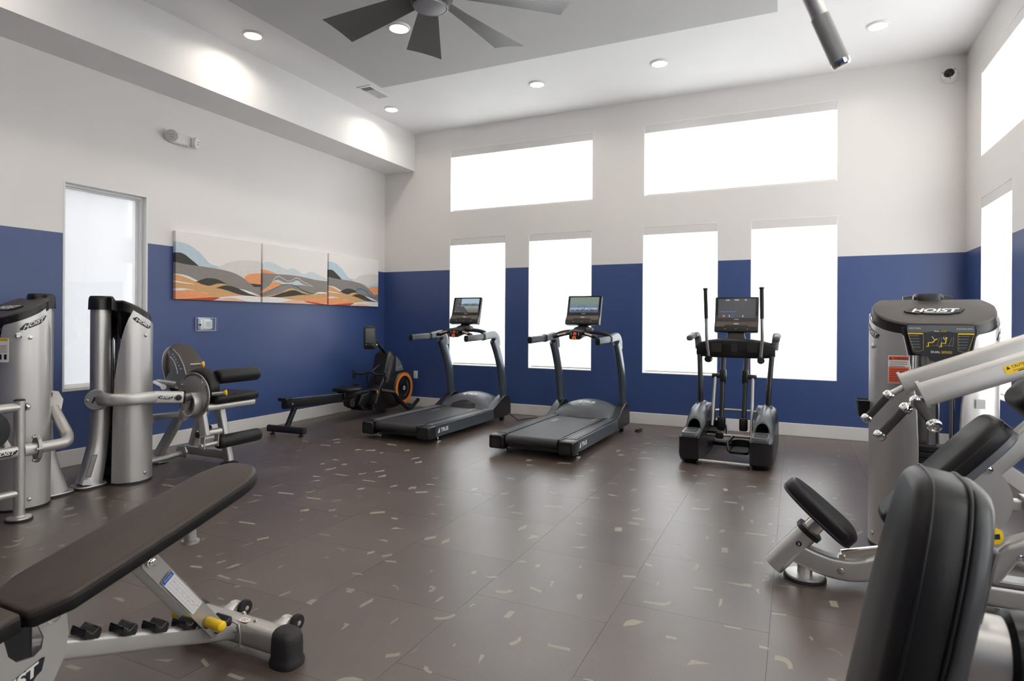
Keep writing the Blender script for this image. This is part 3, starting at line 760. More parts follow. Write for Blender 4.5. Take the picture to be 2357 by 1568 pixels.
    [(-0.266, 2.737), (-0.199, 2.741), (-0.196, 2.727), (-0.263, 2.723)],
    [(-0.086, 2.951), (-0.024, 2.961), (-0.022, 2.945), (-0.084, 2.935)],
    [(-0.065, 3.272), (0.014, 3.282), (0.015, 3.273), (-0.063, 3.263)],
    [(-0.891, 2.273), (-0.765, 2.275), (-0.76, 2.252), (-0.885, 2.251)],
    [(-0.122, 2.628), (-0.086, 2.627), (-0.084, 2.608), (-0.119, 2.609)],
    [(-0.691, 2.109), (-0.652, 2.113), (-0.648, 2.104), (-0.686, 2.1)],
    [(-0.656, 2.539), (-0.655, 2.586), (-0.632, 2.617), (-0.583, 2.617), (-0.609, 2.572)],
    [(-0.362, 2.355), (-0.351, 2.404), (-0.283, 2.405), (-0.327, 2.38)],
    [(0.155, 3.195), (0.187, 3.2), (0.191, 3.132), (0.159, 3.131)],
    [(0.118, 2.499), (0.144, 2.498), (0.144, 2.487), (0.12, 2.476)],
    [(0.06, 2.792), (0.072, 2.793), (0.08, 2.765), (0.07, 2.762)],
    [(-0.062, 2.539), (-0.046, 2.542), (-0.033, 2.54), (-0.024, 2.534), (-0.018, 2.525), (-0.015, 2.513), (-0.014, 2.497), (0.003, 2.504), (0.001, 2.531), (-0.005, 2.552), (-0.015, 2.568), (-0.027, 2.576), (-0.043, 2.579), (-0.061, 2.576)],
    [(0.125, 2.716), (0.136, 2.719), (0.146, 2.718), (0.155, 2.714), (0.163, 2.706), (0.169, 2.694), (0.174, 2.68), (0.177, 2.684), (0.171, 2.699), (0.164, 2.711), (0.156, 2.719), (0.147, 2.724), (0.137, 2.725), (0.125, 2.722)],
    [(-2.458, 2.292), (-2.445, 2.394), (-2.433, 2.375), (-2.445, 2.274)],
    [(-2.186, 2.117), (-2.177, 2.18), (-2.17, 2.172), (-2.179, 2.11)],
    [(-2.523, 2.168), (-2.394, 2.172), (-2.379, 2.16), (-2.507, 2.156)],
    [(-2.185, 1.913), (-2.182, 1.992), (-2.175, 1.983), (-2.178, 1.904)],
    [(-2.46, 2.101), (-2.442, 2.12), (-2.43, 2.106), (-2.448, 2.088)],
    [(-2.324, 2.57), (-2.301, 2.58), (-2.288, 2.568), (-2.31, 2.559)],
    [(-2.051, 2.468), (-1.998, 2.486), (-1.986, 2.475), (-2.04, 2.457)],
    [(-2.869, 2.609), (-2.839, 2.668), (-2.818, 2.643), (-2.848, 2.584)],
    [(-2.861, 2.487), (-2.844, 2.551), (-2.834, 2.54), (-2.851, 2.477)],
    [(-3.229, 2.785), (-3.101, 2.8), (-3.076, 2.78), (-3.202, 2.765)],
    [(-2.607, 2.836), (-2.529, 2.839), (-2.516, 2.827), (-2.594, 2.824)],
    [(-3.326, 2.703), (-3.271, 2.73), (-3.256, 2.719), (-3.31, 2.692)],
    [(-3.62, 3.247), (-3.546, 3.264), (-3.527, 3.249), (-3.6, 3.232)],
    [(-3.503, 3.097), (-3.485, 3.184), (-3.469, 3.168), (-3.487, 3.082)],
    [(-3.665, 3.456), (-3.649, 3.572), (-3.634, 3.554), (-3.651, 3.439)],
    [(-2.784, 2.264), (-2.769, 2.308), (-2.754, 2.292), (-2.769, 2.249)],
    [(-2.435, 1.982), (-2.396, 1.984), (-2.379, 1.972), (-2.418, 1.97)],
    [(-2.679, 2.227), (-2.673, 2.3), (-2.644, 2.296), (-2.661, 2.229)],
    [(-2.592, 2.422), (-2.55, 2.519), (-2.55, 2.421)],
    [(-3.533, 2.987), (-3.46, 2.979), (-3.458, 2.956)],
    [(-2.663, 2.609), (-2.645, 2.638), (-2.643, 2.612)],
    [(-2.629, 2.623), (-2.627, 2.637), (-2.591, 2.637)],
    [(-2.011, 1.906), (-2.026, 1.936), (-2.021, 1.948), (-2.003, 1.919)],
    [(-4.324, 2.345), (-4.31, 2.425), (-4.286, 2.409), (-4.3, 2.33)],
    [(-4.099, 2.272), (-4.103, 2.328), (-4.087, 2.317), (-4.083, 2.261)],
    [(-4.739, 2.683), (-4.723, 2.771), (-4.705, 2.759), (-4.722, 2.672)],
    [(-4.602, 2.396), (-4.558, 2.428), (-4.536, 2.417), (-4.581, 2.385)],
    [(-4.498, 3.148), (-4.375, 3.16), (-4.331, 3.132), (-4.453, 3.119)],
    [(-3.806, 2.044), (-3.787, 2.065), (-3.757, 2.046), (-3.776, 2.025)],
    [(-4.606, 3.257), (-4.548, 3.285), (-4.522, 3.267), (-4.579, 3.239)],
    [(-5.061, 2.761), (-4.956, 2.763), (-4.922, 2.747), (-5.025, 2.744)],
    [(-4.386, 2.695), (-4.376, 2.716), (-4.356, 2.702), (-4.366, 2.682)],
    [(-4.563, 2.57), (-4.562, 2.586), (-4.544, 2.575), (-4.545, 2.559)],
    [(-4.547, 2.671), (-4.568, 2.715), (-4.544, 2.76), (-4.519, 2.72), (-4.515, 2.673)],
    [(-2.865, 1.766), (-2.837, 1.783), (-2.8, 1.78), (-2.779, 1.768), (-2.779, 1.758)],
    [(-4.475, 2.427), (-4.508, 2.476), (-4.48, 2.497), (-4.448, 2.481), (-4.423, 2.435)],
    [(-3.892, 1.803), (-3.883, 1.82), (-3.855, 1.818), (-3.86, 1.806)],
    [(-4.096, 1.957), (-4.081, 1.964), (-4.074, 1.973), (-4.073, 1.983), (-4.08, 1.995), (-4.095, 2.009), (-4.119, 2.025), (-4.132, 2.026), (-4.114, 2.013), (-4.102, 2.002), (-4.096, 1.992), (-4.096, 1.983), (-4.104, 1.974), (-4.118, 1.967)],
    [(-4.024, 1.882), (-4.016, 1.892), (-4.01, 1.904), (-4.008, 1.917), (-4.009, 1.93), (-4.014, 1.946), (-4.022, 1.962), (-4.038, 1.968), (-4.03, 1.952), (-4.026, 1.937), (-4.024, 1.923), (-4.026, 1.911), (-4.032, 1.899), (-4.04, 1.889)],
    [(-4.259, 2.603), (-4.255, 2.609), (-4.256, 2.615), (-4.263, 2.624), (-4.28, 2.634), (-4.296, 2.641), (-4.313, 2.646), (-4.299, 2.634), (-4.284, 2.63), (-4.276, 2.627), (-4.276, 2.627), (-4.274, 2.625), (-4.274, 2.62), (-4.277, 2.614)],
]
chips = MB()
rg = random.Random(5)
placed = []
def put_chip(poly):
    if sum(poly[i - 1][0] * poly[i][1] - poly[i][0] * poly[i - 1][1] for i in range(len(poly))) < 0: poly = poly[::-1]
    chips.add([V((a, b, 0.00035)) for a, b in poly], [tuple(range(len(poly)))])
for poly in CHIPS:
    cq = (sum(a for a, b in poly) / len(poly), sum(b for a, b in poly) / len(poly))
    if any((cq[0] - q[0]) ** 2 + (cq[1] - q[1]) ** 2 < 0.0022 for q in placed): continue
    put_chip(poly)
    placed.append((sum(a for a, b in poly) / len(poly), sum(b for a, b in poly) / len(poly)))
grid = {}
for q in placed: grid.setdefault((int(q[0] * 8), int(q[1] * 8)), []).append(q)
MEAS = [(-4.22, 3.34), (-4.42, 4.96), (-2.1, 5.65), (-0.2, 5.9), (-0.09, 2.99), (0.18, 3.04), (0.14, 2.48), (-1.56, 1.67), (-1.85, 1.97), (-2.31, 2.02)]
def measured(x, y):
    c = False
    for i in range(len(MEAS)):
        (xa, ya), (xb, yb) = MEAS[i], MEAS[i - 1]
        if (ya > y) != (yb > y) and x < (xb - xa) * (y - ya) / (yb - ya) + xa: c = not c
    return c
n_try = 0
while n_try < 1700:
    n_try += 1
    x, y = rg.uniform(-L + 0.05, R_ - 0.05), rg.uniform(Y0 + 0.05, D - 0.05)
    if measured(x, y): continue
    gx, gy = int(x * 8), int(y * 8)
    if any((q[0] - x) ** 2 + (q[1] - y) ** 2 < 0.011 for i in (-1, 0, 1) for j in (-1, 0, 1) for q in grid.get((gx + i, gy + j), [])): continue
    sh = chip_shape(rg)
    a = rg.gauss(0, 0.25) + (math.pi / 2 if rg.random() < 0.35 else 0) + (math.pi if rg.random() < 0.5 else 0)
    ca, sa = math.cos(a), math.sin(a)
    put_chip([(x + ca * p - sa * q, y + sa * p + ca * q) for p, q in sh])
    grid.setdefault((gx, gy), []).append((x, y))
co = chips.build('printed_chips', 'chip', floor, smooth=0); co['kind'] = 'stuff'

# baseboards
struct(MB().bx((-L, D - 0.016, 0), (R_, D, BB)).build('baseboard_back', 'trim_white', bevel=0.004))
struct(MB().bx((-L, Y0, 0), (-L + 0.016, D - 0.016, BB)).build('baseboard_left', 'trim_white', bevel=0.004))
struct(MB().bx((R_ - 0.016, Y0, 0), (R_, D - 0.016, BB)).build('baseboard_right', 'trim_white', bevel=0.004))

# ------------------------------------------------------------------ windows and shades
wn = [0]
def window(axis, plane, u0, u1, z0, z1, mull, mid=()):
    """lined opening, frame, mullions and panes; 'axis' 1 = back wall, 0 = right wall"""
    wn[0] += 1
    def P(u, d, z): return (u, plane + d, z) if axis == 1 else (plane + d, u, z)
    g = 0.008
    m = MB()
    m.bx(P(u0, 0.001, z0), P(u0 + g, T, z1)); m.bx(P(u1 - g, 0.001, z0), P(u1, T, z1))
    m.bx(P(u0 + g, 0.001, z1 - g), P(u1 - g, T, z1)); m.bx(P(u0 + g, 0.001, z0), P(u1 - g, T, z0 + g))
    w = struct(m.build('window_%d' % wn[0], 'reveal_white', smooth=0))
    f = MB(); a, b = 0.195, 0.22; fw_ = 0.035
    f.bx(P(u0 + g, a, z0 + g), P(u0 + fw_, b, z1 - g)); f.bx(P(u1 - fw_, a, z0 + g), P(u1 - g, b, z1 - g))
    f.bx(P(u0 + fw_, a, z1 - fw_), P(u1 - fw_, b, z1 - g)); f.bx(P(u0 + fw_, a, z0 + g), P(u1 - fw_, b, z0 + fw_))
    fo = f.build('window_frame', 'trim_white', w, smooth=0)
    for u, ww in mull:
        MB().bx(P(u - ww / 2, a, z0 + fw_), P(u + ww / 2, b, z1 - fw_)).build('mullion', 'trim_white', fo, smooth=0)
    edges = [u0 + fw_] + [u for u, ww in sorted(mull)] + [u1 - fw_]
    for i in range(len(edges) - 1):
        MB().bx(P(edges[i] + 0.002, 0.206, z0 + fw_), P(edges[i + 1] - 0.002, 0.210, z1 - fw_)).build('window_pane', 'glass', w, smooth=0)
    return w
def shade(axis, plane, u0, u1, z0, z1, label, group, sag=0.0, hem=0.012):
    def P(u, d, z): return (u, plane + d, z) if axis == 1 else (plane + d, u, z)
    c = P((u0 + u1) / 2, 0.05, z0)
    t = thing('roller_shade', c, label, 'window shade', group)
    g = 0.010
    MB().bx(P(u0 + g, 0.004, z1 - 0.104), P(u1 - g, 0.012, z1 - 0.003)).build('fascia', 'fascia', t, smooth=0)
    MB().bx(P(u0 + g, 0.012, z1 - 0.02), P(u1 - g, 0.10, z1 - 0.009)).build('cassette_top', 'fascia', t, smooth=0)
    rl = MB().cyl(P(u0 + 0.03, 0.058, z1 - 0.055), P(u1 - 0.03, 0.058, z1 - 0.055), 0.022).build('roller_tube', 'white_plastic', t)
    # fabric: thin sheet with faint ripples towards the hem
    m = MB(); n = 14; k = 10
    a, b = u0 + 0.014, u1 - 0.014
    rows = []
    for j in range(k + 1):
        z = z0 + hem + 0.02 + (z1 - 0.055 - z0 - hem - 0.02) * j / k
        row = []
        for i in range(n + 1):
            u = a + (b - a) * i / n
            fall = (1 - j / k) ** 3
            row.append(P(u, 0.08 + 0.0015 * math.sin(i * 1.3 + u) * fall, z - sag * math.sin(math.pi * 2 * i / n) * fall))
        rows.append(row)
    vs = [q for r in rows for q in r]; n1 = n + 1
    m.add(vs, [(j * n1 + i, j * n1 + i + 1, (j + 1) * n1 + i + 1, (j + 1) * n1 + i) for j in range(k) for i in range(n)])
    fb = m.build('fabric', 'shade_fabric', t, smooth=60)
    h = MB()
    h.bx(P(a, 0.074, z0 + hem), P(b, 0.086, z0 + hem + 0.022)) if not sag else h.tube([P(a + (b - a) * i / n, 0.08, z0 + hem + 0.01 - sag * math.sin(math.pi * 2 * i / n)) for i in range(n + 1)], 0.008, 8)
    h.build('hem_bar', 'hem_beige' if not sag else 'white_plastic', fb, smooth=30)
    return t
names = ['behind the left-hand screen of the treadmill next to the rower', 'behind the treadmill standing between rower and elliptical', 'behind the left arm of the elliptical', 'behind the right arm of the elliptical']
lab = ['tall narrow white roller shade nearest the room corner with the rowing machine',
       'tall narrow white roller shade behind the treadmill that stands closer to the elliptical',
       'tall white roller shade with beige hem behind the left grip of the elliptical',
       'tall white roller shade with wavy white hem at the right of the elliptical']
for i, (a, b) in enumerate(back_low):
    window(1, D, a, b, ZL, ZH, [((a + b) / 2, 0.006)] if i != 0 else [])
    shade(1, D, a, b, ZL, ZH, lab[i], 'tall roller shades on the window wall', sag=0.004 if i == 3 else 0.0)
for i, (a, b) in enumerate(back_up):
    w3 = (b - a) / 3
    window(1, D, a, b, UL_, UH, [(a + w3, 0.06), (a + 2 * w3, 0.06), (a + w3 / 2, 0.006), (a + w3 * 1.5, 0.006), (a + w3 * 2.5, 0.006)])
    shade(1, D, a, b, UL_, UH, ['wide high roller shade above the two treadmills', 'wide high roller shade above the elliptical'][i], 'wide high roller shades')
rl_lab = ['tall roller shade on the side wall right behind the press machine tower', 'tall roller shade on the side wall, second from the room corner', 'tall roller shade on the side wall, third from the room corner', 'tall roller shade on the side wall, fourth from the room corner', 'tall roller shade on the side wall, fifth from the room corner', 'tall roller shade on the side wall, sixth from the room corner']
for i, (a, b) in enumerate(right_low):
    window(0, R_, a, b, ZL, ZH, [((a + b) / 2, 0.006)])
    shade(0, R_, a, b, ZL, ZH, rl_lab[i], 'tall roller shades on the side wall')
for i, (a, b) in enumerate(right_up):
    w3 = (b - a) / 3
    window(0, R_, a, b, UL_, UH, [(a + w3, 0.06), (a + 2 * w3, 0.06)])
    shade(0, R_, a, b, UL_, UH, ['wide high roller shade on the side wall beside the security camera', 'wide high roller shade on the side wall, second from the security camera', 'wide high roller shade on the side wall, third from the security camera'][i], 'wide high shades on the side wall')

# left wall: stepped metal frame with frosted glass
wn[0] += 1
a, b, z0, z1 = LW
m = MB(); x = -L
def lring(m, ya, yb, za, zb, w, x0, x1):
    m.bx((x0, ya, za), (x1, ya + w, zb)); m.bx((x0, yb - w, za), (x1, yb, zb))
    m.bx((x0, ya + w, zb - w), (x1, yb - w, zb)); m.bx((x0, ya + w, za), (x1, yb - w, za + w))
lring(m, a, b, z0, z1, 0.018, x - 0.17, x + 0.003)
w5 = struct(m.build('window_%d' % wn[0], 'frame_grey', bevel=0.002))
m = MB(); lring(m, a + 0.018, b - 0.018, z0 + 0.018, z1 - 0.018, 0.022, x - 0.15, x - 0.05); m.build('frame_stop', 'frame_grey', w5, bevel=0.002)
m = MB(); lring(m, a + 0.040, b - 0.040, z0 + 0.04, z1 - 0.04, 0.012, x - 0.13, x - 0.085); m.build('glazing_bead', 'frame_grey', w5)
MB().bx((x - 0.112, a + 0.045, z0 + 0.045), (x - 0.110, b - 0.045, z1 - 0.045)).build('frosted_film', 'frosted_film', w5, smooth=0)
MB().bx((x - 0.106, a + 0.045, z0 + 0.045), (x - 0.102, b - 0.045, z1 - 0.045)).build('window_pane', 'glass', w5, smooth=0)
MB().bx((x - 0.10, a + 0.018, z0 + 0.018), (x + 0.002, b - 0.018, z0 + 0.028)).build('sill', 'trim_white', w5, smooth=0)

# ------------------------------------------------------------------ ceiling fixtures
dl = [('over the soffit corner by the air vent', -4.85, 6.579, C), ('', -2.764, 6.581, C), ('', -1.335, 6.591, C), ('', 0.697, 6.592, C), ('', -4.837, 4.304, C), ('', -3.09, 4.29, PZ),
      ('', -1.06, 4.29, PZ), ('', 0.697, 4.304, C), ('', -3.09, 2.2, PZ), ('', -1.06, 2.2, PZ), ('', -4.837, 2.05, C), ('', 0.697, 2.05, C),  # this row and the next are unseen, kept to light the room
      ('', -4.837, -0.2, C), ('', -2.764, -0.2, C), ('', -1.335, -0.2, C), ('', 0.697, -0.2, C)]
dlab = ['round ceiling downlight next to the air vent at the soffit corner', 'round ceiling downlight above the two treadmills', 'round ceiling downlight nearer the elliptical than the treadmills', 'round ceiling downlight closest to the security camera',
        'round ceiling downlight beside the soffit, lighting the soffit edge', 'round downlight set in the dropped ceiling panel beside the fan']
dlab += ['round downlight in the dropped panel on the elliptical side of the fan', 'round ceiling downlight over the press machine tower', 'round downlight in the dropped panel on the weight bench side of the fan', 'round downlight in the dropped panel near the hanging pull-down bar',
         'round ceiling downlight beside the soffit over the leg machine', 'round ceiling downlight over the tall back pad by the side wall', 'round ceiling downlight at the entrance end beside the soffit', 'round ceiling downlight at the entrance end, next to the soffit one', 'round ceiling downlight at the entrance end, second from the side wall', 'round ceiling downlight at the entrance end by the side wall']
for i, (_, px_, py_, pz_) in enumerate(dl):
    t = thing('ceiling_downlight', (px_, py_, pz_), dlab[i], 'ceiling light', 'round LED downlights')
    MB().lathe([(0.098, 0), (0.097, -0.008), (0.090, -0.016), (0.080, -0.019), (0.078, -0.014), (0.001, -0.014)], (px_, py_, pz_), (0, 0, 1), 36, cap=False).build('trim_ring', 'white_plastic', t)
    MB().lathe([(0.0785, -0.0142), (0.07, -0.020), (0.04, -0.0225), (0.001, -0.023)], (px_, py_, pz_), (0, 0, 1), 36).build('lens', 'led', t)
    ld = bpy.data.lights.new('downlight_beam', 'AREA'); ld.shape = 'DISK'; ld.size = 0.15; ld.energy = DOWNLIGHT_W; ld.color = (1.0, 0.90, 0.79); ld.spread = math.radians(155)
    lo = bpy.data.objects.new('downlight_beam', ld); col.objects.link(lo); lo.parent = t; lo.location = (0, 0, -0.026)

# ceiling fan (blades at rest)
FX, FY, FZ = -2.13, 3.30, 3.32
FAN_A = 36
t = thing('ceiling_fan', (FX, FY, PZ), 'large dark ceiling fan with eight blades and a round grey hub', 'ceiling fan')
MB().lathe([(0.075, 0), (0.07, -0.05), (0.03, -0.07), (0.018, -0.08), (0.018, -0.30), (0.05, -0.32), (0.06, -0.34)], (FX, FY, PZ), (0, 0, 1), 28).build('downrod', 'fan_dark', t)
MB().lathe([(0.05, 0.17), (0.12, 0.16), (0.145, 0.12), (0.142, 0.05), (0.118, 0.0), (0.110, -0.008), (0.108, 0.0)], (FX, FY, FZ), (0, 0, 1), 40).build('motor_housing', 'fan_dark', t)
cp = MB().lathe([(0.112, -0.002), (0.112, -0.010), (0.106, -0.011), (0.105, -0.006), (0.101, -0.006), (0.098, -0.012), (0.05, -0.016), (0.001, -0.017)], (FX, FY, FZ), (0, 0, 1), 48).build('hub_cap', 'fan_cap', t)
for k in range(8):
    a = math.radians(FAN_A + 45 * k)
    rx, ry = V((math.cos(a), math.sin(a), 0)), V((-math.sin(a), math.cos(a), 0))
    rings = []
    for u in range(8):
        r = 0.11 + (0.90 - 0.11) * u / 7
        w = 0.055 + 0.085 * u / 7
        tw = math.radians(20 - 9 * u / 7)
        dv = ry * math.cos(tw) + V((0, 0, 1)) * math.sin(tw); nv = rx.cross(dv)
        c = V((FX, FY, FZ + 0.075)) + rx * r
        rings.append([c + dv * p * w + nv * (q + 0.012 * (1 - p * p)) for p, q in ((-1, 0), (-0.5, 0.004), (0, 0.005), (0.5, 0.004), (1, 0), (0.5, -0.004), (0, -0.005), (-0.5, -0.004))])
    MB().loft(rings).build('blade', 'fan_blade', t, smooth=50)

# air vent
vx, vy = -4.694, 6.012
t = thing('air_vent', (vx, vy, C), 'white rectangular air vent with three louvred bays beside the dropped panel', 'vent')
m = MB(); W_, H_ = 0.205, 0.412
for (ax, ay, bx_, by_) in ((-W_ / 2, -H_ / 2, W_ / 2, -H_ / 2 + 0.03), (-W_ / 2, H_ / 2 - 0.03, W_ / 2, H_ / 2), (-W_ / 2, -H_ / 2 + .03, -W_ / 2 + 0.03, H_ / 2 - .03), (W_ / 2 - 0.03, -H_ / 2 + .03, W_ / 2, H_ / 2 - .03), (-W_ / 2 + .03, -0.068, W_ / 2 - .03, -0.056), (-W_ / 2 + .03, 0.056, W_ / 2 - .03, 0.068)):
    m.bx((vx + ax, vy + ay, C - 0.010), (vx + bx_, vy + by_, C - 0.001))
m.build('vent_frame', 'white_plastic', t, bevel=0.002)
MB().bx((vx - 0.075, vy - 0.178, C - 0.003), (vx + 0.075, vy + 0.178, C - 0.001)).build('vent_back', 'grey_print', t, smooth=0)
for j in range(3):
    for k in range(9):
        yy = vy - 0.170 + j * 0.124 + k * 0.0115
        MB().box((vx, yy, C - 0.006), (0.145, 0.006, 0.0015), rotm('X', 35 if j == 0 else -35)).build('louvre', 'frame_grey', t, smooth=0)

# emergency light on the left wall
ey0, ez0 = 4.185, 3.14
t = thing('emergency_light', (-L, ey0, ez0), 'white twin-head emergency light mounted high on the wall', 'emergency light')
m = MB(); m.pad(oval(0.315, 0.115, 36, 3.2), (-L, ey0 + 0.0, ez0), (0, 1, 0), (0, 0, 1), 0.055, 0.02, 0.004)
bd = m.build('body', 'white_plastic', t, smooth=60)
for dy, dirv, mm in ((-0.105, V((0.75, -0.55, -0.28)), 'grey_lens'), (0.125, V((0.85, 0.45, -0.12)), 'white_plastic')):
    c = V((-L + 0.045, ey0 + dy, ez0 + (0.012 if dy < 0 else -0.004))); d = dirv.normalized()
    hd = MB().lathe([(0.02, 0), (0.05, 0.012), (0.060, 0.03), (0.060, 0.052), (0.056, 0.055), (0.054, 0.051)], c, d, 30, cap=True).build('lamp_head', 'white_plastic', t)
    MB().lathe([(0.0545, 0.0515), (0.05, 0.056), (0.02, 0.058), (0.001, 0.058)], c, d, 30).build('lens', mm, hd)
    k = MB(); x_, y_, z_ = frame_from(d)
    for qx, qy in ((0.012, 0.014), (-0.014, 0.01), (0.01, -0.014), (-0.012, -0.012)): k.box(c + d * 0.0585 + x_ * qx + y_ * qy, (0.012, 0.012, 0.003), Matrix((x_, y_, z_)).transposed())
    k.build('led_cluster', 'grey_print', hd)
for q in (-0.02, 0.03, 0.06): MB().box((-L + 0.03, ey0 + q, ez0 - 0.0575), (0.008, 0.012, 0.003)).build('test_button', 'grey_print', bd)

# thermostat with locked clear cover
ty, tz = 4.51, 1.239
t = thing('thermostat', (-L, ty, tz), 'white thermostat under a clear locked plastic cover on the blue wall', 'thermostat')
MB().bx((-L, ty - 0.062, tz - 0.058), (-L + 0.006, ty + 0.062, tz + 0.058)).build('wall_plate', 'white_plastic', t, bevel=0.002)
bd = MB().bx((-L + 0.006, ty - 0.035, tz - 0.048), (-L + 0.026, ty + 0.068, tz + 0.048)).build('body', 'white_plastic', t, bevel=0.004)
MB().bx((-L + 0.026, ty - 0.012, tz - 0.028), (-L + 0.0268, ty + 0.045, tz + 0.03)).build('display', mat('lcd', (0.42, 0.52, 0.55), 0.3), bd, smooth=0)
m = MB(); m.bx((-L, ty - 0.122, tz - 0.072), (-L + 0.002, ty + 0.122, tz + 0.072))
cv = MB()
for (c_, s_) in (((-L + 0.045, ty, tz), (0.003, 0.244, 0.144)), ((-L + 0.023, ty - 0.1205, tz), (0.044, 0.003, 0.144)), ((-L + 0.023, ty + 0.1205, tz), (0.044, 0.003, 0.144)), ((-L + 0.023, ty, tz - 0.0705), (0.044, 0.238, 0.003)), ((-L + 0.023, ty, tz + 0.0705), (0.044, 0.238, 0.003))):
    cv.box(c_, s_)
cv.build('clear_cover', 'clear_plastic', t, smooth=0)
m = MB(); lring(m, ty - 0.122, ty + 0.122, tz - 0.072, tz + 0.072, 0.006, -L, -L + 0.012); m.build('cover_flange', 'white_plastic', t, smooth=0)
MB().cyl((-L + 0.02, ty - 0.095, tz - 0.004), (-L + 0.05, ty - 0.095, tz - 0.004), 0.010, n=16).build('cover_lock', 'black_gloss', t)

# wall outlet on the back wall near the rower
ox, oz = -5.165, 0.477
t = thing('wall_outlet', (ox, D, oz), 'white duplex wall outlet on the dark blue wall beside the rower flywheel', 'outlet')
MB().bx((ox - 0.036, D - 0.006, oz - 0.058), (ox + 0.036, D, oz + 0.058)).build('cover_plate', 'white_plastic', t, bevel=0.003)
for dz in (-0.02, 0.02):
    rc = MB(); rc.bx((ox - 0.017, D - 0.008, oz + dz - 0.014), (ox + 0.017, D - 0.006, oz + dz + 0.014)); r_ = rc.build('receptacle', 'white_plastic', t, bevel=0.002)
    MB().bx((ox - 0.008, D - 0.0086, oz + dz - 0.004), (ox - 0.005, D - 0.008, oz + dz + 0.006)).build('slot', 'dark_print', r_, smooth=0)
    MB().bx((ox + 0.005, D - 0.0086, oz + dz - 0.004), (ox + 0.008, D - 0.008, oz + dz + 0.006)).build('slot', 'dark_print', r_, smooth=0)

# security camera
cx_, cz_ = 1.453, 3.878
t = thing('security_camera', (cx_, D, cz_), 'small white dome security camera with dark lens near the ceiling corner', 'security camera')
ax = V((-0.25, -0.85, 0.25)).normalized()
MB().lathe([(0.078, 0), (0.078, 0.02), (0.07, 0.028)], (cx_, D, cz_), (0, -1, 0), 36).build('mount_ring', 'white_plastic', t)
hd = MB().lathe([(0.076, -0.01), (0.076, 0.03), (0.070, 0.045), (0.050, 0.052), (0.047, 0.050)], V((cx_, D - 0.012, cz_)), ax, 36).build('camera_body', 'white_plastic', t)
MB().lathe([(0.047, 0.0), (0.044, 0.018), (0.030, 0.034), (0.014, 0.041), (0.001, 0.043)], V((cx_, D - 0.012, cz_)) + ax * 0.051, ax, 30).build('dome_lens', 'black_gloss', hd)
k = MB(); x_, y_, z_ = frame_from(ax)
for a in (40, 160, 280): MB().cyl(V((cx_, D - 0.012, cz_)) + ax * 0.044 + (x_ * math.cos(math.radians(a)) + y_ * math.sin(math.radians(a))) * 0.061, V((cx_, D - 0.012, cz_)) + ax * 0.051 + (x_ * math.cos(math.radians(a)) + y_ * math.sin(math.radians(a))) * 0.061, 0.005, n=10).build('screw', 'dark_print', hd)

# three canvas prints
def canvas_material(name, seed, layers, curves):
    """layers: (colour, base height, amplitude, frequency, phase, slope) painted back to front over the sky"""
    m = bpy.data.materials.new(name); m.use_nodes = True
    nt = m.node_tree; b = nt.nodes['Principled BSDF']; b.inputs['Roughness'].default_value = 0.75
    b.inputs['Specular IOR Level'].default_value = 0.2
    tc = nt.nodes.new('ShaderNodeTexCoord'); s = nt.nodes.new('ShaderNodeSeparateXYZ'); nt.links.new(tc.outputs['Object'], s.inputs[0])
    u, v = s.outputs['Y'], s.outputs['Z']
    def mth(op, a, c=None, d=None):
        n = nt.nodes.new('ShaderNodeMath'); n.operation = op
        for i, q in enumerate((a, c, d)):
            if q is None: continue
            if isinstance(q, (int, float)): n.inputs[i].default_value = q
            else: nt.links.new(q, n.inputs[i])
        return n.outputs[0]
    def hill(pts):
        cv = nt.nodes.new('ShaderNodeFloatCurve')
        c = cv.mapping.curves[0]
        pts = sorted(pts)
        while len(c.points) < len(pts): c.points.new(0.5, 0.5)
        for p_, (px, py) in zip(c.points, pts): p_.location = (px, py); p_.handle_type = 'AUTO'
        cv.mapping.update()
        nt.links.new(u, cv.inputs['Value'])
        return cv.outputs[0]
    no = nt.nodes.new('ShaderNodeTexNoise'); no.inputs['Scale'].default_value = 26; no.inputs['Detail'].default_value = 5
    nt.links.new(tc.outputs['Object'], no.inputs['Vector'])
    cur = (0.88, 0.84, 0.815, 1)
    for item in layers:
        colr, pts = item[0], item[1]
        lo = item[2] if len(item) > 2 else None
        hgt = hill(pts)
        d = mth('SUBTRACT', hgt, v)
        fac = mth('GREATER_THAN', d, 0.0)
        if lo is not None:
            fac = mth('MULTIPLY', fac, mth('GREATER_THAN', mth('SUBTRACT', v, hill(lo)), 0.0))
        wash = mth('MULTIPLY_ADD', no.outputs[0], 0.24, 0.88)
        mx = nt.nodes.new('ShaderNodeMix'); mx.data_type = 'RGBA'
        nt.links.new(fac, mx.inputs['Factor'])
        if isinstance(cur, tuple): mx.inputs['A'].default_value = cur
        else: nt.links.new(cur, mx.inputs['A'])
        sv = nt.nodes.new('ShaderNodeVectorMath'); sv.operation = 'SCALE'; sv.inputs[0].default_value = colr
        nt.links.new(wash, sv.inputs['Scale'])
        nt.links.new(sv.outputs[0], mx.inputs['B'])
        cur = mx.outputs['Result']
    nt.links.new(cur, b.inputs['Base Color'])
    return m
BLU, DRK, GRY, BEI, ORA, RED_, TANC, WHT, PNK = (0.54, 0.66, 0.72), (0.075, 0.075, 0.068), (0.30, 0.27, 0.255), (0.76, 0.72, 0.68), (0.88, 0.38, 0.18), (0.55, 0.09, 0.05), (0.70, 0.42, 0.20), (0.87, 0.83, 0.81), (0.84, 0.54, 0.42)
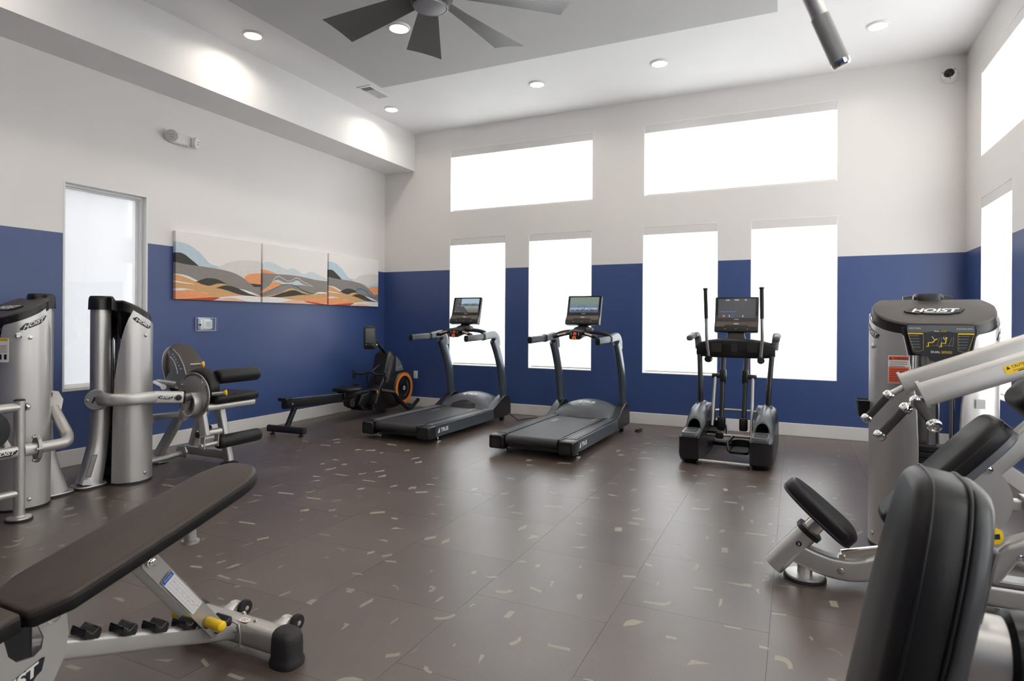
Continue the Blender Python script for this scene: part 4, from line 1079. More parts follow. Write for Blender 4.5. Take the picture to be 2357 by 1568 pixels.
lay1 = [
 (BEI, [(0, 0.30), (0.38, 0.46), (0.6, 0.62), (0.8, 0.68), (1, 0.68)]),
 (BLU, [(0, 0.84), (0.12, 0.82), (0.25, 0.72), (0.38, 0.56), (0.48, 0.53), (0.55, 0.45), (1, 0.3)]),
 (BEI, [(0, 0.3), (0.36, 0.44), (0.48, 0.53), (0.6, 0.62), (0.8, 0.68), (1, 0.68)], [(0, 0.45), (0.36, 0.45), (1, 0.3)]),
 (ORA, [(0, 0.1), (0.72, 0.30), (0.82, 0.44), (0.93, 0.48), (1, 0.48)]),
 (DRK, [(0, 0.68), (0.06, 0.68), (0.16, 0.60), (0.28, 0.48), (0.4, 0.4), (1, 0.3)]),
 (GRY, [(0, 0.54), (0.12, 0.52), (0.3, 0.51), (0.5, 0.49), (0.68, 0.44), (0.84, 0.32), (0.93, 0.22), (1, 0.10)]),
 (WHT, [(0, 0.37), (0.1, 0.36), (0.22, 0.30), (0.34, 0.25), (0.6, 0.22), (0.8, 0.22), (1, 0.18)]),
 (GRY, [(0, 0.34), (0.2, 0.3), (0.3, 0.28), (0.6, 0.27), (0.8, 0.25), (1, 0.26)], [(0, 0.34), (0.2, 0.31), (0.34, 0.27), (0.55, 0.2), (0.75, 0.2), (1, 0.10)]),
 (DRK, [(0, 0.20), (0.22, 0.28), (0.34, 0.34), (0.46, 0.33), (0.56, 0.27), (0.64, 0.23), (0.72, 0.18), (1, 0.1)]),
 (TANC, [(0, 0.36), (0.1, 0.33), (0.22, 0.27), (0.34, 0.225), (0.48, 0.27), (0.58, 0.255), (0.68, 0.20), (0.8, 0.14), (1, 0.1)]),
 (WHT, [(0, 0.27), (0.12, 0.25), (0.3, 0.235), (0.4, 0.2), (1, 0.15)], [(0, 0.25), (0.12, 0.236), (0.3, 0.227), (0.4, 0.21), (1, 0.19)]),
 (ORA, [(0, 0.31), (0.15, 0.26), (0.3, 0.235), (0.4, 0.2), (1, 0.15)], [(0, 0.29), (0.15, 0.245), (0.3, 0.223), (0.4, 0.215), (1, 0.19)]),
 (DRK, [(0, 0.1), (0.44, 0.20), (0.54, 0.245), (0.64, 0.235), (0.76, 0.18), (0.88, 0.12), (1, 0.09)], [(0, 0.1), (0.44, 0.195), (0.56, 0.17), (0.7, 0.12), (0.84, 0.095), (1, 0.088)]),
 (WHT, [(0, 0.155), (0.05, 0.165), (0.12, 0.16), (0.24, 0.13), (0.4, 0.1), (1, 0.1)], [(0, 0.13), (0.05, 0.13), (0.14, 0.145), (0.24, 0.12), (0.4, 0.1), (1, 0.1)]),
 (ORA, [(0, 0.13), (0.08, 0.13), (0.18, 0.14), (0.26, 0.125), (0.36, 0.09), (0.46, 0.06), (0.6, 0.03), (1, 0.0)]),
 (WHT, [(0, 0.0), (0.34, 0.03), (0.5, 0.06), (0.68, 0.09), (0.8, 0.10), (1, 0.09)]),
 (RED_, [(0, 0.0), (0.1, 0.01), (0.24, 0.028), (0.36, 0.045), (0.48, 0.05), (0.6, 0.03), (1, 0.0)], [(0, 0), (0.4, 0.0), (0.46, 0.03), (0.5, 0.05), (1, 0.05)]),
 (PNK, [(0, 0.0), (0.42, 0.0), (0.52, 0.04), (0.62, 0.055), (0.75, 0.03), (0.85, 0.0), (1, 0.0)]),
]
lay2 = [
 ((0.66, 0.72, 0.74), [(0, 0.66), (0.1, 0.70), (0.2, 0.66), (0.34, 0.60), (0.45, 0.63), (0.6, 0.55), (0.72, 0.60), (0.85, 0.56), (1, 0.5)]),
 (ORA, [(0, 0.56), (0.1, 0.54), (0.2, 0.5), (0.28, 0.40), (1, 0.3)]),
 (GRY, [(0, 0.50), (0.2, 0.50), (0.4, 0.505), (0.6, 0.49), (0.8, 0.46), (1, 0.45)]),
 ((0.60, 0.70, 0.72), [(0, 0.2), (0.12, 0.34), (0.2, 0.40), (0.3, 0.37), (0.42, 0.38), (0.5, 0.42), (0.6, 0.36), (0.75, 0.33), (1, 0.3)], [(0, 0.2), (0.15, 0.36), (0.3, 0.33), (0.45, 0.33), (0.6, 0.32), (0.8, 0.30), (1, 0.30)]),
 (WHT, [(0, 0.2), (0.1, 0.3), (0.22, 0.47), (0.28, 0.44), (0.38, 0.40), (0.5, 0.47), (0.58, 0.42), (0.7, 0.36), (0.85, 0.30), (1, 0.3)], [(0, 0.2), (0.1, 0.29), (0.22, 0.46), (0.28, 0.432), (0.38, 0.393), (0.5, 0.46), (0.58, 0.412), (0.7, 0.353), (0.85, 0.294), (1, 0.296)]),
 (ORA, [(0, 0.2), (0.06, 0.25), (0.16, 0.36), (0.3, 0.30), (1, 0.1)]),
 (GRY, [(0, 0.16), (0.1, 0.22), (0.25, 0.30), (0.4, 0.32), (0.55, 0.34), (0.75, 0.33), (1, 0.32)]),
 (DRK, [(0, 0.1), (0.1, 0.2), (0.22, 0.29), (0.34, 0.34), (0.46, 0.33), (0.6, 0.25), (0.75, 0.2), (1, 0.15)], [(0, 0.1), (0.1, 0.195), (0.22, 0.28), (0.34, 0.33), (0.46, 0.318), (0.6, 0.235), (0.75, 0.18), (1, 0.14)]),
 (TANC, [(0, 0.1), (0.25, 0.18), (0.4, 0.27), (0.5, 0.25), (0.65, 0.2), (0.8, 0.19), (1, 0.2)]),
 (DRK, [(0, 0.09), (0.12, 0.11), (0.3, 0.19), (0.46, 0.24), (0.6, 0.19), (0.72, 0.18), (0.85, 0.2), (1, 0.2)], [(0, 0.09), (0.15, 0.095), (0.36, 0.12), (0.56, 0.16), (0.72, 0.175), (0.8, 0.2), (1, 0.21)]),
 (WHT, [(0, 0.1), (0.7, 0.14), (0.84, 0.23), (0.93, 0.24), (1, 0.23)], [(0, 0.1), (0.7, 0.14), (0.84, 0.205), (0.93, 0.2), (1, 0.2)]),
 (TANC, [(0, 0.05), (0.3, 0.06), (0.5, 0.13), (0.7, 0.17), (0.85, 0.2), (1, 0.22)], [(0, 0.0), (0.3, 0.05), (1, 0.06)]),
 (ORA, [(0, 0.0), (0.5, 0.04), (0.65, 0.075), (0.8, 0.12), (0.9, 0.125), (1, 0.12)]),
 (WHT, [(0, 0.09), (0.15, 0.10), (0.3, 0.085), (0.45, 0.065), (0.6, 0.05), (0.8, 0.03), (1, 0.02)]),
 (PNK, [(0, 0.0), (0.22, 0.0), (0.34, 0.04), (0.48, 0.06), (0.62, 0.03), (0.75, 0.0), (1, 0.0)]),
 (RED_, [(0, 0.0), (0.55, 0.0), (0.62, 0.045), (0.75, 0.04), (0.9, 0.02), (1, 0.01)], [(0, 0), (0.6, 0.04), (0.72, 0.015), (0.85, 0.0), (1, 0)]),
]
lay3 = list(lay1[:5]) + [(BLU, [(0, 0.3), (0.38, 0.40), (0.5, 0.47), (0.62, 0.48), (0.78, 0.44), (0.9, 0.48), (1, 0.50)]),
  (ORA, [(0, 0.1), (0.72, 0.34), (0.82, 0.40), (0.93, 0.43), (1, 0.43)])] + list(lay1[5:8]) + \
 [((0.05, 0.20, 0.38), [(0, 0.2), (0.44, 0.26), (0.58, 0.36), (0.7, 0.345), (0.84, 0.22), (1, 0.2)], [(0, 0.2), (0.44, 0.25), (0.58, 0.335), (0.7, 0.325), (0.84, 0.20), (1, 0.185)])] + list(lay1[8:])
clab = ['canvas print of layered hills with a blue slope, the one closest to the frosted window', 'canvas print of pale mountains, the middle of the three panels', 'canvas print of layered hills with a blue wave, the one closest to the corner']
for i, (ya, yb, lay) in enumerate(((4.129, 5.231, lay1), (5.240, 6.351, lay2), (6.362, 7.452, lay3))):
    t = thing('canvas_print', (-L, ya, 1.497), clab[i], 'wall art', 'three canvas prints in a row')
    cm = canvas_material('canvas_paint', i, lay, None)
    m = MB(); w_ = yb - ya - 0.016
    o = m.bx((-L + 0.004, ya, 1.497), (-L + 0.046, yb - 0.016, 2.197)).build('canvas', cm, t, bevel=0.003)
    # unit coordinates along the picture for the paint
    me = o.data
    for q in me.vertices: q.co = (q.co.x, q.co.y / w_, q.co.z / 0.70)
    o.scale = (1, w_, 0.70)
    MB().bx((-L + 0.001, ya + 0.03, 1.53), (-L + 0.004, yb - 0.036, 2.16)).build('stretcher_bar', 'wood_brown', t, smooth=0)

# outdoors, seen only faintly through the shades
struct(MB().bx((-40, -30, -0.35), (40, 60, -0.25)).build('ground', 'concrete', smooth=0))

# ------------------------------------------------------------------ treadmills
def screen_material(name, kind):
    m = bpy.data.materials.new(name); m.use_nodes = True
    nt = m.node_tree; b = nt.nodes['Principled BSDF']
    b.inputs['Roughness'].default_value = 0.15; b.inputs['Base Color'].default_value = (0.01, 0.01, 0.012, 1)
    tc = nt.nodes.new('ShaderNodeTexCoord')
    no = nt.nodes.new('ShaderNodeTexNoise'); no.inputs['Scale'].default_value = 9 if kind == 'road' else 5; no.inputs['Detail'].default_value = 5
    mp = nt.nodes.new('ShaderNodeMapping'); mp.inputs['Scale'].default_value = (1, 1, 2.2) if kind == 'road' else (3.4, 1, 0.6)
    nt.links.new(tc.outputs['Generated'], mp.inputs[0]); nt.links.new(mp.outputs[0], no.inputs['Vector'])
    s = nt.nodes.new('ShaderNodeSeparateXYZ'); nt.links.new(tc.outputs['Generated'], s.inputs[0])
    ad = nt.nodes.new('ShaderNodeMath'); ad.operation = 'MULTIPLY_ADD'; ad.inputs[1].default_value = 0.35 if kind == 'road' else 0.9
    nt.links.new(no.outputs[0], ad.inputs[0]); nt.links.new(s.outputs['Z'], ad.inputs[2])
    cr = nt.nodes.new('ShaderNodeValToRGB'); r = cr.color_ramp
    if kind == 'road':
        stops = [(0.12, (0.16, 0.12, 0.09)), (0.35, (0.22, 0.16, 0.12)), (0.47, (0.16, 0.26, 0.25)), (0.60, (0.30, 0.36, 0.36)), (0.70, (0.09, 0.10, 0.10)), (0.80, (0.13, 0.13, 0.14)), (0.84, (0.40, 0.50, 0.60)), (1.0, (0.36, 0.48, 0.62))]
    else:
        stops = [(0.15, (0.04, 0.06, 0.10)), (0.40, (0.10, 0.15, 0.24)), (0.55, (0.04, 0.06, 0.11)), (0.70, (0.22, 0.28, 0.36)), (0.85, (0.10, 0.17, 0.30)), (1.0, (0.20, 0.26, 0.22))]
    r.elements[0].position = stops[0][0]; r.elements[0].color = (*stops[0][1], 1)
    r.elements[1].position = stops[-1][0]; r.elements[1].color = (*stops[-1][1], 1)
    for p_, c_ in stops[1:-1]: e = r.elements.new(p_); e.color = (*c_, 1)
    nt.links.new(ad.outputs[0], cr.inputs[0])
    nt.links.new(cr.outputs[0], b.inputs['Emission Color']); b.inputs['Emission Strength'].default_value = 0.75
    return m
def glow(name, c, s=0.8):
    m = mat(name, (0.02, 0.02, 0.02), 0.2)
    b = m.node_tree.nodes['Principled BSDF']; b.inputs['Emission Color'].default_value = (*c, 1); b.inputs['Emission Strength'].default_value = s
    M[name] = m
glow('glow_blue', (0.07, 0.22, 0.62)); glow('glow_white', (0.75, 0.8, 0.85), 0.7); glow('glow_red', (0.9, 0.12, 0.09), 0.7); glow('glow_green', (0.1, 0.5, 0.15), 0.5); glow('glow_dim', (0.05, 0.08, 0.13), 0.6); glow('screen_grey', (0.045, 0.047, 0.052), 1.0)

def console_display(t, w, zb, zt, yb, yt, kind):
    """tilted touch screen housing: from lower lip (yb, zb) to top edge (yt, zt), user side is -y"""
    ey = V((0, yt - yb, zt - zb)).normalized(); ex = V((1, 0, 0)); nz = ex.cross(ey)  # towards the user
    hgt = math.hypot(yt - yb, zt - zb); o = V((0, yb, zb))
    P = lambda x, v, d=0.0: o + ex * x + ey * v + nz * d
    prof = [(-0.035, 0.0), (0.028, 0.0), (0.034, 0.01), (0.034, 0.055), (0.004, 0.115), (0.0, hgt), (-0.018, hgt + 0.004), (-0.035, hgt - 0.02)]
    bm_ = MB()
    rings = []
    for x, k in ((-w / 2, 0.97), (-w / 2 + 0.004, 1.0), (w / 2 - 0.004, 1.0), (w / 2, 0.97)):
        rings.append([P(x, (v - hgt / 2) * k + hgt / 2, d * k) for d, v in prof])
    bm_.loft(rings)
    hs = bm_.build('display_housing', 'black_plastic', t, smooth=30)
    for sgn in (-1, 1):
        m = MB(); pr = [(-0.034, 0.006), (0.027, 0.006), (0.030, 0.05), (0.001, 0.112), (-0.003, hgt - 0.004), (-0.033, hgt - 0.02)]
        m.loft([[P(sgn * (w / 2), v, d) for d, v in pr], [P(sgn * (w / 2 + 0.004), v, d) for d, v in pr]])
        m.build('side_cap', 'grey_plastic', hs, smooth=30)
    # touch screen glass
    sw, s0, s1 = w - 0.012, 0.120, hgt - 0.006
    m = MB(); m.prism(rrect(sw, s1 - s0, 0.012), P(0, (s0 + s1) / 2, -0.001), ex, ey, 0.004)
    gl = m.build('screen_glass', 'black_gloss', hs, smooth=30)
    iw, i0, i1 = w - 0.05, 0.152, hgt - 0.018
    ih = i1 - i0; ic = (i0 + i1) / 2
    d0 = 0.0036
    if kind == 'road':
        m = MB(); m.flat([(-iw / 2, -ih / 2), (-iw * 0.24, -ih / 2), (-iw * 0.24, ih / 2), (-iw / 2, ih / 2)], P(0, ic, d0), ex, ey); m.build('screen_menu', 'screen_grey', gl, smooth=0)
        m = MB(); m.flat([(-iw * 0.24, -ih / 2), (iw / 2, -ih / 2), (iw / 2, ih / 2), (-iw * 0.24, ih / 2)], P(0, ic, d0), ex, ey); m.build('screen_picture', screen_material('road_video', 'road'), gl, smooth=0)
        m = MB(); m.flat([(-iw * 0.24, -ih / 2), (iw * 0.10, -ih / 2), (-iw * 0.12, -ih * 0.06), (-iw * 0.24, -ih * 0.08)], P(0, ic, d0 + 0.0004), ex, ey); m.build('screen_road', 'screen_grey', gl, smooth=0)
        for mm, u, v, r in (('glow_green', -0.37, 0.28, 0.006), ('glow_white', -0.37, 0.0, 0.004), ('glow_white', -0.44, -0.42, 0.004), ('glow_red', -0.37, -0.42, 0.005), ('glow_white', -0.30, -0.42, 0.004)):
            k = MB(); k.flat(circ(r, 10), P(iw * u, ic + ih * v, d0 + 0.0005), ex, ey); k.build('screen_icon', mm, gl, smooth=0)
        k = MB(); text(k, 'TRUE', P(-iw * 0.34, ic + ih * 0.43, d0 + 0.0005), ex, ey, 0.028); k.build('screen_text', 'glow_white', gl, smooth=0)
        k = MB(); k.box(P(-iw * 0.37, ic - ih * 0.25, d0 + 0.0005), (0.035, 0.003, 0.0005)); k.build('screen_icon', 'glow_white', gl, smooth=0)
    elif kind == 'gym':
        m = MB(); m.flat([(-iw / 2, -ih / 2), (iw / 2, -ih / 2), (iw / 2, ih / 2), (-iw / 2, ih / 2)], P(0, ic, d0), ex, ey); m.build('screen_picture', screen_material('gym_video', 'gym'), gl, smooth=0)
        k = MB(); text(k, 'INTENSITY MATTERS', P(0.0, ic - ih * 0.26, d0 + 0.0006), ex, ey, iw * 0.92, ih * 0.10, bold=0.01); k.build('screen_text', 'glow_white', gl, smooth=0)
    else:
        m = MB(); m.flat([(-iw / 2, -ih / 2), (iw / 2, -ih / 2), (iw / 2, ih / 2), (-iw / 2, ih / 2)], P(0, ic, d0), ex, ey); m.build('screen_picture', 'screen_grey', gl, smooth=0)
        for i in range(11):
            k = MB(); x = -iw * 0.40 + i * iw * 0.075; k.flat([(x - .007, -.004), (x + .007, -.004), (x + .007, .004), (x - .007, .004)], P(0, ic - ih * 0.17, d0 + 0.0006), ex, ey); k.build('screen_bar', 'glow_blue' if i < 6 else 'glow_dim', gl, smooth=0)
        fr = MB()
        for a_, b_ in (((-0.46, -0.29), (0.46, -0.283)), ((-0.46, 0.37), (0.46, 0.377)), ((-0.46, -0.29), (-0.456, 0.37)), ((0.456, -0.29), (0.46, 0.37))):
            fr.flat([(a_[0] * iw, a_[1] * ih), (b_[0] * iw, a_[1] * ih), (b_[0] * iw, b_[1] * ih), (a_[0] * iw, b_[1] * ih)], P(0, ic, d0 + 0.0005), ex, ey)
        fr.build('screen_frame', 'glow_dim', gl, smooth=0)
        k = MB(); k.flat(circ(0.011, 20), P(-iw * 0.34, ic - ih * 0.40, d0 + 0.0006), ex, ey); k.build('screen_icon', 'glow_red', gl, smooth=0)
        for body, u, wd in (('6:34', -0.24, 0.034), ('19:53', 0.0, 0.042), ('56', 0.24, 0.02)):
            k = MB(); text(k, body, P(iw * u, ic + ih * 0.44, d0 + 0.0006), ex, ey, wd, bold=0.02); k.build('screen_text', 'glow_white', gl, smooth=0)
        for body, u in (('1', -0.19), ('8', 0.17)):
            k = MB(); text(k, body, P(iw * u, ic - ih * 0.40, d0 + 0.0006), ex, ey, 0.007 if body == '1' else 0.011, 0.020); k.build('screen_text', 'glow_white', gl, smooth=0)
        for sg in (1, -1):
            k = MB(); k.flat([(-0.014, 0.006 * sg), (0, 0.016 * sg), (0.014, 0.006 * sg), (0.014, 0.009 * sg), (0, 0.019 * sg), (-0.014, 0.009 * sg)], P(-iw * 0.10, ic - ih * 0.40, d0 + 0.0006), ex, ey); k.build('screen_icon', 'glow_blue', gl, smooth=0)
    logo_true(gl, P(0, 0.137, d0 + 0.0004), ex, ey, 0.045, 'white_print')
    # brown lower strip with a handle pocket
    ey2 = (P(0, 0.115, 0.004) - P(0, 0.055, 0.034)).normalized(); n2 = ex.cross(ey2); o2 = P(0, 0.085, 0.0195) + n2 * 0.0008
    k = MB(); q = w / 2 - 0.006
    k.flat([(-q, -0.032), (-q * 0.58, -0.032), (-q * 0.52, -0.012), (q * 0.52, -0.012), (q * 0.58, -0.032), (q, -0.032), (q * 0.99, 0.030), (-q * 0.99, 0.030)], o2, ex, ey2)
    k.build('trim_strip', 'wood_brown', hs, smooth=0)
    k = MB(); k.flat(rrect(0.046, 0.008, 0.002), o2 + n2 * 0.0005 + ey2 * 0.004, ex, ey2); k.build('key_label', 'white_print', hs, smooth=0)
    for u in (-0.28, 0.0, 0.3):
        k = MB(); k.flat(rrect(0.016, 0.006, 0.001), P(w * u * 0.9, 0.034, 0.0346), ex, ey); k.build('port_label', 'grey_print', hs, smooth=0)
    return hs

def treadmill(loc, rot, label, kind):
    t = thing('treadmill', loc, label, 'treadmill', 'two treadmills facing the windows', rotz=rot, local=True)
    HW = 0.435
    # deck frame
    m = MB(); m.bx((-HW + 0.02, 0.10, 0.055), (HW - 0.02, 1.86, 0.10)); m.build('deck_frame', 'grey_plastic', t, bevel=0.004)
    m = MB(); m.bx((-0.268, 0.055, 0.172), (0.268, 1.50, 0.190)); m.cyl((-0.268, 0.052, 0.143), (0.268, 0.052, 0.143), 0.047, n=28); m.bx((-0.268, 0.05, 0.096), (0.268, 1.5, 0.102))
    bl = m.build('running_belt', 'belt', t, bevel=0.0)
    for sx in (-0.21, 0.17):
        for k in range(4):
            q = MB(); yy = (0.98 if sx < 0 else 1.22) + k * 0.05
            q.flat([(0, 0), (0.045, 0.0), (0.055, 0.022), (0.01, 0.022)], (sx, yy, 0.1904), (1, 0, 0), (0, 1, 0)); q.build('belt_print', 'tan', bl, smooth=0)
    if kind == 'road':
        q = MB(); q.flat([(-0.266, 0), (0.266, 0.0), (0.266, 0.055), (-0.266, 0.055)], (0, 1.16, 0.1903), (1, 0, 0), (0, 1, 0)); q.build('belt_seam', 'dark_print', bl, smooth=0)
    for s in (-1, 1):
        # side rail with ribbed foot step
        m = MB(); m.bx((s * 0.272, 0.11, 0.10), (s * (HW - 0.004), 1.55, 0.186)); rail = m.build('side_rail', 'steel_blue', t, bevel=0.004)
        for k in range(5):
            q = MB(); xc = s * (0.30 + k * 0.027); q.bx((xc - 0.0095, 0.12, 0.186), (xc + 0.0095, 1.50, 0.1925)); q.build('step_rib', 'grey_plastic' if k in (1, 2, 3) else 'black_plastic', rail, bevel=0.002)
        m = MB(); m.bx((s * (HW - 0.004), 0.115, 0.068), (s * HW, 1.86, 0.186)); sp = m.build('side_panel', 'steel_blue', t, bevel=0.002)
        if s > 0: logo_true(sp, (HW + 0.0008, 0.27, 0.128), (0, 1, 0), (0, 0, 1), 0.21)
        else: logo_true(sp, (-HW - 0.0008, 0.27, 0.128), (0, -1, 0), (0, 0, 1), 0.21)
        # rear end cap
        m = MB(); rings = []
        for y, k in ((-0.012, 0.86), (-0.004, 0.95), (0.03, 1.0), (0.12, 1.0)):
            rings.append([V((s * 0.362 + a * k, y, 0.120 + b * k)) for a, b in rrect(0.158, 0.135, 0.018)])
        m.loft(rings); ec = m.build('rear_cap', 'black_plastic', t, smooth=40)
        m = MB(); m.prism(rrect(0.085, 0.07, 0.012), (s * 0.362, -0.0125, 0.115), (1, 0, 0), (0, 0, 1), 0.002); m.build('cap_inset', 'rubber', ec, smooth=30)
        for dz in (0.0, 0.02): 
            k = MB(); bolt(k, (s * 0.362 - 0.01, -0.0145, 0.105 + dz), (0, -1, 0), 0.004, 0.002); k.build('screw', 'dark_print', ec)
        m = MB(); m.bx((s * 0.283, -0.004, 0.092), (s * 0.302, 0.12, 0.197)); m.build('belt_guide', 'black_plastic', t, bevel=0.006)
        # levelling foot
        m = MB(); m.lathe([(0.0, 0), (0.034, 0.0), (0.034, 0.012), (0.016, 0.018), (0.010, 0.022), (0.010, 0.06), (0.001, 0.06)], (s * 0.385, 0.24, 0), (0, 0, 1), 24); m.build('levelling_foot', 'chrome', t)
        m = MB(); m.cyl((s * 0.40, 1.76, 0.035), (s * 0.36, 1.76, 0.035), 0.035, n=20); m.build('transport_wheel', 'rubber', t)
        # upright: curved oval post
        path = spline([(s * 0.395, 1.80, 0.20), (s * 0.395, 1.765, 0.42), (s * 0.395, 1.70, 0.68), (s * 0.393, 1.60, 0.90), (s * 0.390, 1.50, 1.06)], 7)
        m = MB(); m.tube(path, 0, prof=oval(0.068, 0.135, 24, 3.0), up=(1, 0, 0) if False else (0, 1, 0), scale=lambda u: (1, 1.0 + 0.06 * abs(u - 0.5))); m.build('upright', 'steel_blue', t, smooth=50)
        # knuckle and hand grip
        m = MB(); pk = spline([(s * 0.388, 1.60, 0.98), (s * 0.388, 1.58, 1.07), (s * 0.388, 1.50, 1.118), (s * 0.388, 1.38, 1.112), (s * 0.388, 1.24, 1.100)], 6)
        m.tube(pk, 0, prof=oval(0.105, 0.075, 22, 3.0), up=(1, 0, 0), scale=lambda u: (1.15 - 0.38 * u, 1)); m.build('arm_knuckle', 'knuckle_grey', t, smooth=50)
        m = MB(); m.tube([(s * 0.388, 1.27, 1.100), (s * 0.388, 1.22, 1.098)], 0, prof=oval(0.090, 0.068, 22, 3.0), up=(1, 0, 0)); m.build('grip_collar', 'black_plastic', t, smooth=50)
        m = MB(); m.tube([(s * 0.388, 1.225, 1.098), (s * 0.388, 0.83, 1.086)], 0, prof=oval(0.076, 0.055, 22, 3.0), up=(1, 0, 0), end_round=0.012); gr = m.build('hand_grip', 'grey_grip', t, smooth=50)
        m = MB(); m.tube([(s * 0.388, 0.838, 1.0862), (s * 0.388, 0.822, 1.0858)], 0, prof=oval(0.077, 0.056, 22, 3.0), up=(1, 0, 0), end_round=0.006); m.build('grip_end', 'black_plastic', gr, smooth=50)
        # dark handlebar arch to the centre
        m = MB(); m.tube(spline([(s * 0.36, 1.42, 1.115), (s * 0.27, 1.44, 1.155), (s * 0.16, 1.42, 1.175), (s * 0.04, 1.38, 1.175)], 6), 0, prof=oval(0.05, 0.062, 18), up=(0, 1, 0)); m.build('handlebar', 'rubber', t, smooth=60)
        # pulse grip with metal plate
        m = MB(); m.tube(spline([(s * 0.06, 1.26, 1.165), (s * 0.14, 1.22, 1.150), (s * 0.25, 1.19, 1.118)], 5), 0.021, 14, end_round=0.010); pg = m.build('pulse_grip', 'black_plastic', t, smooth=60)
        m = MB(); m.tube([(s * 0.115, 1.210, 1.160), (s * 0.205, 1.180, 1.138)], 0, prof=oval(0.012, 0.030, 12), up=(0, 1, 0.4)); m.build('pulse_plate', 'tan', pg, smooth=60)
    m = MB(); m.bx((-0.28, 0.10, 0.058), (0.28, 0.13, 0.075)); m.build('rear_crossbar', 'steel_blue', t, bevel=0.003)
    # motor hood: arched centre and side fins
    m = MB(); rings = []
    for u in range(13):
        x = -0.345 + 0.69 * u / 12
        a = 1 - (abs(x) / 0.40) ** 2.2
        zt = 0.225 + 0.135 * a
        rings.append([V((x, 1.40 + 0.07 * (1 - a), 0.19)), V((x, 1.44 + 0.06 * (1 - a), 0.205 + 0.05 * a)), V((x, 1.52 + 0.04 * (1 - a), 0.21 + 0.105 * a)), V((x, 1.62, zt)), V((x, 1.78, zt)), V((x, 1.88, zt - 0.03)), V((x, 1.91, 0.15)), V((x, 1.91, 0.07)), V((x, 1.5, 0.07))])
    m.loft(rings); hd = m.build('motor_hood', 'grey_plastic', t, smooth=45)
    m = MB(); rings = []
    for u in range(13):
        x = -0.325 + 0.65 * u / 12
        a = 1 - (abs(x) / 0.33) ** 2.0
        rings.append([V((x, 1.385 + 0.09 * (1 - a), 0.191)), V((x, 1.425 + 0.07 * (1 - a), 0.196 + 0.058 * a)), V((x, 1.50 + 0.03 * (1 - a), 0.200 + 0.095 * a)), V((x, 1.515 + 0.03 * (1 - a), 0.200 + 0.08 * a)), V((x, 1.515, 0.191))])
    m.loft(rings); m.build('hood_lip', 'black_plastic' if kind == 'road' else 'grey_grip', hd, smooth=45)
    logo_true(hd, (0.02, 1.572, 0.3455), (1, 0, 0), (0, 0.91, 0.41), 0.20, 'white_print')
    for s in (-1, 1):
        m = MB(); pr = [(1.42, 0.188), (1.50, 0.225), (1.62, 0.29), (1.74, 0.335), (1.82, 0.335), (1.88, 0.30), (1.915, 0.22), (1.915, 0.07), (1.45, 0.07)]
        m.loft([[V((s * 0.340, y, z)) for y, z in pr], [V((s * 0.425, y, z)) for y, z in pr], [V((s * 0.437, y, 0.19 + (z - 0.19) * 0.93)) for y, z in pr]])
        m.build('hood_fin', 'black_plastic', t, smooth=35, bevel=0.004)
    # centre console
    m = MB(); m.loft([[V((a * k, 1.40, 1.165 + b * k)) for a, b in rrect(0.17, 0.085, 0.02)] for k in (1.0,)] + [[V((a, y, z + b)) for a, b in rrect(w_, h_, 0.02)] for y, z, w_, h_ in ((1.32, 1.165, 0.17, 0.09), (1.22, 1.148, 0.155, 0.10), (1.195, 1.135, 0.14, 0.09))])
    pod = m.build('stop_console', 'black_plastic', t, smooth=40)
    k = MB(); k.lathe([(0.0, 0), (0.021, 0), (0.021, 0.008), (0.015, 0.012), (0.001, 0.0125)], (0, 1.195, 1.152), (0, -1, 0.5), 24); k.build('stop_button', 'red', pod)
    k = MB(); k.lathe([(0.024, 0), (0.024, 0.008), (0.015, 0.009), (0.013, 0.003), (0.001, 0.003)], (-0.008, 1.190, 1.108), (0, -1, 0.15), 24); k.build('safety_key_socket', 'orange', pod)
    k = MB(); k.box((0.0, 1.215, 1.193), (0.034, 0.02, 0.010)); k.build('start_button', 'green', pod, bevel=0.004)
    for dx in (-0.045, 0.045):
        for dz in (0.0, 0.018):
            k = MB(); k.lathe([(0.007, 0), (0.006, 0.003), (0.001, 0.003)], (dx, 1.193, 1.145 + dz), (0, -1, 0.2), 12); k.build('speed_key', 'grey_print', pod)
    m = MB(); m.loft([[V((a, b + 1.42, 1.195)) for a, b in rrect(0.20, 0.15, 0.03)], [V((a, b + 1.45, 1.225)) for a, b in rrect(0.17, 0.12, 0.03)], [V((a, b + 1.47, 1.24)) for a, b in rrect(0.11, 0.08, 0.02)], [V((a, b + 1.485, 1.285)) for a, b in rrect(0.11, 0.06, 0.02)]]); m.build('display_neck', 'black_plastic', t, smooth=40)
    m = MB(); m.bx((0.075, 1.34, 1.175), (0.15, 1.42, 1.225)); m.build('console_bracket', 'grey_plastic', t, bevel=0.012)
    console_display(t, 0.405, 1.252, 1.595, 1.44, 1.53, kind)
    # safety tether
    m = MB()
    if kind == 'road': p_ = [(-0.005, 1.18, 1.10), (0.03, 1.17, 1.05), (0.035, 1.17, 0.97), (0.075, 1.17, 0.99), (0.11, 1.18, 1.06), (0.10, 1.17, 0.93), (0.07, 1.17, 0.90), (0.075, 1.17, 1.0), (0.09, 1.2, 1.12)]
    else: p_ = [(0.075, 1.22, 1.11), (0.082, 1.2, 1.05), (0.075, 1.19, 1.02), (0.10, 1.19, 1.02), (0.098, 1.2, 1.06), (0.10, 1.22, 1.115)]
    m.tube(spline(p_, 6), 0.0018, 6); m.build('safety_tether', 'dark_print', t)
    return t
treadmill((-2.262, 5.27, 0), -1.3, 'black treadmill between the other treadmill and the elliptical, its screen showing a gym', 'gym')
treadmill((-3.853, 5.32, 0), -1.0, 'black treadmill next to the rowing machine, its screen showing a road', 'road')
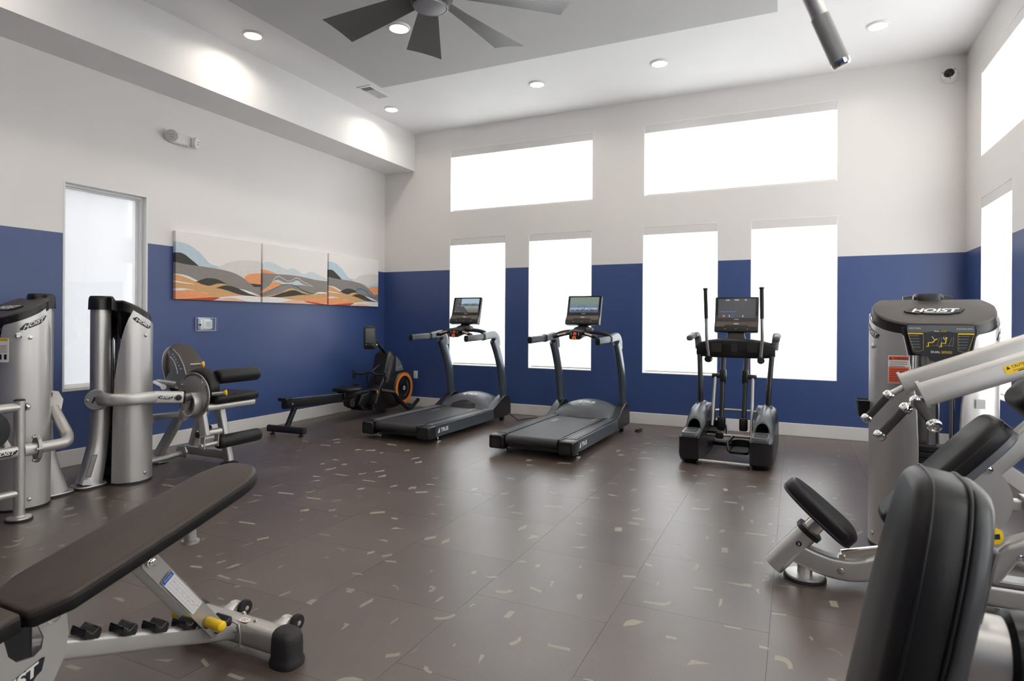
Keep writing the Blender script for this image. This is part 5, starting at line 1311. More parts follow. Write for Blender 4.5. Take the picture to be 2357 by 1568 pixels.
# power cords lying on the floor in front of the treadmills
for nm, pts, lb in (('power_cord', [(-1.70, 7.12, 0.03), (-1.69, 7.12, 0.02), (-1.66, 7.14, 0.012), (-1.62, 7.10, 0.006), (-1.66, 7.05, 0.006), (-1.70, 7.10, 0.006), (-1.66, 7.17, 0.012), (-1.70, 7.15, 0.006), (-1.64, 7.22, 0.006), (-1.68, 7.28, 0.006), (-1.70, 7.34, 0.006)], 'tangled black power cord beside the treadmill nearer the elliptical'),
                    ('power_cord', [(-3.36, 7.13, 0.09), (-3.32, 7.14, 0.06), (-3.24, 7.15, 0.008), (-3.22, 7.28, 0.006), (-3.05, 7.52, 0.006), (-2.85, 7.50, 0.006), (-2.68, 7.44, 0.006), (-2.60, 7.34, 0.012), (-2.70, 7.30, 0.006), (-2.66, 7.42, 0.012), (-2.52, 7.40, 0.006)], 'black power cord lying on the floor between the two treadmills')):
    m = MB(); m.tube(spline(pts, 6), 0.005, 8); o = m.build(nm, 'rubber', smooth=60); tag(o, lb, 'power cord', 'power cords')

# ------------------------------------------------------------------ elliptical trainer (local: x across, y towards the window wall)
def elliptical():
    t = thing('elliptical_trainer', (-0.565, 5.72, 0), 'black elliptical trainer with tall swing arms and screen, facing the windows', 'elliptical', rotz=-1.5, local=True)
    for s in (-1, 1):
        # drive pod: rounded drum body
        m = MB(); rings = []
        pr = [(-0.03, 0.10), (-0.035, 0.05), (0.0, 0.012), (0.10, 0.0), (0.8, 0.0), (1.02, 0.03), (1.10, 0.15), (1.08, 0.30), (0.98, 0.42), (0.80, 0.47), (0.62, 0.455), (0.46, 0.39), (0.36, 0.31), (0.02, 0.255), (-0.025, 0.24)]
        for x, k in ((0.215, 0.97), (0.222, 1.0), (0.330, 1.0), (0.362, 0.975), (0.385, 0.92), (0.400, 0.80)):
            rings.append([V((s * x, 0.45 + (y - 0.45) * (0.5 + 0.5 * k), 0.22 + (z - 0.22) * k)) for y, z in pr])
        m.loft(rings); pd = m.build('drive_pod', 'black_plastic', t, smooth=40)
        # step plate and recess
        m = MB(); m.loft([[V((s * 0.300 + a, 0.09 + b, 0.262 + 0.03 * (b + 0.12))) for a, b in rrect(0.145, 0.24, 0.03)], [V((s * 0.300 + a * 0.96, 0.09 + b * 0.96, 0.285 + 0.05 * (b + 0.12))) for a, b in rrect(0.145, 0.24, 0.03)]]); sp = m.build('step_plate', 'grey_plastic', t, smooth=40)
        m = MB(); m.prism(rrect(0.115, 0.19, 0.02), (s * 0.300, 0.09, 0.2895), (1, 0, 0), (0, 1, 0.05), 0.002); tr = m.build('step_tread', 'rubber', sp, smooth=30)
        for r in (0.018, 0.030, 0.042):
            k = MB(); k.ring((s * 0.300, 0.08, 0.2918), (0, -0.05, 1), r - 0.0015, r + 0.0015, 0.001, 24); k.build('tread_ring', 'grey_grip', sp)
        m = MB(); m.bx((s * 0.232, -0.028, 0.243), (s * 0.368, -0.02, 0.262)); m.build('step_trim', 'grey_plastic', pd, bevel=0.002)
        # hood over the step with the tunnel
        m = MB(); rings = []
        for y, zt, w_ in ((0.20, 0.385, 0.140), (0.22, 0.405, 0.152), (0.40, 0.455, 0.158), (0.60, 0.485, 0.150), (0.80, 0.48, 0.14)):
            arc = [V((s * 0.300 + w_ / 2 * math.cos(a), y + 0.06 * math.sin(a), 0.25 + (zt - 0.25) * (math.sin(a) ** 0.6 if math.sin(a) > 0 else 0))) for a in [math.pi * i / 14 for i in range(15)]]
            arc2 = [V((s * 0.300 + (w_ - 0.022) / 2 * math.cos(a), y + 0.06 * math.sin(a) + 0.003, 0.25 + (zt - 0.262) * (math.sin(a) ** 0.6 if math.sin(a) > 0 else 0))) for a in [math.pi * i / 14 for i in range(14, -1, -1)]]
            rings.append(arc + arc2)
        m.loft(rings); m.build('pod_hood', 'grey_plastic', t, smooth=50)
        # frame upright
        m = MB(); m.tube(spline([(s * 0.318, 0.72, 0.42), (s * 0.325, 0.74, 0.65), (s * 0.345, 0.80, 0.96)], 6), 0, prof=oval(0.05, 0.075, 18), up=(0, 1, 0)); m.build('upright', 'black_plastic', t, smooth=60)
        m = MB(); m.lathe([(0.042, 0), (0.042, 0.04), (0.034, 0.06)], (s * 0.318, 0.72, 0.42), (0, 0, 1), 20); m.build('upright_collar', 'black_plastic', t, smooth=40)
        # fixed hand grip
        m = MB(); m.tube(spline([(s * 0.365, 0.86, 1.02), (s * 0.375, 0.87, 1.12), (s * 0.385, 0.82, 1.168), (s * 0.395, 0.72, 1.16)], 6), 0, prof=oval(0.055, 0.07, 18, 2.6), up=(1, 0, 0)); m.build('arm_knuckle', 'grey_plastic', t, smooth=60)
        m = MB(); m.tube([(s * 0.395, 0.73, 1.16), (s * 0.400, 0.52, 1.135)], 0, prof=oval(0.052, 0.06, 18, 3), up=(1, 0, 0), end_round=0.01); m.build('fixed_grip', 'grey_grip', t, smooth=50)
        # swing arm
        m = MB(); m.tube(fillet([(s * 0.245, 0.74, 0.93), (s * 0.262, 0.70, 1.12), (s * 0.262, 0.66, 1.36)], 0.1), 0.0155, 16); m.build('swing_arm', 'silver_dark', t, smooth=60)
        m = MB(); m.tube([(s * 0.262, 0.665, 1.335), (s * 0.262, 0.60, 1.62)], 0.0185, 16); g = m.build('arm_grip', 'rubber', t, smooth=60)
        m = MB(); m.lathe([(0.019, -0.008), (0.024, -0.002), (0.024, 0.008), (0.018, 0.014), (0.001, 0.015)], (s * 0.262, 0.5985, 1.625), (0, -0.22, 1), 18); m.build('grip_cap', 'black_plastic', g)
        m = MB(); m.lathe([(0.0, -0.032), (0.032, -0.030), (0.036, 0.0), (0.032, 0.032), (0.001, 0.034)], (s * 0.248, 0.735, 0.92), (0.2 * s, -1, 0), 20); m.build('pivot_boss', 'black_plastic', t)
        # centre hanging link arms
        m = MB(); m.tube([(s * 0.112, 0.80, 0.98), (s * 0.108, 0.74, 0.76), (s * 0.104, 0.62, 0.30)], 0, prof=oval(0.046, 0.05, 18), up=(0, 1, 0)); m.build('hanging_link', 'black_plastic', t, smooth=60)
        m = MB(); m.loft([[V((s * 0.105 + a * k, 0.735 + b * k, z)) for a, b in rrect(0.062, 0.075, 0.02)] for z, k in ((0.68, 0.86), (0.70, 1.0), (0.80, 1.0), (0.82, 0.86))]); m.build('link_joint', 'black_plastic', t, smooth=40)
        m = MB(); m.tube([(s * 0.09, 0.735, 0.755), (s * 0.205, 0.72, 0.752)], 0, prof=oval(0.05, 0.05, 18, 3), up=(0, 0, 1), end_round=0.008); m.build('link_crosspiece', 'black_plastic', t, smooth=50)
        m = MB(); m.loft([[V((s * 0.103 + a * k, 0.615 + b * k, z)) for a, b in rrect(0.075, 0.085, 0.02)] for z, k in ((0.235, 0.9), (0.25, 1.0), (0.335, 1.0), (0.355, 0.86))]); m.build('lower_joint', 'black_plastic', t, smooth=40)
        zb, yb = (0.27, 0.56) if s < 0 else (0.16, 0.50)
        m = MB(); m.tube([(s * 0.178, 0.71, 0.74), (s * 0.185, yb, zb)], 0.0155, 16); m.build('pedal_rod', 'silver_dark', t, smooth=60)
        # foot pedal tray
        px_, py_, pz_ = (-0.165, 0.62, 0.215) if s < 0 else (0.110, 0.26, 0.105)
        m = MB(); m.loft([[V((px_ + a, py_ + b, pz_)) for a, b in rrect(0.165, 0.34, 0.04)], [V((px_ + a * 1.04, py_ + b * 1.02, pz_ + 0.022)) for a, b in rrect(0.165, 0.34, 0.04)], [V((px_ + a * 0.97, py_ + b * 0.985, pz_ + 0.022)) for a, b in rrect(0.165, 0.34, 0.04)], [V((px_ + a * 0.95, py_ + b * 0.97, pz_ + 0.010)) for a, b in rrect(0.165, 0.34, 0.04)]])
        pt = m.build('foot_pedal', 'black_plastic', t, smooth=40)
        m = MB()
        for i in range(11): pass
        m.loft([[V((px_ + 0.088 * math.cos(a), py_ + 0.06 + 0.11 * math.sin(a), z)) for a in [math.pi * i / 12 for i in range(13)]] + [V((px_ + 0.081 * math.cos(a), py_ + 0.06 + 0.103 * math.sin(a), z)) for a in [math.pi * i / 12 for i in range(12, -1, -1)]] for z in (pz_ + 0.01, pz_ + 0.075)])
        m.build('toe_guard', 'black_plastic', pt, smooth=40)
        m = MB(); m.prism(rrect(0.135, 0.28, 0.03), (px_, py_, pz_ + 0.0105), (1, 0, 0), (0, 1, 0), 0.003); m.build('pedal_tread', 'rubber', pt, smooth=30)
        for k in range(9):
            q = MB(); q.box((px_, py_ - 0.115 + k * 0.028, pz_ + 0.0145), (0.12, 0.005, 0.002)); q.build('tread_bar', 'grey_grip', pt, smooth=0)
        m = MB(); m.tube(fillet([(px_ + (0.05 if s < 0 else -0.05), py_ - 0.05, pz_ - 0.01), (px_ + (0.07 if s < 0 else -0.10), py_ - 0.02, pz_ - 0.005), (px_ + (0.10 if s < 0 else -0.12), py_ + 0.05, pz_ + 0.06), (s * 0.03, 0.48, 0.20)], 0.04), 0.014, 12); m.build('pedal_crank', 'black_plastic', t, smooth=60)
        m = MB(); m.lathe([(0.02, 0), (0.02, 0.03), (0.012, 0.035)], (s * 0.22, -0.02, 0.0), (0, 0, 1), 16); m.build('levelling_foot', 'rubber', t)
    m = MB(); m.cyl((-0.225, -0.01, 0.035), (0.225, -0.01, 0.035), 0.018); m.build('rear_crossbar', 'silver_dark', t)
    m = MB(); m.tube(fillet([(-0.24, 1.0, 0.36), (-0.15, 1.12, 0.36), (0.15, 1.12, 0.36), (0.24, 1.0, 0.36)], 0.08), 0.014, 14); m.build('front_crossbar', 'silver_dark', t, smooth=60)
    m = MB(); m.bx((-0.22, 0.85, 0.02), (0.22, 0.95, 0.06)); m.build('base_beam', 'black_plastic', t, bevel=0.01)
    m = MB(); m.tube([(-0.24, 0.47, 0.20), (0.24, 0.47, 0.20)], 0.016, 14); m.build('crank_axle', 'silver_dark', t)
    m = MB(); m.box((-0.10, 0.47, 0.20), (0.07, 0.07, 0.07)); m.build('crank_hub', 'black_plastic', t, bevel=0.015)
    # console beam
    m = MB(); rings = []
    for x in (-0.375, -0.355, -0.25, -0.12, 0.0, 0.12, 0.25, 0.355, 0.375):
        k = abs(x) / 0.375; h0, h1 = 0.945 - (0.01 if k < 0.7 else 0), 1.132 - 0.055 * k ** 3
        hh, cz = (h1 - h0) / 2, (h0 + h1) / 2
        if abs(x) > 0.37: hh *= 0.85
        rings.append([V((x, 0.83 + b * 0.9 - 0.03 * (1 - k * k), cz + a)) for a, b in rrect(2 * hh, 0.12, 0.03)])
    m.loft(rings); m.build('console_beam', 'black_plastic', t, smooth=45)
    for x, w_ in ((-0.17, 0.10), (0.0, 0.06), (0.17, 0.10)):
        m = MB(); m.prism(rrect(w_, 0.09, 0.015), (x, 0.735 if x else 0.738, 1.04), (1, 0, 0), (0, 0, 1), 0.004); m.build('beam_pocket', 'rubber', t, smooth=30)
    m = MB(); m.loft([[V((a, 0.86 + b, 1.11)) for a, b in rrect(0.20, 0.08, 0.02)], [V((a, 0.89 + b, 1.17)) for a, b in rrect(0.16, 0.06, 0.02)], [V((a, 0.92 + b, 1.25)) for a, b in rrect(0.15, 0.05, 0.02)]]); m.build('display_neck', 'black_plastic', t, smooth=40)
    console_display(t, 0.415, 1.190, 1.556, 0.885, 0.945, 'dash')
    return t
elliptical()

# ------------------------------------------------------------------ rowing machine (local: y forward to the flywheel)
def rower():
    t = thing('rowing_machine', (-5.13, 5.06, 0), 'black rowing machine with orange ringed flywheel in the room corner', 'rowing machine', rotz=3.0, local=True)
    m = MB(); m.tube([(-0.25, 0, 0.068), (0.25, 0, 0.068)], 0, prof=oval(0.06, 0.075, 20, 3), up=(0, 0, 1)); rf = m.build('rear_foot_bar', 'black_plastic', t, smooth=40)
    for s in (-1, 1):
        m = MB(); m.lathe([(0.028, 0), (0.028, 0.014), (0.012, 0.02), (0.012, 0.034)], (s * 0.20, 0, 0), (0, 0, 1), 18); m.build('levelling_foot', 'rubber', t)
        m = MB(); m.tube([(s * 0.25, 0, 0.068), (s * 0.256, 0, 0.068)], 0, prof=oval(0.064, 0.078, 20, 3), up=(0, 0, 1)); m.build('bar_end_cap', 'rubber', rf, smooth=40)
    m = MB(); m.tube([(0, 0.0, 0.085), (0, 0.13, 0.30)], 0, prof=rrect(0.045, 0.05, 0.008), up=(1, 0, 0)); m.build('rear_leg', 'black_plastic', t, smooth=40)
    # rail, falling slightly to the front
    z0, z1 = 0.365, 0.285
    m = MB(); m.loft([[V((a, y, z + b)) for a, b in rrect(0.075, 0.105, 0.012)] for y, z in ((-0.04, z0 - 0.01), (1.75, z1 - 0.01))]); rl = m.build('slide_rail', 'black_plastic', t, smooth=40)
    m = MB(); m.loft([[V((a, y, z + 0.047 + b)) for a, b in rrect(0.10, 0.012, 0.004)] for y, z in ((-0.05, z0), (1.6, z1 + 0.006))]); m.build('rail_cap', 'steel_blue', rl, smooth=40)
    m = MB(); m.loft([[V((a, y, z0 + 0.044 + b)) for a, b in rrect(0.11, 0.03, 0.008)] for y in (-0.075, 0.02)]); m.build('rail_end_cap', 'black_plastic', rl, smooth=40)
    k = MB(); bolt(k, (0.038, 0.05, z0 - 0.02), (1, 0, 0), 0.010, 0.006); k.build('bolt', 'bolt', rl)
    m = MB(); m.flat([(0.0, -0.022), (0.10, -0.022), (0.10, 0.022), (0.0, 0.022)], (0.0385, 0.98, 0.318), (0, 1, 0), (0, 0, 1)); st = m.build('sticker', 'white_print', rl, smooth=0)
    m = MB(); m.flat([(0.002, 0.006), (0.045, 0.006), (0.045, 0.021), (0.002, 0.021)], (0.039, 0.98, 0.318), (0, 1, 0), (0, 0, 1)); m.build('sticker_stripe', 'orange', st, smooth=0)
    for k_ in range(3):
        m = MB(); m.flat([(0.05, 0.012 - k_ * 0.012), (0.095, 0.012 - k_ * 0.012), (0.095, 0.007 - k_ * 0.012), (0.05, 0.007 - k_ * 0.012)], (0.039, 0.98, 0.318), (0, 1, 0), (0, 0, 1)); m.build('sticker_line', 'grey_print', st, smooth=0)
    # seat on its carriage
    m = MB(); m.bx((-0.06, 0.95, 0.295), (0.06, 1.18, 0.388)); m.build('seat_carriage', 'black_plastic', t, bevel=0.015)
    out = [(0.175 * math.copysign(abs(math.cos(a)) ** 0.7, math.cos(a)), 0.155 * math.copysign(abs(math.sin(a)) ** 0.7, math.sin(a))) for a in [2 * math.pi * i / 40 for i in range(40)]]
    m = MB(); m.pad(out, (0, 1.07, 0.385), (1, 0, 0), (0, 1, 0), 0.05, 0.022, -0.012); m.build('seat', 'vinyl_black', t, smooth=60)
    m = MB(); m.cyl((-0.05, 1.12, 0.23), (0.05, 1.12, 0.23), 0.055, n=22); m.build('rail_wheel', 'rubber', t)
    # foot rests
    for s in (-1, 1):
        m = MB(); m.loft([[V((s * 0.165 + a, 1.42 - 0.0 + z * 0.5 - 0.06, 0.13 + z + b * 0)) + V((0, b, 0)) for a, b in rrect(0.115, 0.03, 0.012)] for z in (0.0, 0.30)]); fp = m.build('foot_plate', 'black_plastic', t, smooth=40)
        m = MB(); m.tube(spline([(s * 0.165 - 0.06, 1.46, 0.32), (s * 0.165 - 0.05, 1.42, 0.37), (s * 0.165 + 0.05, 1.42, 0.37), (s * 0.165 + 0.06, 1.46, 0.32)], 6), 0, prof=rrect(0.004, 0.035, 0.001), up=(0, 1, 1)); m.build('foot_strap', 'rubber', fp, smooth=60)
        m = MB(); m.ring((s * 0.165 + 0.062, 1.41, 0.345), (1, 0.2, 0), 0.014, 0.020, 0.008, 20); m.build('strap_pull', 'orange', fp)
        m = MB(); m.loft([[V((s * 0.165 + a, 1.40 + b, 0.12)) for a, b in rrect(0.12, 0.10, 0.03)], [V((s * 0.165 + a, 1.36 + b, 0.20)) for a, b in rrect(0.12, 0.07, 0.03)]]); m.build('heel_cup', 'black_plastic', fp, smooth=40)
    # main body: lower shell and flywheel drum
    m = MB(); pr = [(1.18, 0.20), (1.30, 0.11), (1.50, 0.07), (2.0, 0.06), (2.30, 0.09), (2.42, 0.20), (2.44, 0.34), (2.38, 0.48), (2.26, 0.58), (2.10, 0.74), (1.98, 0.84), (1.90, 0.86), (1.84, 0.82), (1.74, 0.52), (1.66, 0.40), (1.45, 0.34), (1.25, 0.32)]
    rings = []
    for x, k in ((-0.115, 0.93), (-0.10, 1.0), (0.10, 1.0), (0.115, 0.93)):
        rings.append([V((x, 1.95 + (y - 1.95) * k, 0.33 + (z - 0.33) * k)) for y, z in pr])
    m.loft(rings); bd = m.build('body_shell', 'black_plastic', t, smooth=35, bevel=0.006)
    m = MB(); m.prism([(1.76, 0.44), (1.84, 0.44), (1.96, 0.79), (1.91, 0.80), (1.84, 0.74)], (0.118, 0, 0), (0, 1, 0), (0, 0, 1), 0.004); m.build('body_panel', 'cap_brown', bd, smooth=0)
    m = MB(); m.prism([(2.0, 0.57), (2.22, 0.57), (2.14, 0.70), (2.02, 0.79)], (0.117, 0, 0), (0, 1, 0), (0, 0, 1), 0.004); lp = m.build('logo_panel', 'grey_plastic', bd, smooth=0)
    k = MB(); text(k, 'OCTANE', (0.1222, 2.10, 0.625), (0, 1, 0.10), (0, 0, 1), 0.15, 0.03, bold=0.01); k.build('lettering', 'grey_print', lp, smooth=0)
    fc = V((0.12, 2.21, 0.318))
    m = MB(); m.lathe([(0.245, -0.06), (0.245, 0.0), (0.232, 0.012), (0.222, 0.014)], fc, (1, 0, 0), 48); m.build('flywheel_drum', 'black_plastic', t, smooth=40)
    m = MB(); m.ring(fc + V((0.010, 0, 0)), (1, 0, 0), 0.175, 0.222, 0.012, 56); orr = m.build('flywheel_ring', 'orange', t, smooth=40)
    for i in range(36):
        a = 2 * math.pi * i / 36
        c = fc + V((0.0222, 0.213 * math.cos(a), 0.213 * math.sin(a)))
        MB().box(c, (0.0005, 0.004, 0.012), Matrix.Rotation(a - math.pi / 2, 3, 'X')).build('ring_tick', 'dark_print', orr, smooth=0)
    m = MB(); m.lathe([(0.175, 0.010), (0.172, 0.016), (0.10, 0.006), (0.035, 0.004), (0.034, 0.016), (0.001, 0.017)], fc, (1, 0, 0), 48); fd = m.build('flywheel_face', 'black_gloss', t, smooth=50)
    for i in range(24):
        a = math.radians(-100 + i * 6)
        c0 = fc + V((0.0085, 0.055 * math.cos(a), 0.055 * math.sin(a))); c1 = fc + V((0.0155, 0.125 * math.cos(a + 0.25), 0.125 * math.sin(a + 0.25)))
        MB().tube([c0, c1], 0.0022, 6).build('vent_slat', 'grey_plastic', fd)
    m = MB(); m.ring(fc + V((0.017, 0, 0)), (1, 0, 0), 0.020, 0.030, 0.002, 30); m.build('hub_emblem', 'white_print', fd)
    k = MB(); text(k, 'Z', fc + V((0.0185, 0, 0)), (0, 1, 0.3), (0, 0, 1), 0.022, 0.024, bold=0.03); k.build('hub_letter', 'white_print', fd, smooth=0)
    # side stabiliser tube
    for s in (-1, 1):
        m = MB(); m.tube(fillet([(s * 0.12, 1.66, 0.34), (s * 0.22, 1.80, 0.30), (s * 0.24, 2.10, 0.06), (s * 0.24, 2.24, 0.035), (s * 0.245, 2.42, 0.13)], 0.07), 0.028, 16, end_round=0.01); m.build('stabiliser_tube', 'black_plastic', t, smooth=60)
        m = MB(); m.cyl((s * 0.19, 2.20, 0.055), (s * 0.235, 2.20, 0.055), 0.05, n=22); m.build('transport_wheel', 'rubber', t)
    # handle, strap and monitor
    m = MB(); m.tube(fillet([(-0.25, 1.55, 0.56), (-0.10, 1.55, 0.56), (-0.04, 1.58, 0.585), (0.04, 1.58, 0.585), (0.10, 1.55, 0.56), (0.25, 1.55, 0.56)], 0.04), 0.014, 14); hn = m.build('row_handle', 'rubber', t, smooth=60)
    for s in (-1, 1):
        m = MB(); m.tube([(s * 0.25, 1.545, 0.60), (s * 0.258, 1.555, 0.505)], 0.021, 16, end_round=0.012); m.build('handle_end', 'rubber', hn, smooth=60)
    m = MB(); m.tube([(0, 1.585, 0.585), (0, 1.84, 0.70)], 0, prof=rrect(0.02, 0.004, 0.001), up=(0, 0, 1)); m.build('pull_strap', 'grey_grip', t)
    for s in (-1, 1):
        m = MB(); m.tube(fillet([(s * 0.075, 1.62, 0.42), (s * 0.075, 1.60, 0.55), (s * 0.06, 1.63, 0.56)], 0.03), 0.010, 10); m.build('handle_hook', 'black_plastic', t, smooth=60)
    m = MB(); m.tube(fillet([(0.02, 1.92, 0.82), (0.02, 1.78, 0.92), (0.02, 1.66, 1.02), (0.02, 1.60, 1.02)], 0.05), 0.023, 16); m.build('monitor_arm', 'black_plastic', t, smooth=60)
    # upright monitor, facing the rower (-y) and turned a little
    R = Matrix.Rotation(math.radians(38), 3, 'Z') @ Matrix.Rotation(math.radians(-6), 3, 'X')
    ex, ey = R @ V((1, 0, 0)), R @ V((0, 0, 1)); nz = ex.cross(ey)
    o = V((0.0, 1.56, 1.055))
    m = MB(); m.loft([[o + ex * a * k + ey * b * k + nz * d for a, b in rrect(0.165, 0.315, 0.03)] for d, k in ((-0.025, 0.93), (-0.02, 1.0), (0.012, 1.0), (0.018, 0.95))]); mo = m.build('monitor', 'black_plastic', t, smooth=40)
    m = MB(); m.prism(rrect(0.115, 0.20, 0.006), o + ey * 0.025 + nz * 0.0182, ex, ey, 0.001); m.build('monitor_screen', 'screen_dark', mo, smooth=0)
    k = MB(); k.flat(circ(0.008, 12), o - ey * 0.095 - ex * 0.05 + nz * 0.0186, ex, ey); k.build('key', 'green', mo, smooth=0)
    for i in range(5):
        k = MB(); k.flat(circ(0.004, 8), o - ey * 0.095 + ex * (-0.025 + i * 0.018) + nz * 0.0186, ex, ey); k.build('key', 'grey_print', mo, smooth=0)
    k = MB(); bolt(k, o - ey * 0.10 + ex * 0.084, ex, 0.014, 0.02); k.build('arm_bolt', 'bolt', mo)
    return t
rower()

# ------------------------------------------------------------------ adjustable bench (world coordinates, bench axis along y)
BX = -1.98
def bench():
    t = thing('adjustable_bench', (BX, 1.2, 0), 'adjustable weight bench with long brown inclined backrest and yellow pull pins', 'weight bench')
    up = V((0, 0.963, 0.27)).normalized(); n = V((0, -0.27, 0.963)).normalized()
    hw = 0.142
    L_ = 0.80
    out = []
    # rounded head, straight sides, tapered hinge end
    def arcpts(cx, cy, r, a0, a1, k=6): return [(cx + r * math.cos(math.radians(a0 + (a1 - a0) * i / k)), cy + r * math.sin(math.radians(a0 + (a1 - a0) * i / k))) for i in range(k + 1)]
    out += arcpts(0.085, 0.025, 0.025, -90, -30, 4)
    out += arcpts(hw - 0.03, 0.10, 0.03, -30, 0, 3)
    out += [(hw, 0.3), (hw - 0.003, 0.5)]
    out += [(0.132 * math.cos(a) ** 0.75, 0.65 + 0.19 * math.sin(a) ** 0.8) for a in [math.pi / 2 * i / 8 for i in range(0, 9)]]
    out = [(a, b) for a, b in out]
    full = out + [(-a, b) for a, b in reversed(out[:-1])]
    o = V((BX, 0.955, 0.508)) - n * 0.052 - up * 0.03
    m = MB(); m.pad(full, o, (1, 0, 0), up, 0.056, 0.016, 0.006)
    pd = m.build('backrest_pad', 'vinyl', t, smooth=50, label='brown vinyl backrest')
    m = MB(); ring = [(a * 0.995, 0.37 + (b - 0.37) * 0.998) for a, b in full]
    m.tube([o + V((1, 0, 0)) * a + up * b + n * 0.040 for a, b in [(a * 1.004, 0.37 + (b - 0.37) * 1.002) for a, b in ring]], 0.0016, 6, closed=True); m.build('seam_stitching', 'vinyl_black', pd, smooth=60)
    m = MB(); m.pad([(a * 1.002, 0.37 + (b - 0.37) * 1.001) for a, b in full], o - n * 0.001, (1, 0, 0), up, 0.036, 0.004, 0.0); m.build('pad_side_band', 'vinyl_black', pd, smooth=50)
    m = MB(); m.prism(rrect(0.20, 0.62, 0.03), o + up * 0.40 - n * 0.012, (1, 0, 0), up, 0.011); m.build('pad_board', 'silver_dark', pd, smooth=30)
    # seat
    so = V((BX, 0.66, 0.455)); su = V((0, 1, 0.03)).normalized()
    m = MB(); m.pad([(-0.12, -0.24), (0.12, -0.24), (0.142, -0.10), (0.142, 0.19), (0.125, 0.245), (-0.125, 0.245), (-0.142, 0.19), (-0.142, -0.10)], so, (1, 0, 0), su, 0.06, 0.018, 0.004); st = m.build('seat_pad', 'vinyl', t, smooth=50)
    m = MB(); m.pad([(-0.121, -0.241), (0.121, -0.241), (0.143, -0.10), (0.143, 0.19), (0.126, 0.246), (-0.126, 0.246), (-0.143, 0.19), (-0.143, -0.10)], so, (1, 0, 0), su, 0.040, 0.003, 0.0); m.build('pad_side_band', 'vinyl_black', st, smooth=50)
    # sloping base tube
    m = MB(); m.tube([(BX, 1.70, 0.078), (BX, 0.98, 0.345), (BX, 0.80, 0.40)], 0, prof=rrect(0.06, 0.052, 0.012), up=(1, 0, 0)); bt = m.build('base_tube', 'silver', t, smooth=40)
    d = (V((0, 0.98, 0.345)) - V((0, 1.69, 0.078))).normalized(); nb = V((0, -d.z, d.y)); nb = nb if nb.z > 0 else -nb
    # ladder cradles on the tube
    for y in (1.61, 1.462, 1.352, 1.243, 1.128):
        c = V((BX, y, 0.078 + (1.69 - y) * 0.376)) + nb * 0.028
        prof = []
        for a in range(0, 181, 20):
            pass
        pts = [(-0.030, 0.0), (0.026, 0.0), (0.030, 0.012), (0.026, 0.034), (0.016, 0.042), (0.008, 0.040), (0.002, 0.028), (-0.006, 0.020), (-0.016, 0.020), (-0.024, 0.028), (-0.034, 0.034), (-0.034, 0.014)]
        m = MB(); ey_, ez_ = -d, nb
        m.loft([[c + V((s * 0.037, 0, 0)) + (-d) * a * 0.82 + nb * b * 0.86 for a, b in pts] for s in (-1, 1)])
        cr = m.build('cradle', 'black_gloss', t, smooth=40, bevel=0.003)
        k = MB(); bolt(k, c - (-d) * 0.034 * 0 + (-d) * -0.006 + nb * 0.0178, nb, 0.005, 0.003); k.build('cradle_screw', 'bolt', cr)
    # support link: two flat bars with a pull pin
    A, B_ = V((0, 1.317, 0.490)), V((0, 1.572, 0.152))
    ld = (B_ - A).normalized(); ln = V((0, ld.z, -ld.y))
    for s in (-1, 1):
        x = BX + s * 0.048
        pl = []
        ln_len = (B_ - A).length
        for i in range(9): a = math.radians(90 + 180 * i / 8); pl.append((0.030 * math.cos(a), 0.030 * math.sin(a)))
        for i in range(9): a = math.radians(-90 + 180 * i / 8); pl.append((ln_len + 0.030 * math.cos(a), 0.030 * math.sin(a)))
        m = MB(); m.prism(pl, V((x, A.y, A.z)) - V((0.003, 0, 0)), ld, ln, 0.006)
        lk = m.build('support_link', 'silver', t, smooth=30)
        for P_ in (A, B_):
            k = MB(); bolt(k, V((x + s * 0.003, P_.y, P_.z)), (s, 0, 0), 0.013, 0.012); k.build('pivot_bolt', 'chrome', lk)
        pin = A + ld * ln_len * 0.86 + ln * 0.006
        m = MB(); m.tube([V((x + s * 0.003, pin.y, pin.z)), V((x + s * 0.075, pin.y, pin.z - 0.002))], 0.0185, 20, end_round=0.008); m.build('pull_handle', 'yellow', lk, smooth=50)
        if s > 0:
            o2 = V((x + 0.0036, 0, 0)) + V((0, A.y, A.z)) + ld * 0.185
            m = MB(); m.flat(rrect(0.20, 0.047, 0.005), o2, ld, -ln) if False else m.flat(rrect(0.20, 0.047, 0.005), o2, ld, ln)
            lb = m.build('instruction_label', 'white_print', lk, smooth=0)
            m = MB(); m.flat([(-0.099, -0.022), (-0.082, -0.022), (-0.082, 0.022), (-0.099, 0.022)], o2 + V((0.0004, 0, 0)), ld, ln); m.build('label_header', 'blue_print', lb, smooth=0)
            k = MB(); text(k, 'ADVANCE', o2 + ld * -0.0905 + V((0.0008, 0, 0)), -ln, -ld, 0.032, 0.007); k.build('label_text', 'white_print', lb, smooth=0)
            for i in range(11):
                m = MB(); m.flat([(-0.066 + i * 0.015, -0.021), (-0.0655 + i * 0.015, -0.021), (-0.0655 + i * 0.015, 0.021), (-0.066 + i * 0.015, 0.021)], o2 + V((0.0004, 0, 0)), ld, ln); m.build('label_rule', 'grey_print', lb, smooth=0)
                if i % 2 == 0 or i > 6:
                    m = MB(); m.flat(rrect(0.004, 0.003, 0.001), o2 + V((0.0006, 0, 0)) + ld * (-0.06 + i * 0.015) + ln * (-0.006 + 0.002 * ((i * 7) % 5)), ld, ln); m.build('label_mark', 'red_print', lb, smooth=0)
            for j in range(4):
                m = MB(); v = -0.016 + j * 0.0105; m.flat([(-0.080, v), (0.098, v), (0.098, v + 0.0005), (-0.080, v + 0.0005)], o2 + V((0.0004, 0, 0)), ld, ln); m.build('label_rule', 'grey_print', lb, smooth=0)
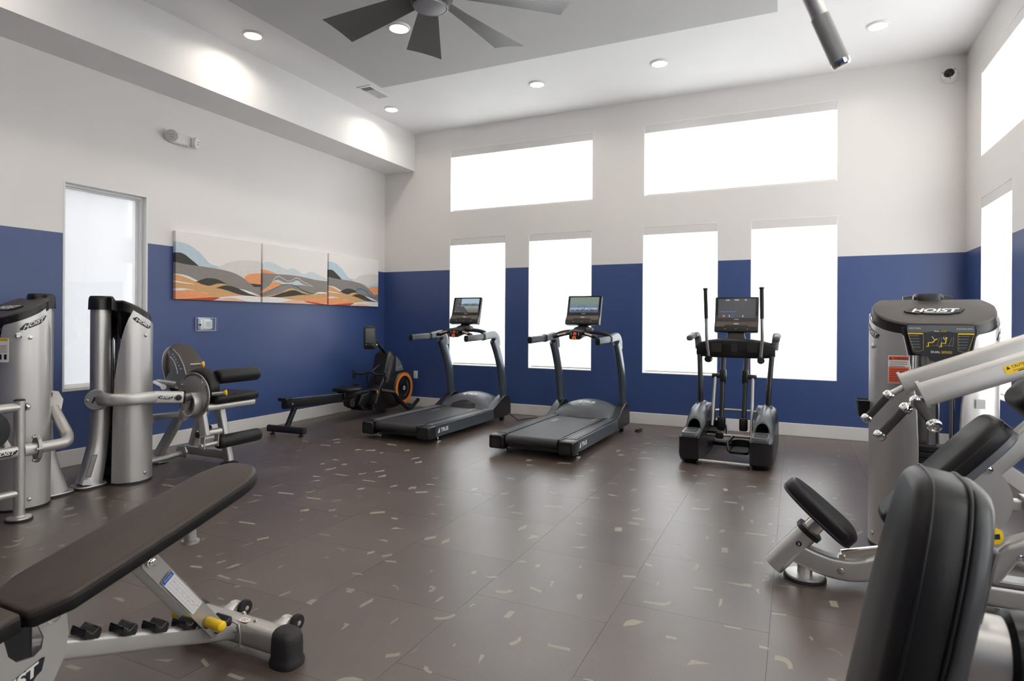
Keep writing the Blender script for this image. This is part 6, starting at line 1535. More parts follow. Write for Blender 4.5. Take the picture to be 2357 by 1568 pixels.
    m = MB(); m.cyl((BX - 0.05, B_.y - 0.04, B_.z + 0.03), (BX + 0.05, B_.y - 0.04, B_.z + 0.03), 0.012); m.build('latch_rod', 'black_plastic', t)
    m = MB(); m.cyl((BX, 1.49, 0.59), (BX, 1.497, 0.49), 0.021); m.lathe([(0.03, 0.0), (0.03, 0.008), (0.024, 0.012)], (BX, 1.497, 0.488), (0, 0, 1), 20); m.build('stop_stub', 'silver', t)
    # side plates at the hinge
    for s in (-1, 1):
        pl = [(0.80, 0.19), (0.87, 0.185), (0.95, 0.205), (1.01, 0.25), (1.045, 0.32), (1.055, 0.38), (1.05, 0.44), (1.03, 0.475), (0.99, 0.47), (0.975, 0.44), (0.99, 0.40), (0.985, 0.37), (0.965, 0.355), (0.925, 0.36), (0.905, 0.385), (0.895, 0.43), (0.85, 0.45), (0.79, 0.445), (0.765, 0.38), (0.77, 0.27)]
        m = MB(); m.loft([[V((BX + s * 0.060, y, z)) for y, z in pl], [V((BX + s * 0.067, y, z)) for y, z in pl]])
        pp = m.build('side_plate', 'silver', t, smooth=40)
        k = MB(); bolt(k, (BX + s * 0.067, 1.015, 0.447), (s, 0, 0), 0.014, 0.012); k.build('hinge_bolt', 'chrome', pp)
        if s > 0: logo_hoist(pp, V((BX + 0.0676, 0.905, 0.292)), (0, 0.93, 0.36), (0, -0.36, 0.93), 0.20)
    m = MB(); m.bx((BX - 0.058, 0.80, 0.33), (BX + 0.058, 0.97, 0.45)); m.build('hinge_block', 'black_plastic', t, bevel=0.01)
    # rear cross foot with rubber ends, wheels and rating sticker
    m = MB(); m.tube([(BX - 0.235, 1.715, 0.078), (BX + 0.235, 1.715, 0.078)], 0, prof=oval(0.085, 0.098, 28, 2.8), up=(0, 0, 1)); cf = m.build('cross_foot', 'silver', t, smooth=50)
    for s in (-1, 1):
        m = MB(); rings = []
        for z_, k, dx in ((0.0, 1.10, 0.0), (0.016, 1.12, 0.0), (0.024, 1.06, 0.0), (0.034, 1.0, 0.0), (0.08, 1.0, 0.0), (0.102, 0.97, 0.0), (0.118, 0.88, 0.002), (0.128, 0.70, 0.004), (0.132, 0.3, 0.004)):
            rings.append([V((BX + s * (0.250 - dx + a * k), 1.715 + b * k, z_)) for a, b in oval(0.112, 0.100, 30, 2.7)])
        m.loft(rings); m.build('rubber_cap', 'rubber', cf, smooth=60)
    for wx in (-2.085, -1.80):
        m = MB(); m.lathe([(0.008, -0.011), (0.030, -0.010), (0.033, -0.004), (0.033, 0.004), (0.030, 0.010), (0.008, 0.011)], (wx + 0.03, 1.805, 0.105), (1, 0, 0), 26); wh = m.build('transport_wheel', 'rubber', t)
        m = MB(); m.loft([[V((wx + a, 1.735 + b, 0.112)) for a, b in oval(0.055, 0.05, 16)], [V((wx + a * 0.8, 1.785 + b * 0.6, 0.132)) for a, b in oval(0.05, 0.05, 16)], [V((wx + a * 0.7, 1.812 + b * 0.4, 0.112)) for a, b in oval(0.05, 0.05, 16)]]); m.build('wheel_bracket', 'silver', t, smooth=50)
        k = MB(); bolt(k, (wx + 0.042, 1.805, 0.105), (1, 0, 0), 0.007, 0.004); k.build('axle_bolt', 'chrome', wh)
    m = MB(); m.pad([(a, b) for a, b in oval(0.05, 0.032, 24)], (BX + 0.045, 1.70, 0.1262), (1, 0, 0), (0, 1, 0), 0.0008, 0.0003, 0, 0.0); sk = m.build('rating_sticker', 'white_print', cf)
    k = MB(); text(k, '20', (BX + 0.045, 1.70, 0.1274), (-1, 0, 0), (0, -1, 0), 0.026, 0.018, bold=0.01); k.build('sticker_number', 'red_print', sk, smooth=0)
    for dx, dy in ((0.0, 0.02), (0.092, -0.005), (0.03, -0.045)):
        k = MB(); bolt(k, (BX + dx, 1.715 + dy, 0.124 if dy > -0.04 else 0.095), (0, 0 if dy > -0.04 else -1, 1 if dy > -0.04 else 0.3), 0.008, 0.010); k.build('bolt', 'bolt', cf)
    m = MB(); m.tube([(BX, 1.668, 0.13), (BX + 0.05, 1.668, 0.122), (BX + 0.06, 1.667, 0.08), (BX + 0.05, 1.672, 0.035)], 0.004, 8); m.build('weld_saddle', 'silver', cf, smooth=60)
    # front leg and foot
    m = MB(); m.tube(fillet([(BX, 0.82, 0.30), (BX, 0.66, 0.14), (BX, 0.55, 0.06)], 0.1), 0, prof=rrect(0.07, 0.06, 0.012), up=(1, 0, 0)); m.build('front_leg', 'silver', t, smooth=40)
    m = MB(); m.tube([(BX - 0.22, 0.52, 0.05), (BX + 0.22, 0.52, 0.05)], 0, prof=oval(0.08, 0.085, 24, 2.8), up=(0, 0, 1), end_round=0.03); m.build('front_foot', 'rubber', t, smooth=50)
    return t
bench()

# ------------------------------------------------------------------ weight-stack towers shared by the strength machines
def tower(t, xc, yf, s, HW=0.31, RC=0.195):
    """xc: centre across, yf: y of the open front, s: +1 if the front faces +y, -1 if it faces -y; depth runs back along -s"""
    # plan outline, one side, from front centre round to the rear: (across, depth)
    pts = [(0.0, 0.0)]
    pts += [(x, 0.0) for x in (0.02, 0.04, HW - RC)]
    pts += [(HW - RC + RC * math.sin(a), RC - RC * math.cos(a)) for a in [math.pi / 2 * i / 10 for i in range(1, 11)]]
    pts += [(HW, RC + 0.02), (HW - 0.012, 0.245), (HW - 0.04, 0.285), (HW - 0.085, 0.318), (HW - 0.125, 0.332)]
    seg = [0.0]
    for i in range(1, len(pts)): seg.append(seg[-1] + math.dist(pts[i], pts[i - 1]))
    tot = seg[-1]
    def at(u):
        u = max(0.0, min(tot, u))
        for i in range(1, len(pts)):
            if u <= seg[i]:
                k = (u - seg[i - 1]) / (seg[i] - seg[i - 1]); return (pts[i - 1][0] + (pts[i][0] - pts[i - 1][0]) * k, pts[i - 1][1] + (pts[i][1] - pts[i - 1][1]) * k)
        return pts[-1]
    def W(a, d, z): return V((xc + a, yf - s * d, z))
    def umin(z):
        q = [(0.0, 0.10), (0.6, 0.095), (0.85, 0.105), (1.05, 0.132), (1.23, 0.168), (1.42, 0.17)]
        for i in range(1, len(q)):
            if z <= q[i][0]: k = (z - q[i - 1][0]) / (q[i][0] - q[i - 1][0]); return q[i - 1][1] + (q[i][1] - q[i - 1][1]) * k
        return 0.17
    def umax(z):
        q = [(0.0, 1.0), (0.55, 0.985), (0.85, 0.95), (1.05, 0.90), (1.2, 0.84), (1.32, 0.77), (1.42, 0.68)]
        for i in range(1, len(q)):
            if z <= q[i][0]: k = (z - q[i - 1][0]) / (q[i][0] - q[i - 1][0]); return tot * (q[i - 1][1] + (q[i][1] - q[i - 1][1]) * k)
        return tot * 0.68
    top = lambda d: min(1.415, 1.235 + 0.52 * d)
    for sd in (-1, 1):
        NU, NZ = 26, 20
        outer, inner = [], []
        for j in range(NZ + 1):
            row, row2 = [], []
            for i in range(NU + 1):
                f = i / NU
                # find height along the slanted top edge for this column
                a0, d0 = at(umin(1.25) + (umax(1.35) - umin(1.25)) * f)
                zt = top(d0) - (0.012 if i == 0 else 0)
                z = 0.018 + (zt - 0.018) * j / NZ
                u = umin(z) + (umax(z) - umin(z)) * f
                a, d = at(u)
                row.append(W(sd * a, d, z))
                a2, d2 = max(a - 0.006, 0) if a > 0.02 else a, d + 0.006 * (1 if d < 0.2 else (-1 if d > 0.3 else 0))
                row2.append(W(sd * a2, d2, z))
            outer.append(row); inner.append(row2)
        m = MB(); n1 = NU + 1
        vs = [q for r in outer for q in r] + [q for r in inner for q in r]
        off = n1 * (NZ + 1)
        fs = []
        for j in range(NZ):
            for i in range(NU):
                k = j * n1 + i
                fs.append((k, k + 1, k + n1 + 1, k + n1)); fs.append((off + k, off + k + n1, off + k + n1 + 1, off + k + 1))
        for j in range(NZ):
            for i in (0, NU):
                k = j * n1 + i; fs.append((k, k + n1, off + k + n1, off + k))
        for i in range(NU):
            for j in (0, NZ):
                k = j * n1 + i; fs.append((k, k + 1, off + k + 1, off + k))
        m.add(vs, fs)
        sh = m.build('side_shroud', 'silver', t, smooth=40)
        # rubber base strip
        m = MB(); path = [at(umin(0) + (tot - umin(0)) * i / 14) for i in range(15)]
        m.loft([[W(sd * a, d, z) for a, d in path] + [W(sd * max(a - 0.012, 0), d + 0.01 * (1 if d < 0.2 else -1), z) for a, d in reversed(path)] for z in (0.0, 0.020)]); m.build('base_strip', 'rubber', sh, smooth=40)
        for (uu, z) in ((0.56, 1.165), (0.56, 0.075)):
            a, d = at(tot * uu); a1, d1 = at(tot * uu + 0.01); a0, d0 = at(tot * uu - 0.01)
            tx, ty = sd * (a1 - a0), -s * (d1 - d0); nrm = V((ty, -tx, 0)).normalized()
            if nrm.dot(W(sd * a, d, 0) - W(0, 0.21, 0)) < 0: nrm = -nrm
            k = MB(); bolt(k, W(sd * a, d, z), nrm, 0.011, 0.010); k.build('shroud_bolt', 'bolt', sh)
        # curved side badge following the shroud
        uc = tot * 0.60
        def wrap(a_, b_, lift=0.0, sd=sd, uc=uc):
            # text runs left to right for a viewer looking at this side
            dirn = -sd * s
            u = uc + dirn * (a_ * 0.93 if True else a_)
            a, d = at(u)
            zz = top(d) - 0.060 + b_
            a1, d1 = at(u + 0.01); a0, d0 = at(u - 0.01)
            tx, ty = sd * (a1 - a0), -s * (d1 - d0); nrm = V((ty, -tx, 0)).normalized()
            if nrm.dot(W(sd * a, d, 0) - W(0, 0.21, 0)) < 0: nrm = -nrm
            return W(sd * a, d, zz) + nrm * (0.0022 + lift)
        logo_hoist(sh, (0, 0, 0), (1, 0, 0), (0, 0, 1), 0.17, wrap=wrap)
    # cap: sloped lid with rim
    lid = []
    for i in range(0, 31):
        a, d = at(tot * 0.86 * i / 30); lid.append((a * 0.955, 0.012 + d * 0.93))
    full = lid + [(-a, d) for a, d in reversed(lid[1:])]
    rear = 0.30
    full = [(a, min(d, rear)) for a, d in full]
    topz = lambda d: 1.295 + 0.50 * d
    m = MB(); cxm = 0.0
    rings = []
    for ins, dz in ((0.006, -0.075), (0.0, -0.065), (0.0, -0.012), (0.004, -0.003), (0.012, 0.0)):
        k = 1 - ins / 0.3
        rings.append([W(a * k, 0.16 + (d - 0.16) * k, topz(d) + dz) for a, d in full])
    rings.append([W(a * 0.5, 0.16 + (d - 0.16) * 0.5, topz(0.16 + (d - 0.16) * 0.5) + 0.001) for a, d in full])
    m.loft(rings); cap = m.build('top_cap', 'cap_brown', t, smooth=40)
    m = MB(); rings = []
    for k, dz in ((1.004, -0.080), (1.004, -0.014)):
        rings.append([W(a * k, 0.16 + (d - 0.16) * k, topz(d) + dz) for a, d in full])
    for k, dz in ((0.99, -0.014), (0.99, -0.08)):
        rings.append([W(a * k, 0.16 + (d - 0.16) * k, topz(d) + dz) for a, d in full])
    m.loft(rings, closed=True); m.build('cap_rim', 'black_plastic', cap, smooth=40)
    ey = V((0, -s * 1.0, 0.50)).normalized(); ex = V((-s, 0, 0)) if s > 0 else V((1, 0, 0))
    logo_hoist(cap, W(0.0, 0.135, topz(0.135) + 0.003), ex, ey, 0.29, small=True, lift=0.006)
    # rear post with its own cap
    py = 0.34
    def P(d, z): return W(0, d, z)
    path = spline([P(py, 1.40), P(py, 1.0), P(py, 0.62), P(py + 0.006, 0.42), P(py + 0.035, 0.22), P(py + 0.085, 0.02)], 7)
    m = MB(); m.tube(path, 0, prof=oval(0.13, 0.125, 26, 2.6), up=(1, 0, 0), scale=lambda u: 1.0 + 0.28 * max(0, u - 0.7) / 0.3); po = m.build('rear_post', 'silver', t, smooth=60)
    m = MB(); m.loft([[W(a * k, py + 0.085 + b * k, z) for a, b in oval(0.20, 0.24, 30, 3)] for z, k in ((0.0, 1.0), (0.012, 1.0), (0.016, 0.985))]); m.build('foot_plate', 'rubber', po, smooth=40)
    m = MB(); m.loft([[W(a * k, py + 0.085 + b * k, z) for a, b in oval(0.19, 0.23, 30, 3)] for z, k in ((0.012, 1.0), (0.024, 0.98))]); m.build('foot_flange', 'silver', po, smooth=40)
    m = MB(); m.loft([[W(a * k, py + b * k - 0.004, z) for a, b in oval(0.150, 0.155, 28, 3.4)] for z, k in ((1.365, 1.0), (1.44, 0.97), (1.462, 0.93), (1.472, 0.84))]); pc = m.build('post_cap', 'black_plastic', t, smooth=50)
    # webbing between post cap and lid, hanging down over the stack on each side
    for sd in (-1, 1):
        prof = [(0.335, 1.465), (0.315, 1.462), (0.30, 1.435), (0.26, 1.412), (0.20, 1.382), (0.165, 1.362), (0.158, 1.30), (0.17, 1.20), (0.19, 1.145), (0.215, 1.13), (0.24, 1.14), (0.256, 1.20), (0.262, 1.30), (0.27, 1.355), (0.335, 1.37)]
        m = MB(); m.loft([[W(sd * 0.078, d, z) for d, z in prof], [W(sd * 0.125, d, 1.14 + (z - 1.14) * 0.98) for d, z in prof]]); m.build('cap_wing', 'black_plastic', cap, smooth=40)
    m = MB(); m.bx(W(-(HW - 0.135), 0.016, 1.12), W(HW - 0.135, 0.03, 1.275)); m.build('front_fascia', 'black_plastic', t, bevel=0.004)
    # weight stack, guide rods and liner
    m = MB(); m.bx(W(-0.16, 0.10, 0.05), W(0.16, 0.27, 0.12)); m.build('stack_base', 'black_plastic', t, bevel=0.006)
    for i in range(14):
        m = MB(); z = 0.13 + i * 0.034; m.bx(W(-0.135, 0.12, z), W(0.135, 0.25, z + 0.030)); m.build('weight_plate', 'black_plastic', t, bevel=0.003)
    for a in (-0.095, 0.095):
        m = MB(); m.cyl(W(a, 0.185, 0.10), W(a, 0.185, 1.30), 0.0125, n=16); m.build('guide_rod', 'chrome', t)
    m = MB(); m.bx(W(-0.02, 0.17, 0.60), W(0.02, 0.20, 1.28)); m.build('selector_rod', 'silver_dark', t, bevel=0.004)
    for a in (-(HW - 0.09), HW - 0.09):
        m = MB(); m.bx(W(a - 0.015, 0.08, 0.03), W(a + 0.015, 0.23, 1.20)); m.build('inner_liner', 'rubber', t, bevel=0.004)
    return W, at, tot, top

# ---- leg machine (its tower faces +y, its user would face +x)
def leg_machine():
    t = thing('leg_machine', (-4.975, 3.05, 0), 'silver leg curl machine with toothed disc, black roller pads and weight tower', 'gym machine')
    W, at, tot, top = tower(t, -4.918, 3.27, 1, HW=0.252, RC=0.18)
    # post side lettering
    # swing arm around the tower: ring on post, bent tube, boxed end
    z = 0.668
    m = MB(); m.cyl((-4.918, 2.935, z), (-4.80, 2.850, z), 0.07, n=30); m.build('arm_clamp', 'silver', t, bevel=0.006)
    m = MB(); m.lathe([(0.0, 0), (0.078, 0), (0.078, 0.012), (0.074, 0.016), (0.001, 0.016)], (-4.812, 2.838, z + 0.01), (0.78, -0.62, 0), 36); dk = m.build('badge_disc', 'silver_dark', t)
    ax = V((0.78, -0.62, 0)).normalized(); exx = V((0.62, 0.78, 0)).normalized()
    k = MB(); text(k, 'H', V((-4.812, 2.838, z + 0.01)) + ax * 0.0168, exx, (0, 0, 1), 0.06, 0.045, bold=0.06, shear=0.35); k.build('badge_letter', 'dark_print', dk, smooth=0)
    for q in (-0.055, 0.055):
        k = MB(); bolt(k, V((-4.812, 2.838, z + 0.01)) + ax * 0.016 + exx * q, ax, 0.009, 0.006); k.build('bolt', 'bolt', dk)
    path = fillet([(-4.83, 2.865, z + 0.012), (-4.69, 2.865, z + 0.012), (-4.60, 2.99, z + 0.010), (-4.60, 3.165, z + 0.006)], [0, 0.10, 0.16, 0])
    m = MB(); m.tube(path, 0, prof=rrect(0.075, 0.095, 0.03), up=(0, 0, 1)); m.build('swing_arm', 'silver', t, smooth=50)
    m = MB(); m.tube([(-4.603, 3.15, z + 0.006), (-4.515, 3.335, z - 0.010)], 0, prof=rrect(0.070, 0.098, 0.016), up=(0, 0, 1)); ab = m.build('arm_box', 'silver', t, smooth=40)
    m = MB(); m.tube([(-4.516, 3.333, z - 0.010), (-4.508, 3.350, z - 0.0115)], 0, prof=rrect(0.064, 0.104, 0.03), up=(0, 0, 1)); m.build('end_cap', 'black_gloss', ab, smooth=40)
    logo_hoist(ab, (-4.5335, 3.202, z + 0.002), (0.43, 0.90, -0.08), (0, 0, 1), 0.11)
    m = MB(); m.lathe([(0.026, 0), (0.026, 0.020), (0.022, 0.026)], (-4.508, 3.290, z - 0.005), (0.9, -0.43, 0), 24); kn = m.build('pivot_knob', 'chrome', ab)
    m = MB(); m.lathe([(0.0, 0), (0.022, 0), (0.020, 0.006), (0.001, 0.007)], (-4.4855, 3.279, z - 0.005), (0.9, -0.43, 0), 24); m.build('knob_face', 'black_plastic', kn)
    m = MB(); m.cyl((-4.70, 3.30, 0.735), (-4.95, 3.40, 0.75), 0.022, n=18); m.build('rear_link', 'silver', t)
    # toothed disc (axis along y)
    dc = V((-4.50, 3.42, 0.665))
    N = 96; outl = [(0.190 * math.cos(2 * math.pi * i / N), 0.190 * math.sin(2 * math.pi * i / N)) for i in range(N)]
    m = MB(); m.cyl(dc, dc + V((0, 0.009, 0)), 0.190, n=72); ds = m.build('index_disc', 'silver_dark', t, smooth=40)
    for a0, a1, nn in ((60, 128, 12), (-42, 28, 12)):
        for i in range(nn):
            a = math.radians(a0 + (a1 - a0) * i / (nn - 1))
            c = dc + V((0.173 * math.cos(a), -0.001, 0.173 * math.sin(a)))
            m = MB(); m.box(c, (0.018, 0.003, 0.0075), Matrix.Rotation(-a, 3, 'Y')); m.build('disc_slot', 'dark_print', ds, smooth=0)
    for a in (148, 45, 165):
        k = MB(); a_ = math.radians(a); bolt(k, dc + V((0.155 * math.cos(a_), 0, 0.155 * math.sin(a_))), (0, -1, 0), 0.008, 0.008); k.build('bolt', 'bolt', ds)
    m = MB(); m.tube([dc + V((0.09 * math.cos(a) + 0.02, -0.035, 0.10 * math.sin(a) - 0.06)) for a in [math.radians(60 - 200 * i / 16) for i in range(17)]], 0, prof=rrect(0.012, 0.075, 0.003), up=(0, 1, 0)); m.build('cam_rim', 'silver', ds, smooth=50)
    m = MB(); m.cyl(dc + V((-0.02, -0.10, -0.005)), dc + V((0.0, 0.10, 0.0)), 0.026, n=24); m.build('disc_axle', 'silver', t)
    # knee drive arm to the lower roller
    m = MB(); m.tube([dc + V((-0.03, -0.03, -0.03)), dc + V((-0.10, -0.02, -0.20))], 0, prof=rrect(0.065, 0.045, 0.012), up=(0, 1, 0)); da = m.build('drive_link', 'silver', t, smooth=40)
    o = dc + V((-0.062, -0.0436, -0.11)); ex = V((0.33, 0, 0.94)); 
    m = MB(); m.flat(rrect(0.034, 0.075, 0.003), o, V((0.94, 0, -0.33)), ex); lb = m.build('warning_label', 'red_print', da, smooth=0)
    m = MB(); m.flat(rrect(0.028, 0.028, 0.002), o + V((0, -0.0006, 0)), V((0.94, 0, -0.33)), ex); m.build('label_symbol', 'white_print', lb, smooth=0)
    m = MB(); m.tube([dc + V((0.06, 0.03, -0.12)), dc + V((0.085, 0.05, -0.33))], 0, prof=oval(0.075, 0.055, 22, 3), up=(0, 1, 0)); m.build('leg_lever', 'silver', t, smooth=50)
    lv = dc + V((0.075, 0.02, -0.235))
    m = MB(); m.flat(rrect(0.022, 0.05, 0.002), lv + V((0, 0.0, 0)), (1, 0, 0), (0.08, 0, 1)); m.build('warning_label', 'red_print', t, smooth=0)
    pv = V((-4.475, 3.50, 0.335))
    m = MB(); m.cyl(pv + V((0, -0.02, 0)), pv + V((0, 0.16, 0)), 0.030, n=24); m.build('roller_pivot', 'silver', t)
    m = MB(); m.lathe([(0.026, 0), (0.033, 0.004), (0.033, 0.03), (0.028, 0.036)], pv + V((0, -0.02, 0)), (0, -1, 0), 26); pk = m.build('pivot_cap', 'chrome', t)
    m = MB(); m.lathe([(0.0, 0), (0.027, 0), (0.025, 0.005), (0.001, 0.006)], pv + V((0, -0.056, 0)), (0, -1, 0), 24); m.build('cap_face', 'black_plastic', pk)
    m = MB(); m.lathe([(0.010, 0), (0.010, 0.02), (0.020, 0.03), (0.022, 0.04), (0.016, 0.052), (0.001, 0.055)], pv + V((0.0, 0.06, 0.02)), (0.5, -0.5, 0.75), 20); m.build('pin_knob', 'black_plastic', t)
    for dy in (-0.005, 0.13):
        m = MB(); m.tube([pv + V((0, dy, 0.01)), pv + V((-0.005, dy, -0.125))], 0, prof=rrect(0.05, 0.010, 0.003), up=(0, 1, 0)); m.build('roller_hanger', 'silver', t, smooth=40)
    lr = V((-4.478, 3.47, 0.235))
    m = MB(); m.cyl(lr, lr + V((0, 0.20, 0.004)), 0.019, n=20); m.build('roller_rod', 'silver', t)
    def roller(a, b, r, name):
        a, b = V(a), V(b); d = (b - a); L0 = d.length
        prof = [(0.02, 0), (r * 0.75, 0.0), (r * 0.93, 0.008), (r, 0.028), (r, L0 - 0.028), (r * 0.93, L0 - 0.008), (r * 0.75, L0), (0.001, L0)]
        m = MB(); m.lathe(prof, a, d, 32); return m.build(name, 'vinyl_black', t, smooth=50)
    roller((-4.478, 3.635, 0.238), (-4.478, 4.08, 0.238), 0.058, 'ankle_roller')
    roller((-4.45, 3.60, 0.805), (-4.45, 4.03, 0.805), 0.062, 'thigh_roller')
    # thigh shield (rounded black pad behind the disc) and front seat pad
    m = MB(); rings = []
    for i in range(13):
        a = math.radians(150 - 165 * i / 12)
        c = V((-4.585 + 0.155 * math.cos(a), 0, 0.70 + 0.15 * math.sin(a)))
        k = math.sin(math.pi * (0.12 + 0.76 * i / 12)) ** 0.5
        er = V((math.cos(a), 0, math.sin(a)))
        rings.append([c + V((0, 3.56 + a_ * 1.0, 0)) + er * b_ * k for a_, b_ in oval(0.11, 0.07, 16, 2.6)])
    m.loft(rings); m.build('thigh_pad', 'vinyl_black', t, smooth=60)
    m = MB(); m.pad(rrect(0.40, 0.46, 0.05), (-4.60, 3.80, 0.585), (1, 0, 0), (0, 1, 0), 0.062, 0.024, 0.004); m.build('seat_pad', 'vinyl_black', t, smooth=50)
    m = MB(); m.tube([(-4.47, 3.52, 0.55), (-4.44, 3.98, 0.553)], 0, prof=oval(0.055, 0.06, 20), up=(0, 0, 1)); m.build('seat_rail', 'silver', t, smooth=50)
    m = MB(); m.tube([(-4.75, 3.52, 0.55), (-4.75, 3.98, 0.553)], 0, prof=oval(0.055, 0.06, 20), up=(0, 0, 1)); m.build('seat_rail', 'silver', t, smooth=50)
    m = MB(); m.box((-4.60, 3.75, 0.562), (0.30, 0.30, 0.03)); m.build('seat_bracket', 'silver_dark', t, bevel=0.006)
    # yellow pull pins
    for a, d, ln in ((V((-4.40, 3.52, 0.672)), V((0.75, 0.62, 0.08)), 0.085), (V((-4.72, 3.56, 0.90)), V((0.80, 0.55, 0.05)), 0.08)):
        d = d.normalized()
        m = MB(); m.cyl(a, a + d * ln, 0.013, n=16); pn = m.build('pull_pin', 'silver', t)
        m = MB(); m.lathe([(0.010, 0), (0.014, 0.006), (0.026, 0.022), (0.026, 0.027), (0.018, 0.030), (0.001, 0.031)], a + d * ln, d, 24); m.build('pin_knob', 'yellow', pn)
    # back pad, facing +x, leaning back
    up = V((-0.36, 0, 0.93)).normalized(); nrm = V((0.93, 0, 0.36)).normalized(); exb = up.cross(nrm)
    out = []
    for i in range(40):
        a = 2 * math.pi * i / 40
        w_ = 0.20 if math.sin(a) > 0 else 0.20
        out.append((0.185 * math.copysign(abs(math.cos(a)) ** 0.85, math.cos(a)), 0.27 * math.copysign(abs(math.sin(a)) ** 0.9, math.sin(a))))
    m = MB(); m.pad(out, (-5.03, 3.72, 0.80), exb, up, 0.075, 0.03, 0.01); bp = m.build('back_pad', 'vinyl', t, smooth=50)
    m = MB(); m.pad([(a * 1.01, b * 1.01) for a, b in out], V((-5.03, 3.72, 0.80)) - nrm * 0.010, exb, up, 0.014, 0.004, 0.0); m.build('pad_backing', 'silver', bp, smooth=40)
    # slotted recline bracket beside the pad (plate in the xz plane)
    pl = [(-5.02, 0.72), (-4.86, 0.70), (-4.74, 0.80), (-4.78, 0.90), (-4.84, 0.98), (-4.92, 1.035), (-4.97, 1.03), (-4.985, 1.0), (-4.95, 0.93), (-4.94, 0.85), (-5.0, 0.78)]
    m = MB(); m.loft([[V((x, 3.535, zz)) for x, zz in pl], [V((x, 3.543, zz)) for x, zz in pl]]); br = m.build('recline_bracket', 'silver_dark', t, smooth=30)
    for i in range(6):
        a = i / 5; k = MB(); k.lathe([(0.007, 0), (0.006, 0.002), (0.001, 0.002)], (-4.915 + 0.10 * a, 3.535, 0.985 - 0.12 * a ** 1.1), (0, -1, 0), 10); k.build('bracket_hole', 'white_print', br)
    m = MB(); m.tube(spline([(-4.945, 3.534, 0.965), (-4.90, 3.534, 0.93), (-4.865, 3.534, 0.87), (-4.85, 3.534, 0.82)], 5), 0.004, 8); m.build('bracket_slot', 'white_print', br, smooth=60)
    for x, zz in ((-4.965, 1.005), (-4.79, 0.86)):
        k = MB(); bolt(k, (x, 3.535, zz), (0, -1, 0), 0.008, 0.006); k.build('bolt', 'bolt', br)
    m = MB(); m.cyl((-5.06, 3.50, 0.735), (-4.86, 3.54, 0.72), 0.032, n=20); m.build('back_pivot', 'silver', t)
    k = MB(); k.lathe([(0.026, 0), (0.026, 0.014), (0.012, 0.02), (0.001, 0.02)], (-5.06, 3.50, 0.735), (-0.5, -0.85, 0), 18); k.build('pivot_end', 'bolt', t)
    # lower frame
    m = MB(); m.tube([(-4.66, 3.80, 0.54), (-4.58, 3.84, 0.03)], 0, prof=rrect(0.075, 0.060, 0.015), up=(0, 1, 0)); m.build('front_post', 'silver', t, smooth=40)
    m = MB(); m.lathe([(0.075, 0), (0.075, 0.012), (0.06, 0.02)], (-4.575, 3.84, 0), (0, 0, 1), 28); m.build('foot_pad', 'rubber', t)
    m = MB(); m.tube(fillet([(-4.70, 3.70, 0.50), (-4.98, 3.68, 0.46), (-5.20, 3.60, 0.06)], 0.12), 0, prof=rrect(0.08, 0.06, 0.015), up=(0, 1, 0)); m.build('rear_brace', 'silver', t, smooth=40)
    m = MB(); m.tube(fillet([(-4.78, 3.80, 0.52), (-4.90, 3.82, 0.46), (-5.13, 3.88, 0.05)], 0.1), 0, prof=rrect(0.08, 0.06, 0.015), up=(0, 1, 0)); m.build('rear_brace', 'silver', t, smooth=40)
    m = MB(); m.tube([(-5.16, 3.84, 0.085), (-4.60, 3.84, 0.085)], 0, prof=rrect(0.06, 0.08, 0.012), up=(0, 0, 1)); m.build('base_beam', 'silver', t, smooth=40)
    m = MB(); m.tube([(-5.12, 3.30, 0.045), (-5.12, 3.62, 0.045), (-5.10, 3.86, 0.07)], 0.026, 18); m.build('base_tube', 'silver', t, smooth=60)
    m = MB(); m.prism(rrect(0.17, 0.13, 0.03), (-5.19, 3.60, 0.012), (1, 0, 0), (0, 1, 0), 0.008); fl = m.build('floor_plate', 'silver', t, smooth=30)
    for dx in (-0.06, 0.06):
        k = MB(); bolt(k, (-5.19 + dx, 3.57, 0.02), (0, 0, 1), 0.009, 0.01); k.build('bolt', 'bolt', fl)
    m = MB(); m.prism([(-0.075, 0), (-0.05, 0.05), (0.05, 0.05), (0.075, 0), (0.05, -0.05), (-0.05, -0.05)], (-5.10, 3.765, 0.075), (1, 0, 0), (0, 0, 1), 0.010); fg = m.build('joint_flange', 'silver', t, smooth=0)
    for dx in (-0.05, 0.05):
        k = MB(); bolt(k, (-5.10 + dx, 3.755, 0.075), (0, -1, 0), 0.008, 0.008); k.build('bolt', 'bolt', fg)
    # cable pulley by the tower
    pc = V((-5.08, 3.42, 0.415))
    m = MB(); m.cyl(pc + V((-0.02, -0.02, 0)), pc + V((0.012, 0.004, 0)), 0.052, n=30); m.build('pulley', 'black_plastic', t)
    m = MB(); m.cyl(pc + V((0.018, -0.022, 0)), pc + V((0.024, -0.027, 0)), 0.058, n=30); pg = m.build('pulley_guard', 'silver_dark', t)
    k = MB(); bolt(k, pc + V((0.024, -0.027, 0)), (0.75, -0.66, 0), 0.008, 0.006); k.build('bolt', 'bolt', pg)
    m = MB(); m.tube([(-5.06, 3.44, 0.44), (-4.86, 3.62, 0.46)], 0, prof=rrect(0.05, 0.05, 0.012), up=(0, 0, 1)); m.build('pulley_bracket', 'silver', t, smooth=40)
    m = MB(); m.tube([pc + V((-0.05, 0.02, -0.02)), (-5.10, 3.28, 0.25)], 0.003, 8); m.build('steel_cable', 'dark_print', t)
    # labels on the post foot and upright lettering on the post
    W2 = lambda dx, dy, zz: V((-4.975 + dx, 2.93 + dy, zz))
    nv = V((0.84, -0.54, 0)).normalized(); ev = V((0.54, 0.84, 0)).normalized()
